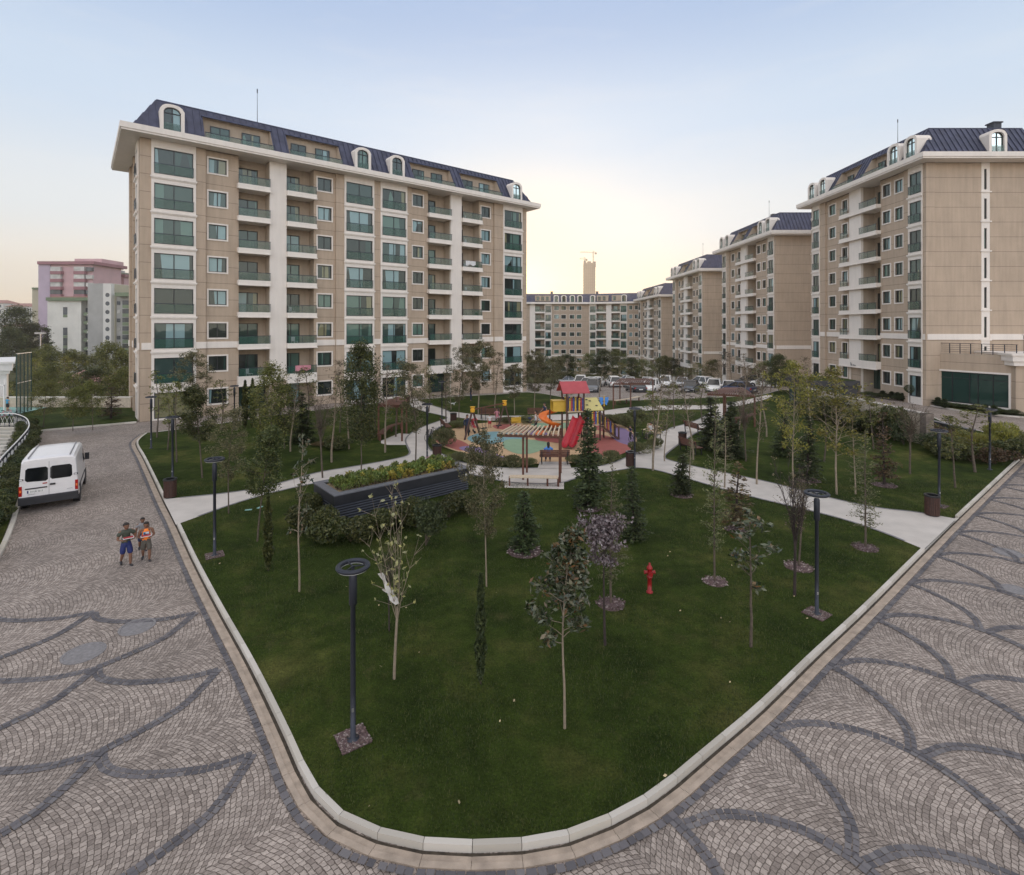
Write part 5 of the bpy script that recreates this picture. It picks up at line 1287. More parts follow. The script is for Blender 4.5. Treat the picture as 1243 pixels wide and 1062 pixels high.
for sx in (-1, 1):
    a = MB(); a.tube([(sx * .06, 0, .6), (sx * .13, 0, .6)], .045, 12, 'redpaint'); a.tube([(sx * .13, 0, .6), (sx * .16, 0, .6)], .058, 12, 'redpaint'); a.build('outlet_cap', r)
a = MB(); a.tube([(0, -.06, .6), (0, -.15, .6)], .05, 12, 'redpaint'); a.tube([(0, -.15, .6), (0, -.17, .6)], .062, 12, 'redpaint'); a.build('outlet_cap', r)
M['ragwhite'] = simple('rag_white', (.62, .6, .57), .9, var=.1)

M['leaf_fresh'] = leafmat('leaf_fresh', [(.09, .14, .03), (.15, .2, .045), (.24, .26, .06)])
M['louvre'] = simple('louvre_edge', (.085, .09, .11), .4)
M['soil'] = simple('sandy_soil', (.3, .22, .13), .95, var=.25, scale=14, bump=.6)
M['leaf_gold'] = leafmat('leaf_gold', [(.5, .38, .05), (.36, .32, .06), (.16, .19, .04), (.6, .46, .1)])
M['greenmetal'] = simple('green_metal', (.02, .06, .05), .5)
M['cladding'] = simple('stone_cladding', (.2, .165, .14), .85, var=.35, scale=4, bump=.5)
# ---- planter
dP = Vector((.766, .643, 0)); pb = Vector((-7.12, 21.15, LZ)); Lp, Wp, Hp = 6.6, 2.35, 1.08
r = thing('planter_box', 'long black louvred planter box with yellow green plants on top', 'planter', pb, math.atan2(.643, .766))
a = MB(); t = .32
a.box(0, 0, Hp - .42, Lp, .08, Hp - .05, 'anth'); a.box(0, Wp - .08, Hp - .42, Lp, Wp, Hp - .05, 'anth'); a.box(0, .08, Hp - .42, .08, Wp - .08, Hp - .05, 'anth'); a.box(Lp - .08, .08, Hp - .42, Lp, Wp - .08, Hp - .05, 'anth'); a.build('fascia', r)
a = MB(); a.box(-.03, -.03, Hp - .048, Lp + .03, t, Hp, 'anth_top'); a.box(-.03, Wp - t, Hp - .048, Lp + .03, Wp + .03, Hp, 'anth_top'); a.box(-.03, t, Hp - .048, t, Wp - t, Hp, 'anth_top'); a.box(Lp - t, t, Hp - .048, Lp + .03, Wp - t, Hp, 'anth_top'); a.build('coping', r)
a = MB()
for k in range(6):
    z = .03 + k * .108
    for T_ in (Matrix.Identity(4),):
        a.raw([(0.02, .02, z), (Lp - .02, .02, z), (Lp - .02, .07, z + .05), (.02, .07, z + .05)], [(0, 1, 2, 3)], 'louvre'); a.box(.02, .02, z, Lp - .02, .035, z + .035, 'louvre')
        a.box(.02, Wp - .035, z, Lp - .02, Wp - .02, z + .03, 'anth'); a.box(.02, .04, z, .035, Wp - .04, z + .03, 'louvre'); a.box(Lp - .035, .04, z, Lp - .02, Wp - .04, z + .03, 'anth')
a.box(.1, .1, 0, Lp - .1, Wp - .1, Hp - .43, 'dark'); a.build('louvre', r)
a = MB(); a.box(t, t, Hp - .14, Lp - t, Wp - t, Hp - .09, 'soil'); a.build('soil', r)
a = MB(); a.box(Lp - .22, -.008, .55, Lp - .12, -.001, .8, 'ragwhite'); a.build('notice', r)
S_, C_ = shrub(77, .26, .46, 'leaf_fresh', 150, .075, .04, 1); S2, C2 = shrub(78, .24, .34, 'leaf_gold', 120, .075, .045, 1)
pm = [(S_.mesh('stems'), C_.mesh('foliage')), (S2.mesh('stems'), C2.mesh('foliage'))]
rg = random.Random(9)
for i in range(20):
    for j in range(6):
        u = t + .14 + (Lp - 2 * t - .28) * (i + rg.uniform(.2, .8)) / 20; v = t + .1 + (Wp - 2 * t - .2) * (j + rg.uniform(.25, .75)) / 6
        gold = rg.random() < .36 and 2 < i < 19
        q = pb + dP * u + Vector((-dP.y, dP.x, 0)) * v + Vector((0, 0, Hp - .1)); k = 1 if gold else 0
        o = thing('bedding_plant', ['green leafy bedding plant in the black planter', 'golden leafed bedding plant in the black planter'][k], 'plant', q, rg.uniform(0, 6), ['green plants in the planter', 'golden plants in the planter'][k])
        s = rg.uniform(.95, 1.5); o.scale = (s, s, s); link('stems', pm[k][0], o); link('foliage', pm[k][1], o)
# rag in the bare tree
p = P(478, 824, LZ); a = MB()
for (x, z, w_, h_) in ((-.32, 2.35, .05, .5), (-.18, 2.0, .1, .34)):
    for k in range(6):
        t0, t1 = k / 6, (k + 1) / 6; f0, f1 = w_ * (1 - t0 * .6) * (1 + .3 * math.sin(k * 2)), w_ * (1 - t1 * .6) * (1 + .3 * math.sin(k * 2 + 2))
        a.face([(x + .25 * t0 - f0, .05 * math.sin(k), z - h_ * t0), (x + .25 * t0 + f0, .06, z - h_ * t0), (x + .25 * t1 + f1, .06, z - h_ * t1), (x + .25 * t1 - f1, .05 * math.sin(k + 1), z - h_ * t1)], 'ragwhite')
o = a.build('rag', loc=p); tag(o, 'torn white rag hanging in the bare young tree', 'rag')
for i, (px, by) in enumerate([(301, 619), (315, 616)]):
    a = MB(); a.box(-.14, -.06, 0, .14, .06, .02, 'teal'); o = a.build('paper_scrap', loc=P(px, by, LZ + .01), rot=.3 + i); tag(o, ['pale green paper scrap on the lawn, left of two', 'pale green paper scrap on the lawn, right of two'][i], 'litter')
# fallen leaves
M['deadleaf'] = simple('dead_leaf', (.42, .34, .2), .8, var=.4)
a = MB(); rg = random.Random(12)
for _ in range(60):
    y = rg.uniform(8.5, 26); x = rg.uniform(-.7, .9) * y
    if not inpoly(x, y, ISLs): continue
    c = Vector((x, y, LZ + .05)); t = rg.uniform(0, 6.28); l = rg.uniform(.018, .038); d = Vector((math.cos(t) * l, math.sin(t) * l, .01)); e = Vector((-math.sin(t) * l * .6, math.cos(t) * l * .6, .012)); a.face([c - d, c + e, c + d, c - e], 'deadleaf')
o = a.build('fallen_leaves'); tag(o, 'small fallen pale brown leaves scattered over the front lawn', 'leaves', kind='stuff')

# ---- pergolas
def pergola(label, front, back, zt, posts, slats, deck=None, bench=None, seat='wood', sl='wood_pale', beam='wood', solid=False):
    c = (front[0] + back[1]) / 2; c.z = LZ; r = thing('pergola', label, 'pergola', c)
    def L(v, z=None): q = v - c; return Vector((q.x, q.y, (q.z if z is None else z)))
    a = MB(); 
    for f in (front, back): a.bar(L(f[0], zt), L(f[1], zt), .09, .14, beam)
    a.build('beam', r)
    for q in posts: b = MB(); b.bar(L(q, 0), L(q, zt), .11, .11, beam); b.build('post', r)
    s = MB()
    for k in range(slats):
        t = (k + .5) / slats; p0 = front[0].lerp(front[1], t); p1 = back[0].lerp(back[1], t); d = (p1 - p0).normalized() * .18
        s.bar(L(p0 - d, zt + .12), L(p1 + d, zt + .12), .05 if not solid else .09, .1 if not solid else .04, sl)
    s.build('roof_slats', r)
    if bench:
        b = MB(); n = len(bench) - 1
        for k in range(n):
            p0, p1 = bench[k], bench[k + 1]; b.bar(L(p0, .43), L(p1, .43), .05, .42, seat) if False else None
            d = (p1 - p0).normalized(); nn = Vector((-d.y, d.x, 0))
            for w_ in (-.18, -.06, .06, .18): b.bar(L(p0 + nn * w_, .43), L(p1 + nn * w_, .43), .1, .04, seat)
            b.bar(L(p0, 0), L(p0, .4), .08, .3, beam)
        b.bar(L(bench[-1], 0), L(bench[-1], .4), .08, .3, beam)
        b.build('seat', r)
    return r
def g3(px, py, z=LZ): return P(px, py, z)
fa, fb_ = PY(603, 26.9, 0), PY(680, 26.5, 0)
ba, bb = PY(619, 28.7, 0), PY(681, 28.4, 0)
pergola('front timber pergola with pale slats and a long low seat', (fa, fb_), (ba, bb), 2.3, [PY(634.5, 27.0), PY(679, 26.5), PY(639, 28.3), PY(680, 28.2)], 13, bench=[g3(618, 584, .3), g3(640, 584, .3), g3(664, 584.5, .3), g3(677, 585, .3)], seat='wood_pale')
mb = MB(); flat(mb, [P(*q, LZ) for q in [(612, 592), (684, 594), (684, 570), (640, 568), (612, 572)]], LZ + .012, 'concrete'); flat(mb, [P(*q, LZ) for q in [(655, 561), (690, 561), (693, 569), (652, 569)]], LZ + .034, 'concrete')
flat(mb, [P(*q, LZ) for q in [(462, 535), (484, 526), (500, 527), (492, 540), (470, 540), (462, 538)]], LZ + .004, 'concrete')
flat(mb, [P(*q, LZ) for q in [(1138, 533), (1165, 539), (1196, 552), (1191, 556), (1160, 546), (1136, 538)]], LZ + .01, 'concrete')
struct('seating_slab', mb)
f0, f1 = P(459, 537, 0), P(487.5, 538, 0); b0, b1_ = PY(481, 40.5), PY(493, 40.0)
f0 = PY(459, 36.5); f1 = PY(487.5, 36); b0 = PY(481, 40); b1_ = PY(493, 38.5)
pergola('left timber pergola with closed brown slat roof over a curved bench', (f0, f1), (b0, b1_), 2.35, [f0, f1, b0, b1_], 16, bench=[P(461, 531, .3), P(467, 525, .3), P(475, 520, .3), P(486, 517, .3)], sl='wood', solid=True)
f0 = PY(744, 50); f1 = PY(788, 50); b0 = PY(752, 54); b1_ = PY(792, 54)
pergola('far timber pergola in front of the parked cars with a pale bench', (f0, f1), (b0, b1_), 2.35, [f0, PY(765, 50), b0, b1_], 18, bench=[P(746, 489, .3), P(760, 487, .3), P(775, 484, .3)], seat='wood_pale', sl='wood', solid=True)
f0 = PY(858, 42); f1 = PY(915, 41); b0 = PY(878, 45.5); b1_ = PY(902, 45.5)
pergola('right timber pergola with brown roof beyond the spruce pair', (f0, f1), (b0, b1_), 2.4, [PY(880, 42), PY(902, 43), PY(915.5, 41), b0], 20, bench=[P(893, 511, .3), P(905, 509, .3), P(915, 505, .3)], sl='wood', solid=True)

# ---- benches
def bench_mesh(m='wood', L=1.7):
    fr = MB(); st = MB(); bk = MB()
    for x in (-L / 2 + .12, L / 2 - .12):
        fr.bar((x, -.22, 0), (x, -.2, .42), .05, .05, 'dark'); fr.bar((x, .2, 0), (x, .3, .85), .05, .05, 'dark'); fr.bar((x, -.24, .41), (x, .24, .41), .04, .04, 'dark')
    for k in range(4): st.box(-L / 2, -.25 + k * .12, .43, L / 2, -.15 + k * .12, .46, m)
    for k in range(4): bk.bar((-L / 2, .215 + k * .03, .52 + k * .1), (L / 2, .215 + k * .03, .52 + k * .1), .03, .08, m)
    return fr.mesh('frame'), st.mesh('seat'), bk.mesh('backrest')
BM = {'wood': bench_mesh(), 'wood_pale': bench_mesh('wood_pale')}
def bench(px, by, rz, label, m='wood', s=1):
    r = thing('park_bench', label, 'bench', P(px, by, LZ + .01), rz, 'slatted park benches'); r.scale = (s, s, s)
    for n_, me in zip(('frame', 'seat', 'backrest'), BM[m]): link(n_, me, r)
    return r
bench(672.5, 563, math.pi, 'dark slatted bench facing the slide, a person sitting on it', s=1)
bench(652, 508, 0, 'brown bench behind the play surface beside the man in blue'); bench(594, 508.5, 0, 'brown bench behind the swing with a child in pink')
bench(541, 523, 1.9, 'brown bench on the winding path left of the swing'); bench(790, 531, -1.2, 'bench with pale seat right of the playground', 'wood_pale'); bench(838, 549, 1.9, 'dark bench on the right path, nearer of two'); bench(842, 526, 1.9, 'dark bench on the right path, farther of two')

# ---- ramp wall, kiosk
r = thing('ramp_wall', 'stone clad parapet wall of the garage ramp ending in a pier', 'wall', (27.2, 34.6, 0))
a = MB(); a.box(0, .5, 0, .35, 14.6, 2.13, 'stone'); a.build('wall', r); a = MB(); a.box(-.05, .5, 2.132, .4, 14.6, 2.2, 'kerbstone'); a.build('coping', r)
a = MB()
for k in range(9): 
    for j in range(2): a.box(-.05 + j * .255 + (.02 if k % 2 else 0) * 0, -.05, k * .245, .2 + j * .255, .5, k * .245 + .235, 'cladding')
a.box(-.04, -.04, 0, .45, .49, 2.2, 'slot'); a.build('pier', r)
r = thing('ramp_wall', 'low dark side wall of the garage ramp behind the right corner bed', 'wall', (31.8, 36.5, 0)); a = MB(); a.box(0, 0, 0, .3, 10, .75, 'anth'); a.box(-.04, 0, .752, .34, 10, .8, 'anth_top'); a.build('wall', r)
r = thing('glass_kiosk', 'low dark flat roofed glass kiosk at the top of the right lawn', 'kiosk', (28.0, 49.2, 0))
a = MB(); a.box(-.3, -.3, 2.35, 4.3, 4.3, 2.85, 'anth'); a.box(-.05, -.05, 2.852, 4.05, 4.05, 2.9, 'lawn'); a.build('roof', r)
a = MB(); 
for k in range(5): a.box(k * 1.0 - .03, 0, .1, k * 1.0 + .03, .08, 2.35, 'dark'); a.box(0, k * 1.0 - .03, .1, .08, k * 1.0 + .03, 2.35, 'dark')
a.box(0, 0, .0, 4, .1, .12, 'dark'); a.build('frame', r); a = MB(); a.box(.05, .03, .12, 3, .05, 2.35, 'pane_dark'); a.box(.03, .1, .12, .05, 4, 2.35, 'pane_dark'); a.build('glazing', r)
a = MB(); a.box(3.0, -.05, 0, 4.2, 4.2, 2.35, 'anth'); a.build('wall', r)

# ---- low wing between the right block and the edge of the picture
an = thing('shop_wing', 'low beige wing with a wide dark shop window and roof terrace at right', 'building', (42.15, 53.4, 0))
ax = Vector((.46, -.887, 0)).normalized(); f = Facade(an, (0, 0), ax); LW = 6.9; HW = 5.15
f.panel(0, LW, -.3, HW, 0, [(.35, 6.3, .5, 3.5)], 'beige')
f.box(f.wall, -.02, .02, HW, LW, .3, HW + .12, 'beige_smooth')
f.quad(f.wall, (0, 0, -.3), (0, 6, -.3), (0, 6, HW), (0, 0, HW), 'beige'); f.quad(f.wall, (LW, 0, -.3), (LW, 6, -.3), (LW, 6, HW), (LW, 0, HW), 'beige')
f.quad(f.wall, (0, .3, HW - .2), (LW, .3, HW - .2), (LW, 12, HW - .2), (0, 12, HW - .2), 'stone')
f.wall.build('wall', an)
a = MB(); w_, h_ = 5.95, 3.0
a.box(-.16, -.06, -.16, 0, .1, h_ + .16, 'white'); a.box(w_, -.06, -.16, w_ + .16, .1, h_ + .16, 'white'); a.box(0, -.06, h_, w_, .1, h_ + .16, 'white'); a.box(0, -.08, -.16, w_, .1, 0, 'white')
for u in (0, .27, .5, .61, .8, .988): a.box(u * w_, .1, 0, u * w_ + .07, .2, h_, 'dark')
a.box(.07, .103, h_ - .08, w_ - .07, .2, h_, 'dark'); a.box(.07, .103, 0, w_ - .07, .2, .08, 'dark'); a.box(.07, .108, 2.35, w_ - .07, .195, 2.41, 'dark')
o = f.part('shop_window', a.mesh('shop_window'), .35, 0, .5); p_ = MB(); p_.box(.07, .14, .08, w_ - .07, .16, h_ - .08, 'pane_dark'); link('pane', p_.mesh('pane'), o)
a = MB()
for k in range(9):
    s = .1 + k * (LW - .2) / 8; f.box(a, s - .03, .08, HW + .12, s + .03, .14, HW + 1.1, 'metal')
for z in (.3, .5, .7, .9): f.box(a, 0, .1, HW + z, LW, .125, HW + z + .025, 'metal')
f.box(a, 0, .07, HW + 1.08, LW, .15, HW + 1.13, 'metal'); a.build('railing', an)
f2 = Facade(an, f.T(LW, -.35, 0), Vector((1, -.25, 0))); a = MB(); f2.box(a, 0, 0, -.3, 7, 5, 4.4, 'beige'); a.build('wall', an)
a = MB(); f2.box(a, -.35, -.35, 4.402, 7, 5, 4.8, 'white'); f2.box(a, -.5, -.5, 4.802, 7, 5, 5.3, 'white'); f2.box(a, -.6, -.6, 5.302, 7, 5, 5.5, 'white'); a.build('cornice', an)
q = f2.T(.9, .5, 5.5) + Vector((42.15, 53.4, 0)); r = thing('street_lamp', 'ring headed lamp on the white cornice at the right edge', 'lamp', q, 0, 'ring headed park lamps'); r.scale = (.5, .5, .5)
link('pole', LMP[0], r); hd = link('ring_head', LMP[1], r); link('diffuser', LMP[2], hd)

# ---- left edge: white pavilion, fence, court, goal, railing and steps
r = thing('white_pavilion', 'white flat roofed pavilion with stepped cornice at the left edge', 'building', (-50.3, 52.5, 0), R(43))
a = MB(); a.box(-14, 0, 0, 0, 10, 3.2, 'whitepaint'); a.build('wall', r)
a = MB(); a.box(-14, -.25, 3.2, .2, 10.2, 3.5, 'whitepaint'); a.box(-14, -.45, 3.502, .4, 10.4, 4.2, 'whitepaint'); a.box(-14, -.6, 4.202, .6, 10.5, 4.4, 'whitepaint'); a.build('cornice', r)
r = thing('mesh_fence', 'tall green wire mesh fence of the sports court at the left edge', 'fence', (-43.6, 46.4, 0), math.atan2(2.6, -1.1))
a = MB()
for k in range(5): a.tube([(k * .72, 0, 0), (k * .72, 0, 5.5)], .045, 8, 'greenmetal')
a.build('post', r); a = MB(); a.bar((0, 0, 5.5), (2.88, 0, 5.5), .06, .06, 'whitepaint'); a.bar((0, 0, 2.9), (2.88, 0, 2.9), .04, .04, 'whitepaint'); a.build('rail', r)
a = MB()
for k in range(58): a.bar((k * .05, .01, 0), (k * .05, .01, 5.45), .006, .006, 'greenmetal')
for k in range(90): a.bar((0, .01, k * .06), (2.88, .01, k * .06), .006, .006, 'greenmetal')
a.build('mesh_panel', r)
r = thing('goal_frame', 'white goal frame beside the green mesh fence', 'goal', (-46.8, 48.6, 0)); a = MB()
a.bar((0, 0, 0), (0, 0, 2.5), .09, .09, 'whitepaint'); a.bar((-2.6, 0, 2.5), (.045, 0, 2.5), .09, .09, 'whitepaint'); a.bar((0, 0, 2.0), (-.9, 1, 2.9), .05, .05, 'whitepaint'); a.bar((-2.6, 0, 0), (-2.6, 0, 2.5), .09, .09, 'whitepaint'); a.build('frame', r)
mb = MB(); flat(mb, [Vector((x, y, 0)) for x, y in ((-70, 44.5), (-43.8, 46), (-44.8, 50.8), (-70, 51.5))], .12, 'teal'); struct('sports_court', mb)
r = thing('low_wall', 'low pale retaining wall behind the back lawn on the left', 'wall', (-48, 51.3, 0)); a = MB(); a.box(-6, 0, -1, 10.9, .35, .95, 'stone'); a.build('wall', r); a = MB(); a.box(-6, -.04, .952, 10.9, .39, 1.05, 'kerbstone'); a.build('coping', r)
RT = [(-12, 502.5), (0, 502), (16, 502), (29, 506), (34, 511.5), (34, 519), (24, 531.5), (10.5, 545.5), (0, 557), (-25, 588)]   # top rail in the photo
rp = crom([P(x, y, 1.15) for x, y in RT], .28)
r = thing('white_railing', 'curved white railing with openwork panels along the steps at left', 'railing', (rp[0].x, rp[0].y, 0)); o0 = Vector((rp[0].x, rp[0].y, 0))
a = MB(); a.tube([q - o0 for q in rp], .035, 6, 'whitepaint'); a.tube([q - o0 - Vector((0, 0, .18)) for q in rp], .016, 5, 'metal'); a.tube([q - o0 - Vector((0, 0, .98)) for q in rp], .02, 5, 'metal'); a.build('handrail', r)
a = MB()
for i, q in enumerate(rp):
    b = q - o0; a.bar(b - Vector((0, 0, 1.05)), b, .022 if i % 4 else .05, .022 if i % 4 else .05, 'metal')
    if i + 1 < len(rp):
        c = rp[i + 1] - o0; a.bar(b - Vector((0, 0, .95)), c - Vector((0, 0, .2)), .016, .016, 'whitepaint'); a.bar(b - Vector((0, 0, .2)), c - Vector((0, 0, .95)), .016, .016, 'whitepaint')
a.build('openwork', r)
mb = MB()
for k in range(11):
    q = P(24 - k * 2.2, 517 + k * 4.6, .12); z = .1 + .0 * k
    mb.box(-46, q.y - .42, -.3, q.x - .3, q.y - .02, .36 - .0 * k, 'kerbstone') if False else mb.box(-60, q.y - .12, .0, q.x - .2, q.y + .22, .3, 'kerbstone'); mb.box(-60, q.y + .22, .0, q.x - .2, q.y + .62, .13, 'slot')
struct('steps', mb)

# ---- far left towers and houses
def windows_grid(mb, f, cols, rows, w, h, m='towerglass', off=-.03):
    for c in cols:
        for z in rows: f.box(mb, c - w / 2, off, z, c + w / 2, .1, z + h, m)
M['pinkdk'] = simple('pink_cornice', (.30, .15, .17), .8, var=.1, scale=.3)
M['towerglass'] = simple('tower_window', (.06, .075, .09), .25, var=.5, scale=.4)
M['curtain'] = simple('tower_blinds', (.5, .5, .48), .5, var=.3, scale=.5)
M['pink'] = simple('pink_render', (.55, .37, .39), .85, var=.08, scale=.3); M['mauve'] = simple('mauve_render', (.46, .38, .47), .85, var=.08, scale=.3)
M['palegrey'] = simple('pale_grey_render', (.66, .65, .61), .85, var=.1, scale=.3); M['grey'] = simple('grey_render', (.38, .38, .37), .85, var=.12, scale=.3); M['tgreen'] = simple('green_parapet', (.17, .22, .14), .8, var=.15, scale=.4)
M['cream'] = simple('cream_render', (.46, .43, .33), .85, var=.06, scale=.3); M['palewhite'] = simple('tower_white', (.66, .65, .62), .85, var=.06, scale=.3); M['rooftile'] = simple('pink_roof_tiles', (.36, .2, .17), .85, var=.2, scale=2)
def X_(px, y): return (px - CX) / F * y
def Zt(py, y): return CZ - (py - HY) * y / F
def blk(mb, pa, pb_, y, yd, z0, z1, m):
    """box whose front spans photo columns pa..pb at distance y"""
    mb.box(X_(pa, y), y, z0, X_(pb_, y), y + yd, z1, m)
y = 205; r = thing('residential_tower', 'tall pink and mauve tower block far left with glazed balcony stacks', 'building', (0, 0, 0)); zt = Zt(321, y)
r.location = (X_(46, y), y, -9.5); o3 = r.location.copy()
def bl(name, mbb): ob = mbb.build(name, r); ob.location = (-o3.x, -o3.y, -o3.z); return ob
a = MB(); blk(a, 46, 60, y, 16, -9.5, zt, 'mauve'); blk(a, 60, 112, y + .6, 15, -9.5, zt, 'pink'); blk(a, 90, 123, y + 8, 12, zt, Zt(314, y + 8), 'pink'); blk(a, 123, 150, y + 22, 12, -9.5, Zt(336, y + 22), 'pink'); bl('wall', a)
a = MB(); blk(a, 44.5, 113, y - .8, 18, zt, zt + 1.2, 'pinkdk'); blk(a, 122, 151, y + 21, 14, Zt(336, y + 22), Zt(336, y + 22) + 1, 'pinkdk'); bl('roof', a)

a = MB(); b = MB(); b2_ = MB(); fl = 3.0
for n in range(8):
    z = zt - 2.6 - n * fl
    blk(a, 60.5, 72.5, y - .6, 1, z, z + 1.7, 'curtain' if n < 3 else 'towerglass'); blk(b, 60, 73, y - .9, 1.4, z - 1.25, z - .02, 'pinkdk')
    blk(a, 89, 101.5, y - .6, 1, z, z + 1.7, 'curtain' if n < 3 else 'towerglass'); blk(b2_, 88.5, 102, y - .9, 1.4, z - 1.25, z - .02, 'pinkdk'); blk(a, 104, 111, y - .4, 1, z, z + 1.5, 'curtain' if n % 3 else 'towerglass')
    blk(a, 129, 139, y + 21, .9, Zt(340, y + 21) - n * fl - 1.5, Zt(340, y + 21) - n * fl, 'curtain'); 
bl('window_stack', a); bl('balcony_stack', b); bl('balcony_stack', b2_)
y = 215; r = thing('residential_tower', 'narrow cream tower just left of the pink one', 'building', (0, 0, 0)); r.location = (X_(38, y), y, -9.5); o3 = r.location.copy()
a = MB(); blk(a, 38.5, 46.5, y, 12, -9.5, Zt(351, y), 'cream'); bl('wall', a); a = MB(); blk(a, 38, 47, y - .5, 13, Zt(351, y), Zt(349, y), 'tgreen'); bl('roof', a)
y = 230; r = thing('residential_tower', 'slim blue grey tower top showing right of the pink tower', 'building', (0, 0, 0)); r.location = (X_(124, y), y, -9.5); o3 = r.location.copy()
a = MB(); blk(a, 123, 138, y, 12, -9.5, Zt(329, y), 'grey'); blk(a, 127, 135, y + 2, 8, Zt(329, y), Zt(326, y), 'grey'); blk(a, 141, 157, y, 12, -9.5, Zt(341, y), 'palegrey'); bl('wall', a); a = MB(); blk(a, 122.5, 138.5, y - .5, 13, Zt(331, y), Zt(330, y), 'tgreen'); bl('roof', a)
y = 181; r = thing('residential_tower', 'pale grey block with green parapets and green balconies far left', 'building', (0, 0, 0)); r.location = (X_(57, y), y, -9.5); o3 = r.location.copy(); zt = Zt(365, y)
a = MB(); blk(a, 57, 98, y, 14, -9.5, zt, 'palegrey'); blk(a, 98, 116, y + 2.2, 3, -9.5, zt, 'grey'); blk(a, 116, 124, y + .8, 3, -9.5, Zt(372, y), 'palewhite'); bl('wall', a)
a = MB(); blk(a, 55, 126, y - .9, 17, zt, Zt(361, y), 'tgreen'); blk(a, 62, 118, y + 1, 12, Zt(361, y), Zt(359.5, y), 'rooftile'); bl('roof', a)
a = MB(); b = MB(); b2_ = MB()
for n in range(7):
    z = Zt(379.5 + n * 10.5, y); blk(b, 101, 115.5, y - .4, 2.4, z - 1.0, z + .1, 'tgreen'); blk(b, 105, 112, y - .5, .3, z - .9, z - .5, 'palewhite'); blk(a, 100, 115, y + 1.9, .4, z + .2, z + 1.7, 'towerglass'); blk(a, 117, 119, y + .6, .4, z + .3, z + 1.3, 'towerglass'); blk(a, 121.3, 123.5, y + .6, .4, z + .5, z + 1.2, 'towerglass')
    if n in (0, 2, 3, 4): z2 = Zt(378 + n * 12.5, y); blk(a, 76, 81, y - .1, .4, z2 - 1.1, z2 + 1.5, 'towerglass'); blk(b2_, 76, 81, y - .12, .1, z2 - 2.0, z2 - 1.15, 'tgreen')
bl('window', a); bl('balcony_stack', b); bl('spandrel', b2_)
y = 178; r = thing('residential_tower', 'grey and cream block with a column of round windows, far left', 'building', (0, 0, 0)); r.location = (X_(106, y), y, -9.5); o3 = r.location.copy()
a = MB(); blk(a, 106, 125, y, 12, -9.5, Zt(344, y), 'grey'); blk(a, 124.6, 134.4, y - 2, 12, -9.5, Zt(344.5, y), 'palewhite'); blk(a, 134.4, 139.5, y - .5, 12, -9.5, Zt(345, y), 'cream'); blk(a, 139.5, 160, y, 12, -9.5, Zt(360, y), 'grey'); bl('wall', a)
a = MB(); blk(a, 138.5, 162, y - 2.5, 15, Zt(360, y), Zt(355.5, y), 'tgreen'); bl('roof', a)
for n in range(7):
    w_ = MB(); zc = Zt(358 + n * 10.35, y - 2); T_ = Matrix.Translation((X_(130, y - 2), y - 2.03, zc)) @ Matrix.Rotation(R(90), 4, 'X')
    vs = [T_ @ Vector((math.cos(k * .3927) * .72, math.sin(k * .3927) * .72, 0)) for k in range(16)]; w_.face(vs, 'towerglass'); v2 = [T_ @ Vector((math.cos(k * .3927) * .9, math.sin(k * .3927) * .9, -.06)) for k in range(16)]; w_.face(v2, 'stone'); bl('round_window', w_)
a = MB(); b = MB()
for n in range(7):
    z = Zt(371 + n * 10.5, y); blk(b, 148, 160, y - 2.5, 2.4, z - .9, z + .2, 'tgreen'); blk(a, 148, 159, y - .2, .3, z + .3, z + 1.8, 'towerglass'); blk(a, 141.5, 145, y - .2, .3, z + .3, z + 1.5, 'curtain' if n % 2 else 'towerglass')
bl('window', a); bl('balcony_stack', b)
for i, (pa, pb_, ty, y, lb, hf) in enumerate([(-40, 3, 364, 320, 'long low pale house row at the left edge with red roof', 12), (6, 39, 368, 300, 'low pale house row with dim red roof left of the cream tower', 12), (0, 18, 392, 210, 'white low building half hidden by dark trees at the left edge', 9)]):
    r = thing('apartment_house', lb, 'building', (X_(pa, y), y, -9.5)); o3 = r.location.copy()
    a = MB(); blk(a, pa, pb_, y, 12, -9.5, Zt(ty + 4, y), 'palewhite'); bl('wall', a); a = MB(); zz = Zt(ty + 4, y)
    x0, x1 = X_(pa - .5, y), X_(pb_ + .5, y); a.raw([(x0, y - .8, zz), (x1, y - .8, zz), (x1, y + 13, zz), (x0, y + 13, zz), (x0 + 3, y + 6, zz + 4 * y / F * 1.1), (x1 - 3, y + 6, zz + 4 * y / F * 1.1)], [(0, 1, 5, 4), (1, 2, 5), (2, 3, 4, 5), (3, 0, 4)], 'rooftile'); bl('roof', a)
    a = MB(); n = int((pb_ - pa) / 3.2)
    for k in range(n):
        for j in range(3): blk(a, pa + 1 + k * 3.2, pa + 2.4 + k * 3.2, y - .1, .3, zz - 2.6 - j * 3.2, zz - 1 - j * 3.2, 'towerglass')
    bl('window', a)
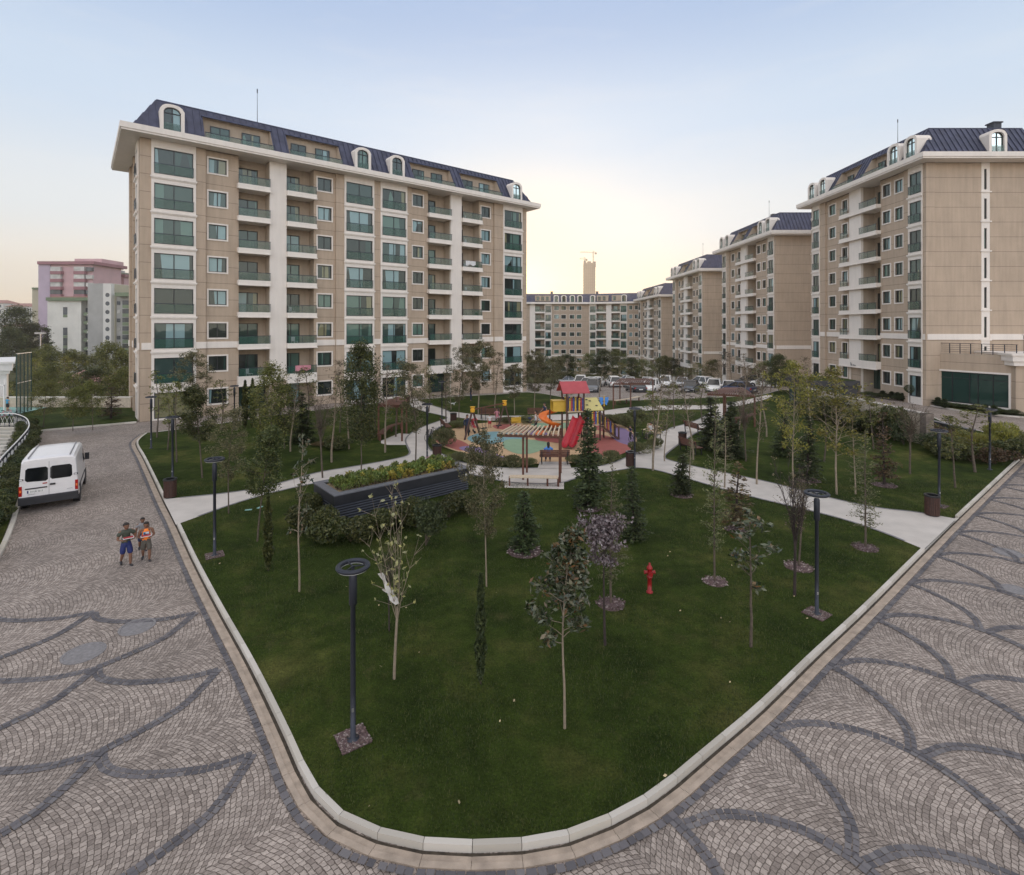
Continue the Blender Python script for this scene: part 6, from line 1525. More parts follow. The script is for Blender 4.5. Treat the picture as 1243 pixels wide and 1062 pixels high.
for i, (pa, pb_, y, zt_, lb) in enumerate([(70, 98, 86, .0, 'long pinkish tiled roof among the trees, left part'), (97, 123, 80, .2, 'long pinkish tiled roof among the trees, right part'), (70, 160, 66, -2.6, 'dark red low roof just behind the low wall')]):
    r = thing('low_house', lb, 'building', (X_(pa, y), y, -7.5)); o3 = r.location.copy(); x0, x1 = X_(pa, y), X_(pb_, y)
    a = MB(); a.box(x0 + .5, y, -7.5, x1 - .5, y + 8, zt_ - 1.3, 'stone'); bl('wall', a); a = MB(); m_ = 'rooftile' if i < 2 else 'pinkdk'
    a.raw([(x0, y - .6, zt_ - 1.3), (x1, y - .6, zt_ - 1.3), (x1, y + 8.6, zt_ - 1.3), (x0, y + 8.6, zt_ - 1.3), (x0 + 1, y + 4, zt_ + .4), (x1 - 1, y + 4, zt_ + .4)], [(0, 1, 5, 4), (1, 2, 5), (2, 3, 4, 5), (3, 0, 4)], m_); bl('roof', a)
# ---- unfinished concrete tower with cranes
y = 620; r = thing('concrete_tower', 'unfinished concrete high rise far behind the curved block', 'building', (X_(709, y), y, -10)); o3 = r.location.copy(); zt = Zt(319, y)
M['rawconc'] = simple('raw_concrete', (.26, .22, .18), .9, var=.1, scale=.05); M['cranem'] = simple('crane_steel', (.3, .25, .18), .6)
a = MB(); blk(a, 709.5, 722, y, 14, -10, zt, 'rawconc'); blk(a, 708.5, 711, y - 1, 5, zt - 2, zt + 2.5, 'rawconc'); blk(a, 713, 717, y + 3, 6, zt, zt + 2.2, 'rawconc'); blk(a, 719.5, 722.7, y - 1, 5, zt - 5, zt + 1.5, 'rawconc'); bl('frame', a)
a = MB()
for n in range(26): blk(a, 709.3, 722.2, y - .5, 14.8, zt - 3.2 - n * 3.3, zt - 2.8 - n * 3.3, 'rawconc')
for k in range(6): blk(a, 709.5 + k * 2.45, 709.9 + k * 2.45, y - .4, .5, -10, zt, 'stone')
bl('floor_slabs', a)
for px, base, top, jl, jr, lb in ((720.5, 319, 306.5, -16, 4, 'tall crane with long jib on the unfinished tower'), (709.8, 318, 313.5, -6, 3.4, 'smaller crane on the left corner of the unfinished tower')):
    r = thing('tower_crane', lb, 'crane', (X_(px, y), y + 5, zt)); k = y / F; a = MB(); h_ = (base - top) * k + .5
    for sx, sy in ((-.5, -.5), (.5, -.5), (.5, .5), (-.5, .5)): a.bar((sx, sy, 0), (sx, sy, h_ + 2), .3, .3, 'cranem')
    n = int(h_ / 1.5)
    for j in range(n): a.bar((-.5, -.5, j * 1.5), (.5, -.5, j * 1.5 + 1.5), .2, .2, 'cranem')
    a.build('mast', r); a = MB(); a.bar((jl * k, 0, h_ + .6), (jr * k, 0, h_ - .1), .5, .5, 'cranem'); a.bar((jl * k, 0, h_ + 1.0), (0, 0, h_ + 2.4), .2, .2, 'cranem'); a.bar((0, 0, h_ + 2.4), (jr * k, 0, h_), .2, .2, 'cranem'); a.box(jr * k - 2, -.8, h_ - 1.8, jr * k, .8, h_ - .2, 'rawconc'); a.build('jib', r)
# far-left street lamp
r = thing('street_lamp', 'tall grey roadside lamp in front of the dark fir far left', 'lamp', (X_(48.5, 130), 130, -9.5)); a = MB(); a.tube([(0, 0, 0), (0, 0, 15.5)], [.2, .1], 8, 'steel'); a.build('pole', r); a = MB(); a.box(-1.2, -.3, 15.4, 1.2, .3, 15.8, 'steel'); a.build('head', r)
# ---------------------------------------------------------------- playground
for n_, c_ in (('joint_yellow', (.8, .42, .03)), ('post_brown', (.09, .045, .035)), ('pinkc', (.6, .25, .3)), ('navy', (.02, .03, .07)), ('denim', (.03, .045, .1)), ('skin', (.42, .24, .16)), ('skin_tan', (.2, .1, .062)), ('hair', (.018, .013, .011)), ('olive', (.05, .062, .045)), ('royal', (.015, .025, .13)), ('neon', (1.0, .25, .03)), ('khaki', (.1, .09, .075)), ('greyc', (.25, .25, .26)), ('whitec', (.7, .7, .7)), ('cyanc', (.06, .3, .5)), ('blackc', (.015, .015, .018)), ('redc', (.4, .03, .04)), ('eye', (.02, .015, .012)), ('shoe', (.03, .03, .035)), ('lip', (.3, .1, .08))):
    M[n_] = simple(n_, c_, .65, var=.08)
def v3(px, py, y): return Vector(((px - CX) / F * y, y, CZ - (py - HY) * y / F))
# swing
A1_ = [P(563.5, 534, LZ + .03), P(582.4, 528.6, LZ + .03)]; A2_ = [P(603.7, 519.8, LZ + .03), P(620.3, 519.4, LZ + .03)]
tp1 = (A1_[0] + A1_[1]) / 2; tp1.z = 2.1; tp2 = (A2_[0] + A2_[1]) / 2; tp2.z = 2.05
r = thing('swing_set', 'timber swing set with orange joints at the left of the play surface', 'swing', (tp1.x, tp1.y, LZ)); o3 = Vector((tp1.x, tp1.y, LZ))
for foot, top in ((A1_[0], tp1), (A1_[1], tp1), (A2_[0], tp2), (A2_[1], tp2)): a = MB(); a.bar(foot - o3, top - o3, .1, .1, 'post_brown'); a.build('leg', r)
a = MB(); a.bar(tp1 - o3, tp2 - o3, .08, .08, 'wood'); a.build('beam', r)
for t_ in (tp1, tp2): a = MB(); q = t_ - o3; a.lathe([(0, -.2), (.14, -.18), (.17, 0), (.12, .12), (.2, .2), (0, .22)], 8, 'joint_yellow', q); a.build('joint', r)
for u in (.32, .7):
    q = tp1.lerp(tp2, u) - o3; dx = (tp2 - tp1).normalized() * .22; nn = Vector((.5, -.4, 0)) * (.5 if u > .5 else .1)
    a = MB(); 
    for s in (-1, 1): a.tube([q + dx * s, q + dx * s + nn + Vector((0, 0, -1.5))], .015, 4, 'metal')
    c = q + nn + Vector((0, 0, -1.5)); a.bar(c - dx * 1.1, c + dx * 1.1, .24, .05, 'blackc'); a.build('swing_seat', r)
# main play tower
c0 = Vector((4.2, 36.4, LZ)); r = thing('play_tower', 'wooden play tower with red gable roof, yellow lean-to roof and slides', 'playground', c0, R(10))
def pt(x, y, z): return (x, y, z)
hw = .6
for (x, y, h_) in ((-hw, -hw, 3.35), (hw, -hw, 3.35), (hw, hw, 3.35), (-hw, hw, 3.35), (.75, -.62, 2.2), (1.75, -.62, 2.2), (1.75, .5, 2.7), (.78, .5, 2.7)):
    a = MB(); a.bar((x, y, 0), (x, y, h_), .1, .1, 'post_brown'); a.build('post', r)
a = MB(); a.box(-hw, -hw, 2.0, hw, hw, 2.08, 'wood_pale'); a.build('platform', r); a = MB(); a.box(.75, -.6, 1.05, 1.75, .5, 1.13, 'wood_pale'); a.build('platform', r)
a = MB(); zr, ze = 4.05, 3.35
for s in (-1, 1):
    a.raw([(-.95, 0, zr), (.95, 0, zr), (.95, s * .85, ze), (-.95, s * .85, ze), (-.95, 0, zr - .05), (.95, 0, zr - .05), (.95, s * .85, ze - .05), (-.95, s * .85, ze - .05)], [(0, 1, 2, 3), (4, 7, 6, 5), (3, 2, 6, 7), (0, 3, 7, 4), (1, 5, 6, 2)], 'roofred')
a.build('roof', r)
a = MB(); a.raw([(.6, -.75, 2.15), (1.95, -.75, 2.15), (1.95, .65, 2.8), (.6, .65, 2.8), (.6, -.75, 2.1), (1.95, -.75, 2.1), (1.95, .65, 2.75), (.6, .65, 2.75)], [(0, 1, 2, 3), (4, 7, 6, 5), (0, 4, 5, 1), (1, 5, 6, 2), (2, 6, 7, 3), (3, 7, 4, 0)], 'paleyellow'); 
for x, y in ((.95, -.2), (1.3, .25), (1.6, -.3), (1.1, .4)): 
    z = 2.155 + (y + .75) / 1.4 * .65; a.raw([(x - .08, y - .06, z - .02), (x + .08, y - .07, z - .02), (x + .09, y + .06, z + .035), (x - .07, y + .07, z + .035)], [(0, 1, 2, 3)], 'blackc')
a.build('roof', r)
def pickets(x0, y0, x1, y1, z0, z1, n, name='picket_panel', z0b=None, z1b=None):
    a = MB(); cl = ['navy', 'yellow', 'roofred', 'blue', 'yellow']
    z0b = z0 if z0b is None else z0b; z1b = z1 if z1b is None else z1b
    for k in range(n):
        t = (k + .5) / n; x = x0 + (x1 - x0) * t; y = y0 + (y1 - y0) * t; za = z0 + (z0b - z0) * t; zb = z1 + (z1b - z1) * t
        a.bar((x, y, za), (x, y, zb), abs(math.hypot(x1 - x0, y1 - y0)) / n * .72 if abs(y1 - y0) < .1 else .03, .03 if abs(y1 - y0) < .1 else math.hypot(x1 - x0, y1 - y0) / n * .72, cl[k % 5])
    a.bar((x0, y0, z1 - .1), (x1, y1, z1b - .1), .04, .05, 'post_brown'); a.build(name, r)
pickets(-hw, -hw - .03, hw, -hw - .03, 2.1, 2.95, 9); pickets(hw + .03, -hw, hw + .03, hw, 2.1, 2.9, 8); pickets(-hw, hw, hw, hw, 2.1, 2.9, 8)
pickets(1.0, -.66, 1.75, -.66, 1.15, 2.0, 6); pickets(.8, .52, 1.75, .52, 1.15, 2.0, 7)
# entrance tube of the spiral slide
a = MB(); a.box(-1.5, -.35, 2.05, -.62, .35, 2.12, 'yellow'); a.box(-1.5, -.4, 2.05, -.62, -.36, 2.75, 'yellow'); a.box(-1.5, .36, 2.05, -.62, .4, 2.75, 'yellow'); a.box(-1.5, -.4, 2.7, -.62, .4, 2.78, 'yellow'); a.build('slide_entrance', r)
def trough(path, w, hh, m, name, up=Vector((0, 0, 1))):
    a = MB(); n = len(path); rows = []; k = 8
    for i, p_ in enumerate(path):
        d = (path[min(i + 1, n - 1)] - path[max(i - 1, 0)]).normalized(); s_ = d.cross(up).normalized(); u_ = s_.cross(d).normalized(); row = []
        for j in range(k + 1):
            t = -1 + 2 * j / k; row.append(p_ + s_ * (t * w / 2) + u_ * (hh * abs(t) ** 2.5))
        for j in range(k + 1):
            t = 1 - 2 * j / k; row.append(p_ + s_ * (t * (w / 2 + .025)) + u_ * (hh * abs(t) ** 2.5 - .03))
        rows.append(row)
    vs = [v for rw in rows for v in rw]; K = 2 * (k + 1); fs = []
    for i in range(n - 1):
        for j in range(K): fs.append((i * K + j, i * K + (j + 1) % K, (i + 1) * K + (j + 1) % K, (i + 1) * K + j))
    a.raw(vs, fs, m); return a.build(name, r, True)
cx_, cy_ = -1.45, .75; path = []
for i in range(30):
    t = i / 29; ang = R(-60) + t * R(560); path.append(Vector((cx_ + math.cos(ang) * .5, cy_ + math.sin(ang) * .5, 2.05 - 1.7 * t)))
path += [path[-1] + Vector((-.25, -.3, -.06)), path[-1] + Vector((-.5, -.6, -.08))]
trough(path, .58, .24, 'orange', 'spiral_slide')
a = MB(); a.tube([(cx_, cy_, 0), (cx_, cy_, 2.1)], .06, 8, 'post_brown'); a.build('post', r)
for k, off_ in enumerate((-.24, .24)):
    path = [Vector((.32 + off_, -.62, 1.62 + .0)), Vector((.22 + off_, -.85, 1.55)), Vector((-.1 + off_, -1.25, 1.15)), Vector((-.35 + off_, -1.6, .85)), Vector((-.6 + off_, -1.95, .6)), Vector((-.85 + off_, -2.3, .3)), Vector((-1.0 + off_, -2.55, .2)), Vector((-1.15 + off_, -2.85, .18))]
    trough(crom(path, .12), .5, .2, 'red', 'slide')
# stairs to the right
for s in (-.45, .4):
    a = MB(); a.bar((1.8, s, 1.1), (3.1, s - .15, .05), .05, .16, 'post_brown'); a.bar((1.8, s, 1.95), (3.1, s - .15, .85), .06, .06, 'post_brown'); a.bar((3.1, s - .15, 0), (3.1, s - .15, .95), .09, .09, 'post_brown'); a.build('stair_side', r)
    pickets(1.9, s, 2.95, s - .13, 1.05, 1.8, 6, 'picket_panel', .2, .95)
a = MB()
for k in range(5): t = (k + .5) / 5; a.box(1.8 + 1.25 * t - .13, -.5, 1.1 - 1.05 * t, 1.8 + 1.25 * t + .13, .3, 1.14 - 1.05 * t, 'wood_pale')
a.build('stair', r)
a = MB(); a.bar((2.3, .2, 0), (2.3, .2, 2.6), .1, .1, 'post_brown'); a.build('post', r)
a = MB()
for s in (-1, 1):
    for (zc, w_, h_) in ((2.75, .3, .26), (2.5, .22, .2)):
        a.raw([(2.3 + s * .03, .12, zc - h_ / 3), (2.3 + s * w_, .12, zc - h_), (2.3 + s * (w_ + .03), .12, zc + h_ * .5), (2.3 + s * .08, .12, zc + h_ * .4), (2.3 + s * .03, .16, zc - h_ / 3), (2.3 + s * w_, .16, zc - h_), (2.3 + s * (w_ + .03), .16, zc + h_ * .5), (2.3 + s * .08, .16, zc + h_ * .4)], [(0, 1, 2, 3), (7, 6, 5, 4), (0, 4, 5, 1), (1, 5, 6, 2), (2, 6, 7, 3)], 'skyblue')
a.bar((2.3, .11, 2.25), (2.3, .11, 2.95), .08, .05, 'yellow'); a.build('butterfly_panel', r)
# small toys
def springer(px, by, m, label):
    p = P(px, by, LZ + .03); r = thing('spring_rider', label, 'spring rider', p, .4); a = MB(); a.tube([(0.07 * math.cos(k), .07 * math.sin(k), .05 + k * .02) for k in range(16)], .018, 5, 'metal'); a.build('spring', r)
    a = MB(); a.box(-.4, -.03, .35, .4, .03, .8, m); a.box(-.42, -.15, .5, .1, .15, .55, m); a.bar((.2, -.2, .75), (.2, .2, .75), .04, .04, m); a.build('body', r)
springer(626, 519, 'yellow', 'yellow spring rider behind the swing'); 
p = P(642, 513, LZ); a = MB(); a.lathe([(0, 0), (.2, 0), (.22, .2), (.15, .42), (0, .45)], 10, 'royal'); o = a.build('rucksack', loc=p); tag(o, 'blue rucksack on the ground beside the brown bench', 'bag')

# ---------------------------------------------------------------- people
def skin_obj(name, chains, m, parent, lv=1, branch=True):
    """chains: list of lists of (co, radius); the first chain starts at the root; a chain whose first entry is an int hangs on that vertex"""
    vs = []; es = []; rs = []
    for ch in chains:
        prev = None
        for it in ch:
            if isinstance(it, int): prev = it; continue
            co, rad = it; vs.append(tuple(co)); rs.append(rad); i = len(vs) - 1
            if prev is not None: es.append((prev, i))
            prev = i
    me = bpy.data.meshes.new(name); me.from_pydata(vs, es, []); o = bpy.data.objects.new(name, me); col.objects.link(o)
    md = o.modifiers.new('skin', 'SKIN'); md.use_smooth_shade = True; md.branch_smoothing = .6
    sv = me.skin_vertices[0].data
    for i, rad in enumerate(rs): sv[i].radius = (rad, rad) if not isinstance(rad, tuple) else rad; sv[i].use_root = (i == 0)
    if lv: o.modifiers.new('sub', 'SUBSURF').levels = lv; o.modifiers['sub'].render_levels = lv
    dg = bpy.context.evaluated_depsgraph_get(); nm = bpy.data.meshes.new_from_object(o.evaluated_get(dg))
    bpy.data.objects.remove(o); nm.materials.clear(); nm.materials.append(M[m]); nm.polygons.foreach_set('use_smooth', [True] * len(nm.polygons))
    return link(name, nm, parent)
def person(loc, yaw, H, label, shirt='olive', pants='royal', skin='skin', hair='hair', pose='stand', arms='down', longp=True, sleeves='short', hairlen=0, turn=0, group=None, shoes='shoe', skirt=False):
    """yaw 0 faces -Y (towards the camera)"""
    r = thing('person', label, 'person', loc, yaw, group); k_ = 1.14 if H < 1.5 else 1.04; r.scale = (H * k_, H * k_, H * .98)
    V = Vector
    pel = V((0, 0, .52)); sit = pose == 'sit'
    if sit: pel = V((0, 0, .30))
    lean = .06 if pose == 'lean' else 0
    che = pel + V((0, -.01 - lean, .20)); nk = pel + V((0, -.01 - lean * 1.6, .315)); 
    legs = []
    for s in (-1, 1):
        hip = pel + V((s * .052, 0, -.03))
        if sit: kn = hip + V((s * .02, -.245, .01)); an = kn + V((0, -.01, -.235))
        elif pose == 'walk': ph = s; kn = hip + V((s * .008, -.07 if ph > 0 else -.015, -.235)); an = kn + V((0, .0 if ph > 0 else .13, -.235 if ph > 0 else -.185))
        else: kn = hip + V((s * .012, -.012, -.24)); an = kn + V((s * .005, .012, -.235))
        toe = an + V((s * .015, -.085, -.025 if not (pose == 'walk' and s < 0) else -.05))
        legs.append((hip, kn, an, toe))
    chains = [[(pel, (.078, .062)), (pel + V((0, -lean * .5, .1)), (.068, .052)), (che, (.08, .058)), (nk - V((0, 0, .03)), (.05, .04)), (nk + V((0, 0, .015)), .027), (nk + V((0, -.008, .04)), .03)]]
    ct = nk - V((0, 0, .03))
    arm = []
    for s in (-1, 1):
        sh = nk + V((s * .105, 0, -.035))
        if arms == 'down' or (arms == 'one' and s < 0): el = sh + V((s * .03, .015, -.17)); wr = el + V((s * .005, -.045, -.145)); fd = V((0, -.15, -1))
        elif arms == 'swing': el = sh + V((s * .03, .05 * s, -.165)); wr = el + V((0, -.09 + .03 * s, -.11)); fd = V((0, -.6, -.8))
        else: el = sh + V((s * .045, -.02, -.165)); wr = el + V((-s * .05, -.125, .01)); fd = V((-s * .6, -.75, .05))
        arm.append((s, sh, el, wr, fd.normalized()))
    nv = [6]
    def add(ch): chains.append(ch)
    idx = 6
    for s, sh, el, wr, fd in arm:
        hand = wr + fd * .035
        add([3, (sh, .038), (sh.lerp(el, .5), .03), (el, .024), (el.lerp(wr, .5), .02), (wr, .014), (hand, (.022, .012))])
        base = idx + 5; idx += 6
        side = fd.cross(V((0, 0, 1))); side = side.normalized() if side.length > .2 else V((0, 1, 0)); side = side if True else side
        pn = side.cross(fd).normalized()
        for k, (o_, ln) in enumerate(((-.016, .034), (-.0055, .04), (.0055, .038), (.016, .03))):
            b = hand + fd * .02 + side * o_; add([base, (b, .0062), (b + fd * ln * .55 + pn * -.004, .0054), (b + fd * ln * .9 - pn * .014, .0045)]); idx += 3
        tb = wr + fd * .018 + side * -.018 * s; add([base, (tb, .007), (tb + fd * .018 - side * .014 * s - pn * .006, .0058), (tb + fd * .034 - side * .016 * s - pn * .012, .005)]); idx += 3
    for (hip, kn, an, toe) in legs:
        add([0, (hip, .056), (hip.lerp(kn, .45), .047), (kn, .034), (kn.lerp(an, .35), .034), (an, .02), (an + V((0, .012, -.018)), .02), (toe, .018)])
    body = skin_obj('body', chains, skin, r)
    # head: one lofted shape joined to the body mesh
    hd = MB(); hc = nk + V((0, -.012 - lean * .3, .085)); Rz = Matrix.Rotation(turn, 3, 'Z') @ Matrix.Rotation(R(8), 3, 'X')
    def HP(x, y, z): return hc + Rz @ V((x, y, z))
    rings = [(-.068, .014, .018, -.022), (-.06, .028, .032, -.014), (-.045, .037, .045, -.008), (-.02, .043, .055, -.002), (.005, .047, .06, .002), (.03, .048, .06, .005), (.05, .042, .052, .006), (.064, .028, .034, .006), (.072, .008, .01, .006)]
    n = 14; vs = []; fs = []
    for z, rx, ry, yo in rings:
        for k in range(n):
            t = 2 * math.pi * k / n; x = rx * math.cos(t); y_ = yo + ry * math.sin(t)
            if math.sin(t) < -.85 and -.03 < z < .0: y_ -= .011        # nose
            vs.append(HP(x, y_, z))
    for i in range(len(rings) - 1):
        for k in range(n): fs.append((i * n + k, i * n + (k + 1) % n, (i + 1) * n + (k + 1) % n, (i + 1) * n + k))
    fs.append(tuple(range(n))[::-1]); fs.append(tuple(range((len(rings) - 1) * n, len(rings) * n)))
    bm = bmesh.new(); bm.from_mesh(body.data); bv = [bm.verts.new(v) for v in vs]
    for f in fs: bm.faces.new([bv[i] for i in f]).smooth = True
    for s in (-1, 1):      # ears
        e = [bm.verts.new(HP(s * (.045 + dx), dy, dz)) for dx, dy, dz in ((0, -.006, .012), (.01, .006, .014), (.009, .006, -.012), (0, -.002, -.016))]; bm.faces.new(e)
    bm.to_mesh(body.data); bm.free()
    f = MB()
    for s in (-1, 1): f.lathe([(0, .006), (.005, .004), (.006, 0), (.005, -.004), (0, -.006)], 6, 'eye', HP(s * .018, -.05, .003))
    f.build('eyes', r); f = MB(); f.raw([HP(-.014, -.0545, -.037), HP(.014, -.0545, -.037), HP(.01, -.055, -.043), HP(-.01, -.055, -.043)], [(0, 1, 2, 3)], 'lip'); f.build('mouth', r)
    hm = MB(); vs = []; fs = []; hr = [(-.005, .05, .058, .012), (.02, .054, .066, .008), (.045, .05, .062, .007), (.066, .036, .044, .006), (.08, .012, .016, .006)]
    if hairlen: hr = [(-hairlen, .036, .02, .05), (-.05, .046, .034, .034)] + hr
    for z, rx, ry, yo in hr:
        for k in range(n):
            t = 2 * math.pi * k / n; y_ = yo + ry * math.sin(t)
            if math.sin(t) < -.2 and z < .03: y_ = max(y_, -.005)
            vs.append(HP(rx * math.cos(t), y_, z))
    for i in range(len(hr) - 1):
        for k in range(n): fs.append((i * n + k, i * n + (k + 1) % n, (i + 1) * n + (k + 1) % n, (i + 1) * n + k))
    fs.append(tuple(range((len(hr) - 1) * n, len(hr) * n))); hm.raw(vs, fs, hair); hm.build('hair', r, True)
    # clothes
    ch = [[(pel + V((0, 0, -.065)), (.098, .08)), (pel + V((0, -lean * .5, .08)), (.088, .07)), (che, (.092, .07)), (nk - V((0, 0, .03)), (.062, .05)), (nk - V((0, 0, .0)), .036)]]
    if sleeves != 'none':
        for s, sh, el, wr, fd in arm:
            e = [3, (sh, .055), (sh.lerp(el, .62), .046)]
            if sleeves == 'long': e += [(el, .034), (el.lerp(wr, .85), .025)]
            ch.append(e)
    skin_obj('shirt', ch, shirt, r)
    ch = [[(pel + V((0, 0, .10)), (.08, .066)), (pel + V((0, 0, -.015)), (.09, .075))]]
    for (hip, kn, an, toe) in legs:
        e = [1, (hip + (kn - hip) * .12, .068), (hip.lerp(kn, .6), .062), (kn + (an - kn) * .02, .05 if not longp else .044)]
        if longp: e += [(kn.lerp(an, .5), .039), (kn.lerp(an, .93), .032)]
        ch.append(e)
    skin_obj('trousers' if longp else 'shorts', ch, pants, r)
    for (hip, kn, an, toe) in legs:
        skin_obj('shoe', [[(an + V((0, .02, -.022)), .026), (an.lerp(toe, .5) + V((0, 0, -.008)), .027), (toe, .022), (toe + V((0, -.02, 0)), .016)]], shoes, r)
    return r, arm, nk
def foot(px, by, z=LZ): return P(px, by, z)
def tray(p, yaw, H, arm, m, label, tilt=0):
    """a red and white tray held at chest height between both hands"""
    c = (arm[0][3] + arm[1][3]) / 2 + Vector((0, -.055, .016)); c = Matrix.Rotation(yaw, 3, 'Z') @ (c * H) + Vector(p)
    o = thing('snack_tray', label, 'tray', c, yaw + tilt); a = MB(); a.box(-.15, -.05, 0, .15, .05, .02, 'whitec'); a.box(-.15, -.05, .02, -.135, .05, .04, 'whitec'); a.box(.135, -.05, .02, .15, .05, .04, 'whitec'); a.build('tray', o)
    a = MB(); a.box(-.13, -.048, .021, .13, .048, .045, m); a.build('snack', o)
k1 = foot(152.5, 685, .01); rr, arm, nk = person(k1, R(48), 1.44, 'boy in grey green T-shirt and blue shorts carrying a red tray', 'olive', 'royal', 'skin_tan', pose='walk', arms='hold', longp=False, turn=R(20)); tray(k1, R(48), 1.44, arm, 'redc', 'red and white tray held by the boy in the green shirt', -.15)
k2 = foot(177, 679, .01); rr, arm, nk = person(k2, R(34), 1.33, 'boy in orange sleeveless top and dark shorts looking down', 'neon', 'khaki', 'skin_tan', pose='walk', arms='hold', longp=False, sleeves='none', turn=R(-6)); tray(k2, R(34), 1.33, arm, 'redc', 'red and white tray held by the boy in orange')
a = MB(); a.box(-.1, -.012, -.09, .1, 0, .1, 'cyanc'); a.box(-.07, -.016, -.06, .04, -.0125, .05, 'navy'); a.box(-.02, -.02, .02, .09, -.0165, .085, 'whitec'); o = a.build('shirt_print', rr); o.scale = (.55,) * 3; o.location = (.0, -.082, .70)
person(foot(172.5, 667, .01), R(38), 1.18, 'small child in dark blue walking behind the boy in orange', 'greyc', 'navy', 'skin_tan', pose='walk', arms='down', longp=False)
person(foot(566.5, 530), R(30), 1.62, 'woman in dark clothes standing at the left leg of the swing', 'navy', 'blackc', pose='stand', arms='one', sleeves='long', hairlen=.08)
person(foot(650.5, 524), R(-80), 1.62, 'woman in white top and black trousers walking behind the pergola', 'whitec', 'blackc', pose='walk', arms='swing', hairlen=.06, sleeves='none')
person(P(661, 512, LZ), R(-70), 1.6, 'man in navy T-shirt and jeans stepping beside the brown bench', 'denim', 'navy', pose='walk', arms='swing')
person(P(666, 566.0, LZ) + Vector((0, .55, .02)), math.pi, 1.6, 'long haired person in blue seated on the bench facing the slide', 'skyblue', 'navy', pose='sit', arms='hold', hairlen=.13)
person(P(602.5, 510, LZ) + Vector((0, .05, .0)), R(10), 1.25, 'child in pink seated on the bench behind the swing', 'pinkc', 'pinkc', pose='sit', arms='hold', hairlen=.06)
person(foot(668.5, 525, LZ + .03), R(60), 1.0, 'small child at the foot of the orange spiral slide', 'skin', 'navy', pose='walk', arms='one', longp=False)
person(foot(594, 519, LZ + .03), R(20), 1.05, 'small child in white beside the grey swing seat', 'whitec', 'redc', pose='stand', arms='down', longp=False)
person(P(571, 486, LZ), R(100), 1.7, 'person in black standing at the lane before the long building', 'blackc', 'navy', pose='stand', arms='down', sleeves='long')
person(P(8.5, 499, .12), R(160), 1.35, 'child in light blue shirt on the sports court at the left edge', 'cyanc', 'blackc', pose='stand', arms='down', longp=False)
person(P(765, 534, LZ + .03), R(-60), 1.0, 'child in dark top with a bicycle at the purple corner of the play surface', 'navy', 'blackc', pose='walk', arms='hold')
person(P(791, 533, LZ) + Vector((0, .2, 0)), R(-70), 1.5, 'person in pale top seated on the bench right of the playground', 'whitec', 'khaki', pose='sit', arms='hold')
# bicycles and a pushchair
def bike(px, by, rz, label, m='navy', s=.7, z=LZ):
    r = thing('bicycle', label, 'bicycle', P(px, by, z), rz); r.scale = (s, s, s)
    for x in (-.5, .5):
        a = MB(); n = 20; a.tube([(x + .33 * math.cos(2 * math.pi * k / n), 0, .34 + .33 * math.sin(2 * math.pi * k / n)) for k in range(n + 1)], .02, 5, 'rubber', False)
        for k in range(8): t = k * math.pi / 8; a.bar((x - .32 * math.cos(t), 0, .34 - .32 * math.sin(t)), (x + .32 * math.cos(t), 0, .34 + .32 * math.sin(t)), .006, .006, 'steel')
        a.build('wheel', r)
    a = MB()
    for p_, q in (((-.5, 0, .34), (-.1, 0, .3)), ((-.1, 0, .3), (.32, 0, .72)), ((-.5, 0, .34), (-.2, 0, .78)), ((-.1, 0, .3), (-.22, 0, .82)), ((-.2, 0, .74), (.34, 0, .78)), ((.5, 0, .34), (.3, 0, .9))): a.tube([p_, q], .022, 6, m)
    a.build('frame', r); a = MB(); a.box(-.34, -.06, .82, -.12, .06, .87, 'blackc'); a.build('saddle', r); a = MB(); a.tube([(.28, -.24, .95), (.3, 0, .9), (.28, .24, .95)], .015, 6, 'steel'); a.build('handlebar', r)
bike(516, 565, .4, 'small pink bicycle leaning near the bin behind the planter', 'pinkc', .6); bike(521, 534, 1.2, 'dark bicycle lying on the winding path', 'blackc', .8); bike(528, 530, .2, 'second dark bicycle on the winding path', 'navy', .8)
bike(770, 536, .5, 'small black bicycle at the purple corner of the play surface', 'blackc', .65, LZ + .03); bike(7, 509, .5, 'pale bicycle behind the white railing, left one', 'pinkc', .9, .12); bike(14, 508, .7, 'pale bicycle behind the white railing, right one', 'greyc', .9, .12)
r = thing('pushchair', 'red and black pushchair right of the woman at the swing', 'pushchair', P(575, 525, LZ + .03), .8)
for x, y in ((-.2, -.3), (.2, -.3), (-.2, .3), (.2, .3)): a = MB(); a.tube([(x - .02, y, .1), (x + .02, y, .1)], .1, 12, 'rubber'); a.build('wheel', r)
a = MB(); 
for x in (-.18, .18): a.bar((x, -.3, .1), (x, .35, .95), .025, .025, 'steel'); a.bar((x, .3, .1), (x, -.15, .6), .025, .025, 'steel')
a.build('frame', r); a = MB(); a.raw([(-.18, -.25, .4), (.18, -.25, .4), (.18, .1, .45), (-.18, .1, .45), (-.18, .28, .85), (.18, .28, .85)], [(0, 1, 2, 3), (3, 2, 5, 4)], 'redc'); a.raw([(-.2, .28, .9), (.2, .28, .9), (.2, 0, 1.05), (-.2, 0, 1.05), (.2, -.2, .92), (-.2, -.2, .92)], [(0, 1, 2, 3), (3, 2, 4, 5)], 'redc'); a.build('seat', r)
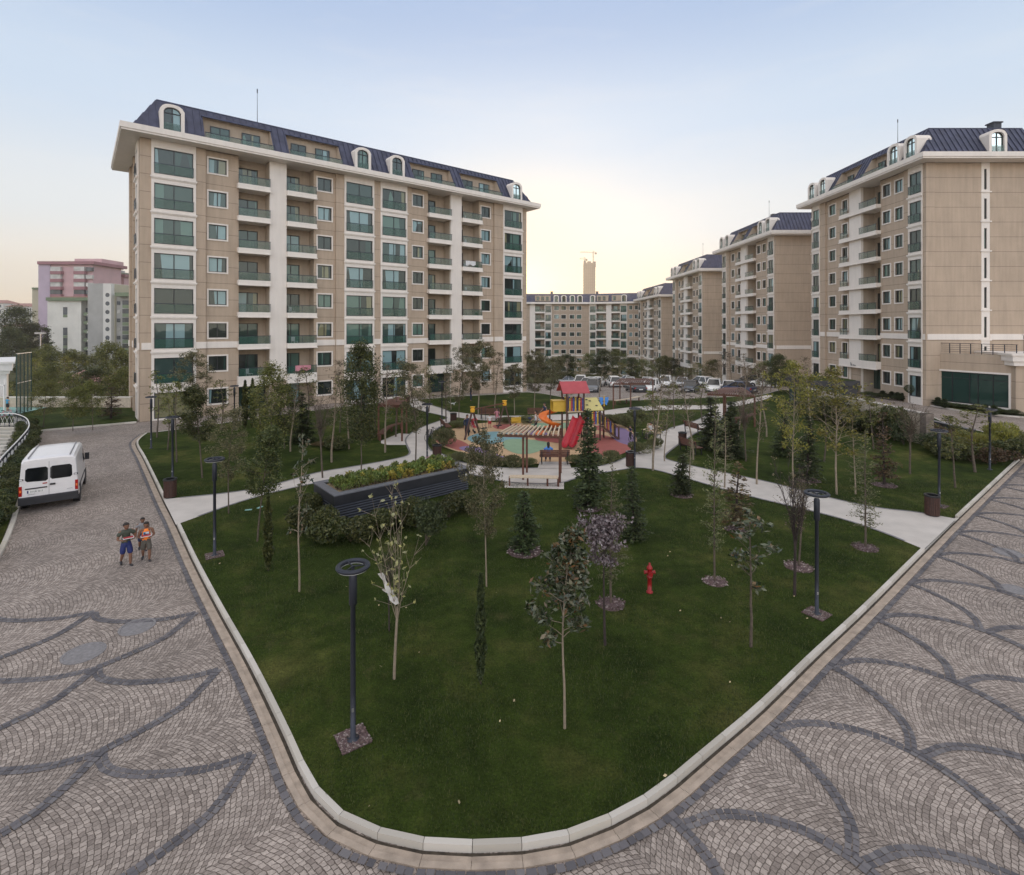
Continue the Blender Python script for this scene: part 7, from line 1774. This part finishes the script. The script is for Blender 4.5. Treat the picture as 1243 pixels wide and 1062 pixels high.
def cat(px, by, label):
    r = thing('cat', label, 'cat', P(px, by, LZ), 1.4)
    skin_obj('body', [[((0, .16, .19), .065), ((0, 0, .2), .06), ((0, -.15, .2), .07), ((0, -.23, .27), .035), ((0, -.3, .31), .05), ((0, -.36, .29), .025)], [0, ((0, .24, .22), .022), ((0, .36, .3), .015), ((0, .44, .4), .012)],
        [0, ((.05, .19, .12), .035), ((.05, .22, .07), .015), ((.05, .17, .01), .014)], [0, ((-.05, .15, .12), .035), ((-.05, .18, .07), .015), ((-.05, .12, .01), .014)], [2, ((.045, -.17, .1), .025), ((.045, -.18, .01), .014)], [2, ((-.045, -.13, .1), .025), ((-.045, -.12, .01), .014)], [4, ((.03, -.29, .37), .012)], [4, ((-.03, -.29, .37), .012)]], 'whitec', r)
cat(549, 492, 'white cat walking on the lawn behind the winding path')

# ---------------------------------------------------------------- vehicles
CP = {'car_white': (.85, .84, .82), 'car_silver': (.5, .5, .5), 'car_dark': (.03, .035, .045), 'car_blue': (.03, .05, .12), 'car_grey': (.14, .145, .15)}
for k_, c_ in CP.items(): M[k_] = simple(k_, c_, .3, metal=.15 if k_ != 'car_white' else 0, var=.03, coat=.6)
M['carglass'] = simple('car_glass', (.015, .018, .022), .06, spec=1.0, var=.1)
M['tail'] = simple('tail_lamp', (.35, .01, .01), .25); M['head'] = simple('head_lamp', (.6, .62, .65), .12, metal=.4); M['plate'] = simple('number_plate', (.75, .75, .73), .5); M['bumper'] = simple('black_bumper', (.03, .03, .035), .6)
def loft(mb, st, m, ringf, cap=True):
    rings = [ringf(*s) for s in st]; n = len(rings[0]); vs = [v for r_ in rings for v in r_]; fs = []
    for i in range(len(rings) - 1):
        for k in range(n - 1): fs.append((i * n + k, i * n + k + 1, (i + 1) * n + k + 1, (i + 1) * n + k))
        fs.append((i * n + n - 1, i * n, (i + 1) * n, (i + 1) * n + n - 1))
    if cap: fs.append(tuple(range(n))[::-1]); fs.append(tuple(range((len(rings) - 1) * n, len(rings) * n)))
    mb.raw(vs, fs, m)
def car_proto(paint, suv):
    L, W = (4.55, 1.82) if suv else (4.4, 1.76); zb = 1.0 if suv else .88; zt = 1.66 if suv else 1.44; hb = .98 if suv else .86
    B_ = MB()
    def ring(y, wv, z0, z1): # body section
        w = W / 2 * wv; return [(-w * .93, y, z0), (w * .93, y, z0), (w, y, z0 + .18), (w, y, z0 + (z1 - z0) * .62), (w * .93, y, z1 - .03), (w * .6, y, z1 + .015), (-w * .6, y, z1 + .015), (-w * .93, y, z1 - .03), (-w, y, z0 + (z1 - z0) * .62), (-w, y, z0 + .18)]
    st = [(0, .8, .42, zb - .2), (.06, .92, .3, zb - .04), (.3, .98, .24, zb + .02), (1.2, 1, .2, zb), (2.6, 1, .2, zb - .02), (3.2, .99, .22, hb), (3.9, .95, .24, hb - .1), (L - .12, .86, .28, hb - .24), (L, .72, .36, hb - .38)]
    loft(B_, st, paint, ring); 
    C_ = MB()
    def rc(y, w0, z, w1=None): w = W / 2 * w0; return [(-w, y, z), (w, y, z)]
    y0, y1 = (.12, 3.3) if suv else (.45, 3.25); t0, t1 = (.55, 2.35) if suv else (1.25, 2.35); wl, wt = W / 2 * .93, W / 2 * .72; zl = zb - .03
    bs = [(-wl, y0, zl), (wl, y0, zl), (wl, y1, hb - .02), (-wl, y1, hb - .02)]; ts = [(-wt, t0, zt), (wt, t0, zt), (wt, t1, zt), (-wt, t1, zt)]
    C_.raw(bs + ts, [(0, 1, 5, 4), (1, 2, 6, 5), (2, 3, 7, 6), (3, 0, 4, 7)], 'carglass')
    R_ = MB(); e = .03
    R_.raw([(-wt - .02, t0 - .05, zt), (wt + .02, t0 - .05, zt), (wt + .02, t1 + .06, zt), (-wt - .02, t1 + .06, zt), (-wt * .8, t0 + .05, zt + .05), (wt * .8, t0 + .05, zt + .05), (wt * .8, t1 - .05, zt + .05), (-wt * .8, t1 - .05, zt + .05)], [(0, 3, 2, 1), (4, 5, 6, 7), (0, 1, 5, 4), (1, 2, 6, 5), (2, 3, 7, 6), (3, 0, 4, 7)], paint)
    for s in (-1, 1):
        for (a_, b_) in (((s * wl, y0, zl), (s * wt, t0, zt)), ((s * wl, y1, hb - .02), (s * wt, t1, zt)), ((s * wl, (y0 + y1) / 2, zl), (s * (wt), (t0 + t1) / 2 + .05, zt))): R_.bar(a_, b_, .09, .06, paint)
    parts = {'body': B_.mesh('body', True), 'windows': C_.mesh('windows'), 'roof': R_.mesh('roof')}
    wh = MB(); wh.tube([(-.11, 0, 0), (.11, 0, 0)], .33 if suv else .31, 18, 'rubber'); hubm = MB()
    for s in (-1, 1): hubm.tube([(s * .112, 0, 0), (s * .12, 0, 0)], .2, 12, 'steel')
    parts['wheel'] = (wh.mesh('wheel'), hubm.mesh('rim'))
    hl = MB(); hl.box(-.2, -.1, -.08, .2, .06, .08, 'head'); tl = MB(); tl.box(-.13, -.05, -.1, .13, .1, .1, 'tail'); pl = MB(); pl.box(-.26, -.01, -.06, .26, .01, .06, 'plate'); mi = MB(); mi.box(-.1, -.05, -.07, .1, .05, .07, paint); bp = MB(); bp.box(-W * .4, -.04, -.1, W * .4, .06, .1, 'bumper'); ar = MB(); ar.tube([(-.005, 0, 0), (.012, 0, 0)], .4 if suv else .37, 18, 'bumper')
    for n_, b_ in (('headlight', hl), ('tail_light', tl), ('number_plate', pl), ('wing_mirror', mi), ('bumper', bp), ('wheel_arch', ar)): parts[n_] = b_.mesh(n_)
    return parts, L, W, zb, hb, suv
CARS = {}
def car(paint, suv, x, y, rz, label):
    k = (paint, suv)
    if k not in CARS: CARS[k] = car_proto(paint, suv)
    pr, L, W, zb, hb, _ = CARS[k]; z = terrain(x, y); r = thing('parked_car', label, 'car', (x, y, z + .01), rz, 'cars in the car park'); 
    def LK(n_, me, lx, ly, lz, par=None): o = link(n_, me, par or r); o.location = (lx, ly - (L / 2 if par is None else 0), lz); return o
    LK('body', pr['body'], 0, 0, 0); LK('windows', pr['windows'], 0, 0, 0); LK('roof', pr['roof'], 0, 0, 0)
    wr = .33 if suv else .31
    for sx in (-1, 1):
        for wy in (.85, L - .88): LK('wheel_arch', pr['wheel_arch'], sx * (W / 2 - .005), wy, wr); o = LK('wheel', pr['wheel'][0], sx * (W / 2 - .1), wy, wr); LK('rim', pr['wheel'][1], 0, 0, 0, o)
        LK('headlight', pr['headlight'], sx * W * .34, L - .12, hb - .33); LK('tail_light', pr['tail_light'], sx * W * .4, .08, zb - .18); LK('wing_mirror', pr['wing_mirror'], sx * (W / 2 + .06), L * .68, zb + .05)
    LK('number_plate', pr['number_plate'], 0, -.0, .55); LK('number_plate', pr['number_plate'], 0, L + .0, .42); LK('bumper', pr['bumper'], 0, -.0, .34); LK('bumper', pr['bumper'], 0, L - .05, .32)
    return r
def CR(px, y, paint, suv, rz, label): car(paint, suv, X_(px, y), y, R(rz), label)
rowB = [(704, 'car_white', 1, 170, 'leftmost white car of the back row, half hidden by trees'), (725, 'car_white', 0, 160, 'white saloon, second from the left in the back row'), (744, 'car_white', 1, 0, 'white off-roader seen from behind in the back row'), (764, 'car_silver', 0, 165, 'silver car right of the white off-roader seen from behind'), (785, 'car_silver', 0, 165, 'pale silver saloon behind the far pergola'), (807, 'car_white', 1, 158, 'large white car in the middle of the back row'), (828, 'car_silver', 0, 155, 'silver blue saloon right of the large white car'), (850, 'car_white', 1, 20, 'white car with red tail lights at the right end of the back row')]
for px, c_, su, a_, lb in rowB: CR(px, 82 - (px - 700) * .01, c_, su, a_, lb)
rowF = [(713, 'car_silver', 1, 150, 'grey white off-roader behind the play tower roof'), (719, 'car_grey', 1, 165, 'dark grey car in front of the leftmost white cars'), (771, 'car_dark', 0, 5, 'black hatchback behind the far pergola roof'), (790, 'car_white', 1, 150, 'white car with open looking windows at the far pergola'), (838, 'car_dark', 0, 150, 'dark saloon with pale bonnet, left of the front row'), (866, 'car_white', 1, 155, 'white saloon facing us in the front row'), (884, 'car_white', 0, 160, 'white car half hidden in the front row'), (896, 'car_blue', 0, 35, 'dark blue hatchback at the right end of the front row')]
for i, (px, c_, su, a_, lb) in enumerate(rowF): CR(px, 70 + (4 if px == 713 else 0) - (2.2 if px > 890 else 0), c_, su, a_, lb)
CR(906, 88, 'car_dark', 1, 80, 'black off-roader parked before the second right hand block'); CR(926, 80, 'car_white', 1, 60, 'white car before the gable of the second block'); CR(687, 96, 'car_silver', 0, 90, 'silver car glimpsed between trees left of the car park'); CR(757, 108, 'car_white', 0, 90, 'distant white car glimpsed under the far curved block')

# ---- the white van
M['vanwhite'] = simple('van_white', (.76, .74, .74), .35, var=.04, coat=.4)
pA = P(21.5, 624.5); pB = P(96.5, 613); ang = math.atan2(pB.y - pA.y, pB.x - pA.x); Wv = 1.98
r = thing('parked_van', 'white high roofed van parked beside the hedge on the left', 'van', (pA.x, pA.y, 0), ang)
B_ = MB()
def vr(y, z0, zs, zt, w0, w1):
    c = Wv / 2; a_, b_ = w0 * Wv / 2, w1 * Wv / 2
    return [(c - a_ * .94, y, z0), (c + a_ * .94, y, z0), (c + a_, y, z0 + .12), (c + a_, y, zs * .62), (c + a_ * .985, y, zs), (c + b_ * 1.03, y, zt - .1), (c + b_ * .93, y, zt - .015), (c + b_ * .5, y, zt + .02), (c - b_ * .5, y, zt + .02), (c - b_ * .93, y, zt - .015), (c - b_ * 1.03, y, zt - .1), (c - a_ * .985, y, zs), (c - a_, y, zs * .62), (c - a_, y, z0 + .12)]
loft(B_, [(0, .42, 1.25, 2.2, .965, .86), (.05, .36, 1.25, 2.25, .99, .88), (.35, .33, 1.25, 2.29, 1, .89), (2.6, .33, 1.25, 2.3, 1, .89), (3.25, .33, 1.25, 2.26, 1, .88), (3.45, .33, 1.25, 2.16, 1, .87), (3.95, .33, 1.22, 1.62, .99, .86), (4.25, .33, 1.1, 1.25, .97, .85), (4.75, .35, .95, 1.02, .93, .8), (4.93, .42, .8, .85, .82, .7)], 'vanwhite', vr)
B_.build('body', r, False)
a = MB()
for x in (.3, Wv - .3): a.box(x - .02, .15, 2.285, x + .02, 3.1, 2.33, 'greyc'); 
a.build('roof_rail', r)
for s in (0, 1):
    x0, x1 = (.11, .965) if not s else (1.015, 1.87); d = MB(); d.raw([(x0 - .03, -.012, .45), (x1 + .02, -.012, .45), (x1 + .02 - (.0 if not s else .07), -.012, 2.1), (x0 - .03 + (.07 if not s else 0), -.012, 2.1), (x0 - .03, .01, .45), (x1 + .02, .01, .45), (x1 + .02 - (.0 if not s else .07), .02, 2.1), (x0 - .03 + (.07 if not s else 0), .02, 2.1)], [(0, 1, 2, 3), (0, 4, 5, 1), (1, 5, 6, 2), (2, 6, 7, 3), (3, 7, 4, 0)], 'vanwhite'); dr = d.build('rear_door', r)
    g = MB(); xa, xb = (x0 + .1, x1 - .01) if not s else (x0 + .01, x1 - .1); pts = [(xa, 1.33), (xb, 1.28 if not s else 1.33), (xb - (.02 if s else 0), 1.9), (xa + (.02 if not s else 0), 1.9)]
    cz_ = [(pts[0], pts[1]), (pts[1], pts[2]), (pts[2], pts[3]), (pts[3], pts[0])]; rp_ = []
    for (xx0, zz0), (xx1, zz1) in cz_:
        l_ = math.hypot(xx1 - xx0, zz1 - zz0); e_ = .07 / l_; rp_ += [Vector((xx0 + (xx1 - xx0) * e_, 0, zz0 + (zz1 - zz0) * e_)), Vector((xx1 - (xx1 - xx0) * e_, 0, zz1 - (zz1 - zz0) * e_))]; g.face([(v.x, -.018, v.z) for v in rp_], 'carglass'); g.build('rear_window', dr)
a = MB(); a.box(.985, -.016, .45, .995, -.013, 2.12, 'blackc'); a.build('door_seam', r)
a = MB(); a.box(-.0, -.1, .36, Wv, .04, .68, 'bumper'); a.box(.06, -.14, .55, Wv - .06, -.1, .66, 'bumper'); a.build('rear_bumper', r)
for x0, x1 in ((.015, .12), (Wv - .12, Wv - .015)): a = MB(); a.box(x0, -.03, .74, x1, .02, 1.16, 'tail'); a.box(x0 + .02, -.034, .9, x1 - .02, -.031, 1.0, 'orange'); a.build('tail_light', r)
for x0, x1 in ((.02, .16), (Wv - .16, Wv - .02)): a = MB(); a.box(x0, -.04, 1.4, x1, .01, 1.47, 'blackc'); a.box(x0 + .02, -.045, 1.41, x1 - .03, -.041, 1.46, 'whitec'); a.build('hinge', r)
a = MB(); a.box(.22, -.045, 1.0, .93, -.013, 1.045, 'blackc'); a.build('grip_bar', r); a = MB(); a.box(1.02, -.05, 1.08, 1.2, -.013, 1.15, 'blackc'); a.build('door_handle', r); a = MB(); a.box(.78, -.03, 1.17, .93, -.013, 1.215, 'tail'); a.build('brake_light', r)
a = MB(); a.box(.28, -.03, .83, .84, -.014, .95, 'plate'); pl = a.build('number_plate', r); a = MB(); a.box(.28, -.032, .83, .33, -.0302, .95, 'royal'); a.build('plate_strip', pl)
tm = text_mesh('34 UR 5613', .095, 'blackc'); o = link('plate_lettering', tm, pl); o.rotation_euler = (R(90), 0, 0); o.location = (.585, -.0325, .858); o.scale = (.9, 1, 1)
for tx, x, z in (('RENAULT', .42, .755), ('MASTER', 1.68, .8)): o = link('lettering', text_mesh(tx, .055, 'greyc'), r); o.rotation_euler = (R(90), 0, 0); o.location = (x, -.0155, z)
for x in (.0, Wv):
    s = -1 if x == 0 else 1
    for wy in (.95, 4.05):
        a = MB(); a.tube([(x - s * .02, wy, .34), (x - s * .24, wy, .34)], .34, 22, 'rubber'); w_ = a.build('wheel', r); a = MB(); a.tube([(x - s * .018, wy, .34), (x - s * .0, wy, .34)], .2, 16, 'steel'); a.build('rim', w_)
        a = MB(); a.tube([(x - s * .03, wy, .36), (x + s * .006, wy, .36)], .42, 22, 'bumper'); a.build('wheel_arch', r)
    a = MB(); a.box(min(x, x + s * .17), 3.5, 1.32, max(x, x + s * .17), 3.58, 1.64, 'bumper'); a.build('wing_mirror', r)
    a = MB(); q0 = x + s * .004; a.raw([(q0 - s * .006, 2.85, 1.3), (q0 - s * .006, 3.85, 1.3), (x - s * .07, 3.5, 1.95), (x - s * .075, 2.85, 1.95)], [(0, 1, 2, 3)], 'carglass'); a.build('side_window', r)
    a = MB(); a.box(x - .006 if s > 0 else x - .012, .3, .78, x + .012 if s > 0 else x + .006, 3.4, .86, 'bumper'); a.build('side_moulding', r)

# ---- small things at the buildings
def hang(loc, rz, w, h, m, label):
    a = MB(); n = 8
    for k in range(n):
        x0, x1 = w * k / n, w * (k + 1) / n; y0, y1 = .03 * math.sin(k * 1.9), .03 * math.sin((k + 1) * 1.9)
        a.face([(x0, y0, 0), (x1, y1, 0), (x1, y1 * 2 - .02, -h * (.85 + .15 * math.sin(k * 1.3 + 1))), (x0, y0 * 2 - .02, -h * (.85 + .15 * math.sin(k * 1.3 - .3 + 1)))], m)
    o = a.build('hanging_cloth', loc=loc, rot=rz); tag(o, label, 'laundry')
base = Vector((-30.8, 43.8, 0))
hang(base + fx.T(sp(356), -.5, FH + 1.15), fx.rz, 1.5, .55, 'pinkc', 'pink cloth hanging over the lowest balcony rail of the left pier')
hang(base + fx.T(sp(562), -.5, FH * 5 + 1.12), fx.rz, 1.5, .6, 'whitec', 'white cloth over a balcony rail right of the second white pier')
r = thing('wheelie_bin', 'dark wheelie bin by the entrance of the nearest right block', 'bin', (40.85, 63.0, .1)); a = MB(); a.raw([(-.28, -.3, 0), (.28, -.3, 0), (.28, .3, 0), (-.28, .3, 0), (-.36, -.36, .95), (.36, -.36, .95), (.36, .4, .95), (-.36, .4, .95)], [(0, 3, 2, 1), (0, 1, 5, 4), (1, 2, 6, 5), (2, 3, 7, 6), (3, 0, 4, 7), (4, 5, 6, 7)], 'greenmetal'); a.build('body', r); a = MB(); a.box(-.4, -.42, .955, .4, .44, 1.03, 'greenmetal'); a.build('lid', r)
e = MB(); e.raw([(0, 0, 0), (.34, 0, 0), (.3, 0, .08), (.06, 0, .42), (0, 0, .42)], [(0, 1, 2, 3, 4)], 'greyc'); e.raw([(.42, 0, 0), (.62, 0, 0), (.62, 0, .16), (.42, 0, .16)], [(0, 1, 2, 3)], 'greyc'); e.raw([(.68, 0, 0), (.95, 0, 0), (.95, 0, .1), (.68, 0, .14)], [(0, 1, 2, 3)], 'greyc')
o = facade_near.part('emblem', e.mesh('emblem'), 8.9, -.56, FH - .35)

# chairs, tables and plants on the balconies of the long building
ch_ = MB(); ch_.box(-.22, -.22, .42, .22, .22, .46, 'whitec'); ch_.box(-.22, .19, .46, .22, .22, .9, 'whitec')
for x in (-.2, .2):
    for y in (-.2, .2): ch_.bar((x, y, 0), (x, y, .42), .03, .03, 'whitec')
chm = ch_.mesh('garden_chair'); tb = MB(); tb.lathe([(0, .7), (.35, .7), (.35, .73), (0, .74)], 14, 'wood_pale'); tb.tube([(0, 0, 0), (0, 0, .7)], .03, 6, 'dark'); tbm = tb.mesh('round_table')
pot = MB(); pot.lathe([(0, 0), (.12, 0), (.17, .3), (.15, .3), (0, .28)], 12, 'roofred'); potm = pot.mesh('pot')
cc = [('left of the first white pier', bk[3], bk[4]), ('right of the first white pier', bk[5], bk[6]), ('left of the second white pier', bk[13], bk[14]), ('right of the second white pier', bk[15], bk[16])]
fl = ['', 'second', 'third', 'fourth', 'fifth', 'sixth', 'seventh', 'top']
rg = random.Random(44)
for ci, (w_, sa, sb) in enumerate(cc):
    for n in range(1, 8):
        k = rg.random(); z = FH * n + .09
        if k < .3: continue
        tpx = base + fx.T(sa + (sb - sa) * rg.uniform(.25, .5), .55, z)
        if k < .6: o = link('garden_chair', chm, None, tpx, fx.rz + rg.uniform(-1, 1)); tag(o, 'white chair on the ' + fl[n] + ' storey balcony ' + w_, 'chair', 'chairs on the balconies')
        elif k < .78: o = link('round_table', tbm, None, tpx, 0); tag(o, 'small round table on the ' + fl[n] + ' storey balcony ' + w_, 'table', 'tables on the balconies')
        tp2_ = base + fx.T(sb - .35, .2, z)
        if k > .5:
            o = thing('potted_plant', 'potted plant on the ' + fl[n] + ' storey balcony ' + w_, 'plant', tp2_, 0, 'plants on the balconies'); link('pot', potm, o); q = link('foliage', PROTO['sh3'][1], o, (0, 0, .25)); q.scale = (.35, .35, .55)
# ---- evening haze
m = bpy.data.materials.new('haze_air'); m.use_nodes = True; nt = m.node_tree; nt.nodes.remove(nt.nodes['Principled BSDF'])
pv = N(nt, 'ShaderNodeVolumePrincipled'); pv.inputs['Color'].default_value = (1, .95, .9, 1); pv.inputs['Density'].default_value = .0004; pv.inputs['Anisotropy'].default_value = .7
nt.links.new(pv.outputs[0], nt.nodes['Material Output'].inputs['Volume']); M['hazeair'] = m
hz = MB(); hz.box(-900, -950, -11, 900, 1000, 95, 'hazeair')
o = hz.build('haze'); tag(o, 'thin warm evening haze over the whole place', 'haze', kind='stuff')
# ---------------------------------------------------------------- camera, light, sky
cd = bpy.data.cameras.new('camera'); cam = bpy.data.objects.new('camera', cd); col.objects.link(cam)
cam.location = (0, 0, CZ); cam.rotation_euler = (R(90), 0, 0)
cd.sensor_width = 36; cd.sensor_fit = 'HORIZONTAL'; cd.lens = F / 1243 * 36; cd.shift_y = -(531 - HY) / 1243; cd.clip_end = 6000; cd.clip_start = .1
scn.camera = cam
BACK_BOOST = 2.3
w = bpy.data.worlds.new('World'); scn.world = w; w.use_nodes = True; nt = w.node_tree
bg = nt.nodes['Background']; sky = nt.nodes.new('ShaderNodeTexSky'); sky.sky_type = 'NISHITA'; sky.sun_disc = False
SUN_EL, SUN_AZ = 3.9, .9
sky.sun_elevation = R(SUN_EL); sky.sun_rotation = R(SUN_AZ); sky.air_density = 1.0; sky.dust_density = 1.2; sky.ozone_density = 2.0
def wm(op, a, b=None, cl=False):
    n = N(nt, 'ShaderNodeMath', operation=op, use_clamp=cl)
    for i, v in enumerate((a, b)):
        if v is None: continue
        if isinstance(v, (int, float)): n.inputs[i].default_value = v
        else: nt.links.new(v, n.inputs[i])
    return n.outputs[0]
def wmix(a, b, f, bt='MIX'):
    n = N(nt, 'ShaderNodeMix', data_type='RGBA', blend_type=bt); ci = [i for i in n.inputs if i.type == 'RGBA']
    for i, v in ((ci[0], a), (ci[1], b), (n.inputs['Factor'], f)):
        if isinstance(v, (int, float)): i.default_value = v
        elif isinstance(v, tuple): i.default_value = c4(v)
        else: nt.links.new(v, i)
    return [o for o in n.outputs if o.type == 'RGBA'][0]
tcw = N(nt, 'ShaderNodeTexCoord'); spw = N(nt, 'ShaderNodeSeparateXYZ'); nt.links.new(tcw.outputs['Generated'], spw.inputs[0])
el = spw.outputs['Z']
gam = N(nt, 'ShaderNodeGamma'); nt.links.new(sky.outputs[0], gam.inputs[0]); gam.inputs[1].default_value = .42
nis = N(nt, 'ShaderNodeVectorMath', operation='SCALE'); nt.links.new(gam.outputs[0], nis.inputs[0]); nis.inputs['Scale'].default_value = .9
rp = N(nt, 'ShaderNodeValToRGB'); rp.color_ramp.interpolation = 'EASE'
stops = [(0, (.86, .70, .54)), (.07, (.84, .75, .65)), (.18, (.74, .76, .78)), (.34, (.56, .66, .80)), (.53, (.35, .47, .70)), (.72, (.82, .79, .80)), (1, (1.0, .91, .84))]  # top stops, above the view, whitened and raised as added fill for the ground
while len(rp.color_ramp.elements) < len(stops): rp.color_ramp.elements.new(.5)
for e, (p, k) in zip(rp.color_ramp.elements, stops): e.position = p; e.color = c4(k)
nt.links.new(el, rp.inputs[0])
dt = N(nt, 'ShaderNodeVectorMath', operation='DOT_PRODUCT'); nt.links.new(tcw.outputs['Generated'], dt.inputs[0])
dt.inputs[1].default_value = (math.sin(R(SUN_AZ)) * math.cos(R(SUN_EL)), math.cos(R(SUN_AZ)) * math.cos(R(SUN_EL)), math.sin(R(SUN_EL)))
d = wm('MAXIMUM', dt.outputs['Value'], 0)
g1 = wm('MULTIPLY', wm('POWER', d, 12), .05); g2 = wm('MULTIPLY', wm('POWER', d, 55), .34); g3 = wm('MULTIPLY', wm('POWER', d, 500), 1.0)
c = wmix(rp.outputs[0], (1, .93, .8), g1, 'ADD')
c = wmix(c, (1.05, .80, .44), wm('MULTIPLY', wm('POWER', d, 70), .75, True)); c = wmix(c, (1, .62, .2), g3, 'ADD')
# thin high cirrus
mpc = N(nt, 'ShaderNodeMapping'); mpc.inputs['Scale'].default_value = (1.2, 1.2, 7); mpc.inputs['Rotation'].default_value = (0, R(12), 0); nt.links.new(tcw.outputs['Generated'], mpc.inputs[0])
nc = N(nt, 'ShaderNodeTexNoise', Scale=2.4, Detail=7.0, Roughness=.6); nt.links.new(mpc.outputs[0], nc.inputs['Vector'])
mrc = N(nt, 'ShaderNodeMapRange'); mrc.inputs['From Min'].default_value = .5; mrc.inputs['From Max'].default_value = .8; mrc.inputs['To Max'].default_value = .22; nt.links.new(nc.outputs['Fac'], mrc.inputs['Value'])
c = wmix(c, (.9, .84, .78), mrc.outputs[0])
# sky behind the viewer brightened and warmed: added fill light for the facades
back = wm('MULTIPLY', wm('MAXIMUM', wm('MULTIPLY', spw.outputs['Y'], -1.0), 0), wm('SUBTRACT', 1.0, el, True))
gain = wm('ADD', wm('MULTIPLY', back, BACK_BOOST), 1.0)
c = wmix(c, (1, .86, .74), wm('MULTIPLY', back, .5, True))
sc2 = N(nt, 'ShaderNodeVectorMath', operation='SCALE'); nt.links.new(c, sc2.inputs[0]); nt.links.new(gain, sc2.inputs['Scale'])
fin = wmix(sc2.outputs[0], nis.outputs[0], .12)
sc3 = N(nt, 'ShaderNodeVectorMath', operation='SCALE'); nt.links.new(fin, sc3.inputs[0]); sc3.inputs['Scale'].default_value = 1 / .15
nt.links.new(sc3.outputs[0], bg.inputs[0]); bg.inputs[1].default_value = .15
ld = bpy.data.lights.new('sun', 'SUN'); ld.energy = 1.2; ld.angle = R(.5); ld.color = (1, .72, .45)
sun = bpy.data.objects.new('sun', ld); col.objects.link(sun)
dv = Vector((math.sin(R(SUN_AZ)) * math.cos(R(SUN_EL)), math.cos(R(SUN_AZ)) * math.cos(R(SUN_EL)), math.sin(R(SUN_EL))))
sun.rotation_euler = (-dv).to_track_quat('-Z', 'Y').to_euler()
scn.view_settings.view_transform = 'Standard'; scn.view_settings.look = 'None'; scn.view_settings.exposure = .1; scn.view_settings.gamma = 1
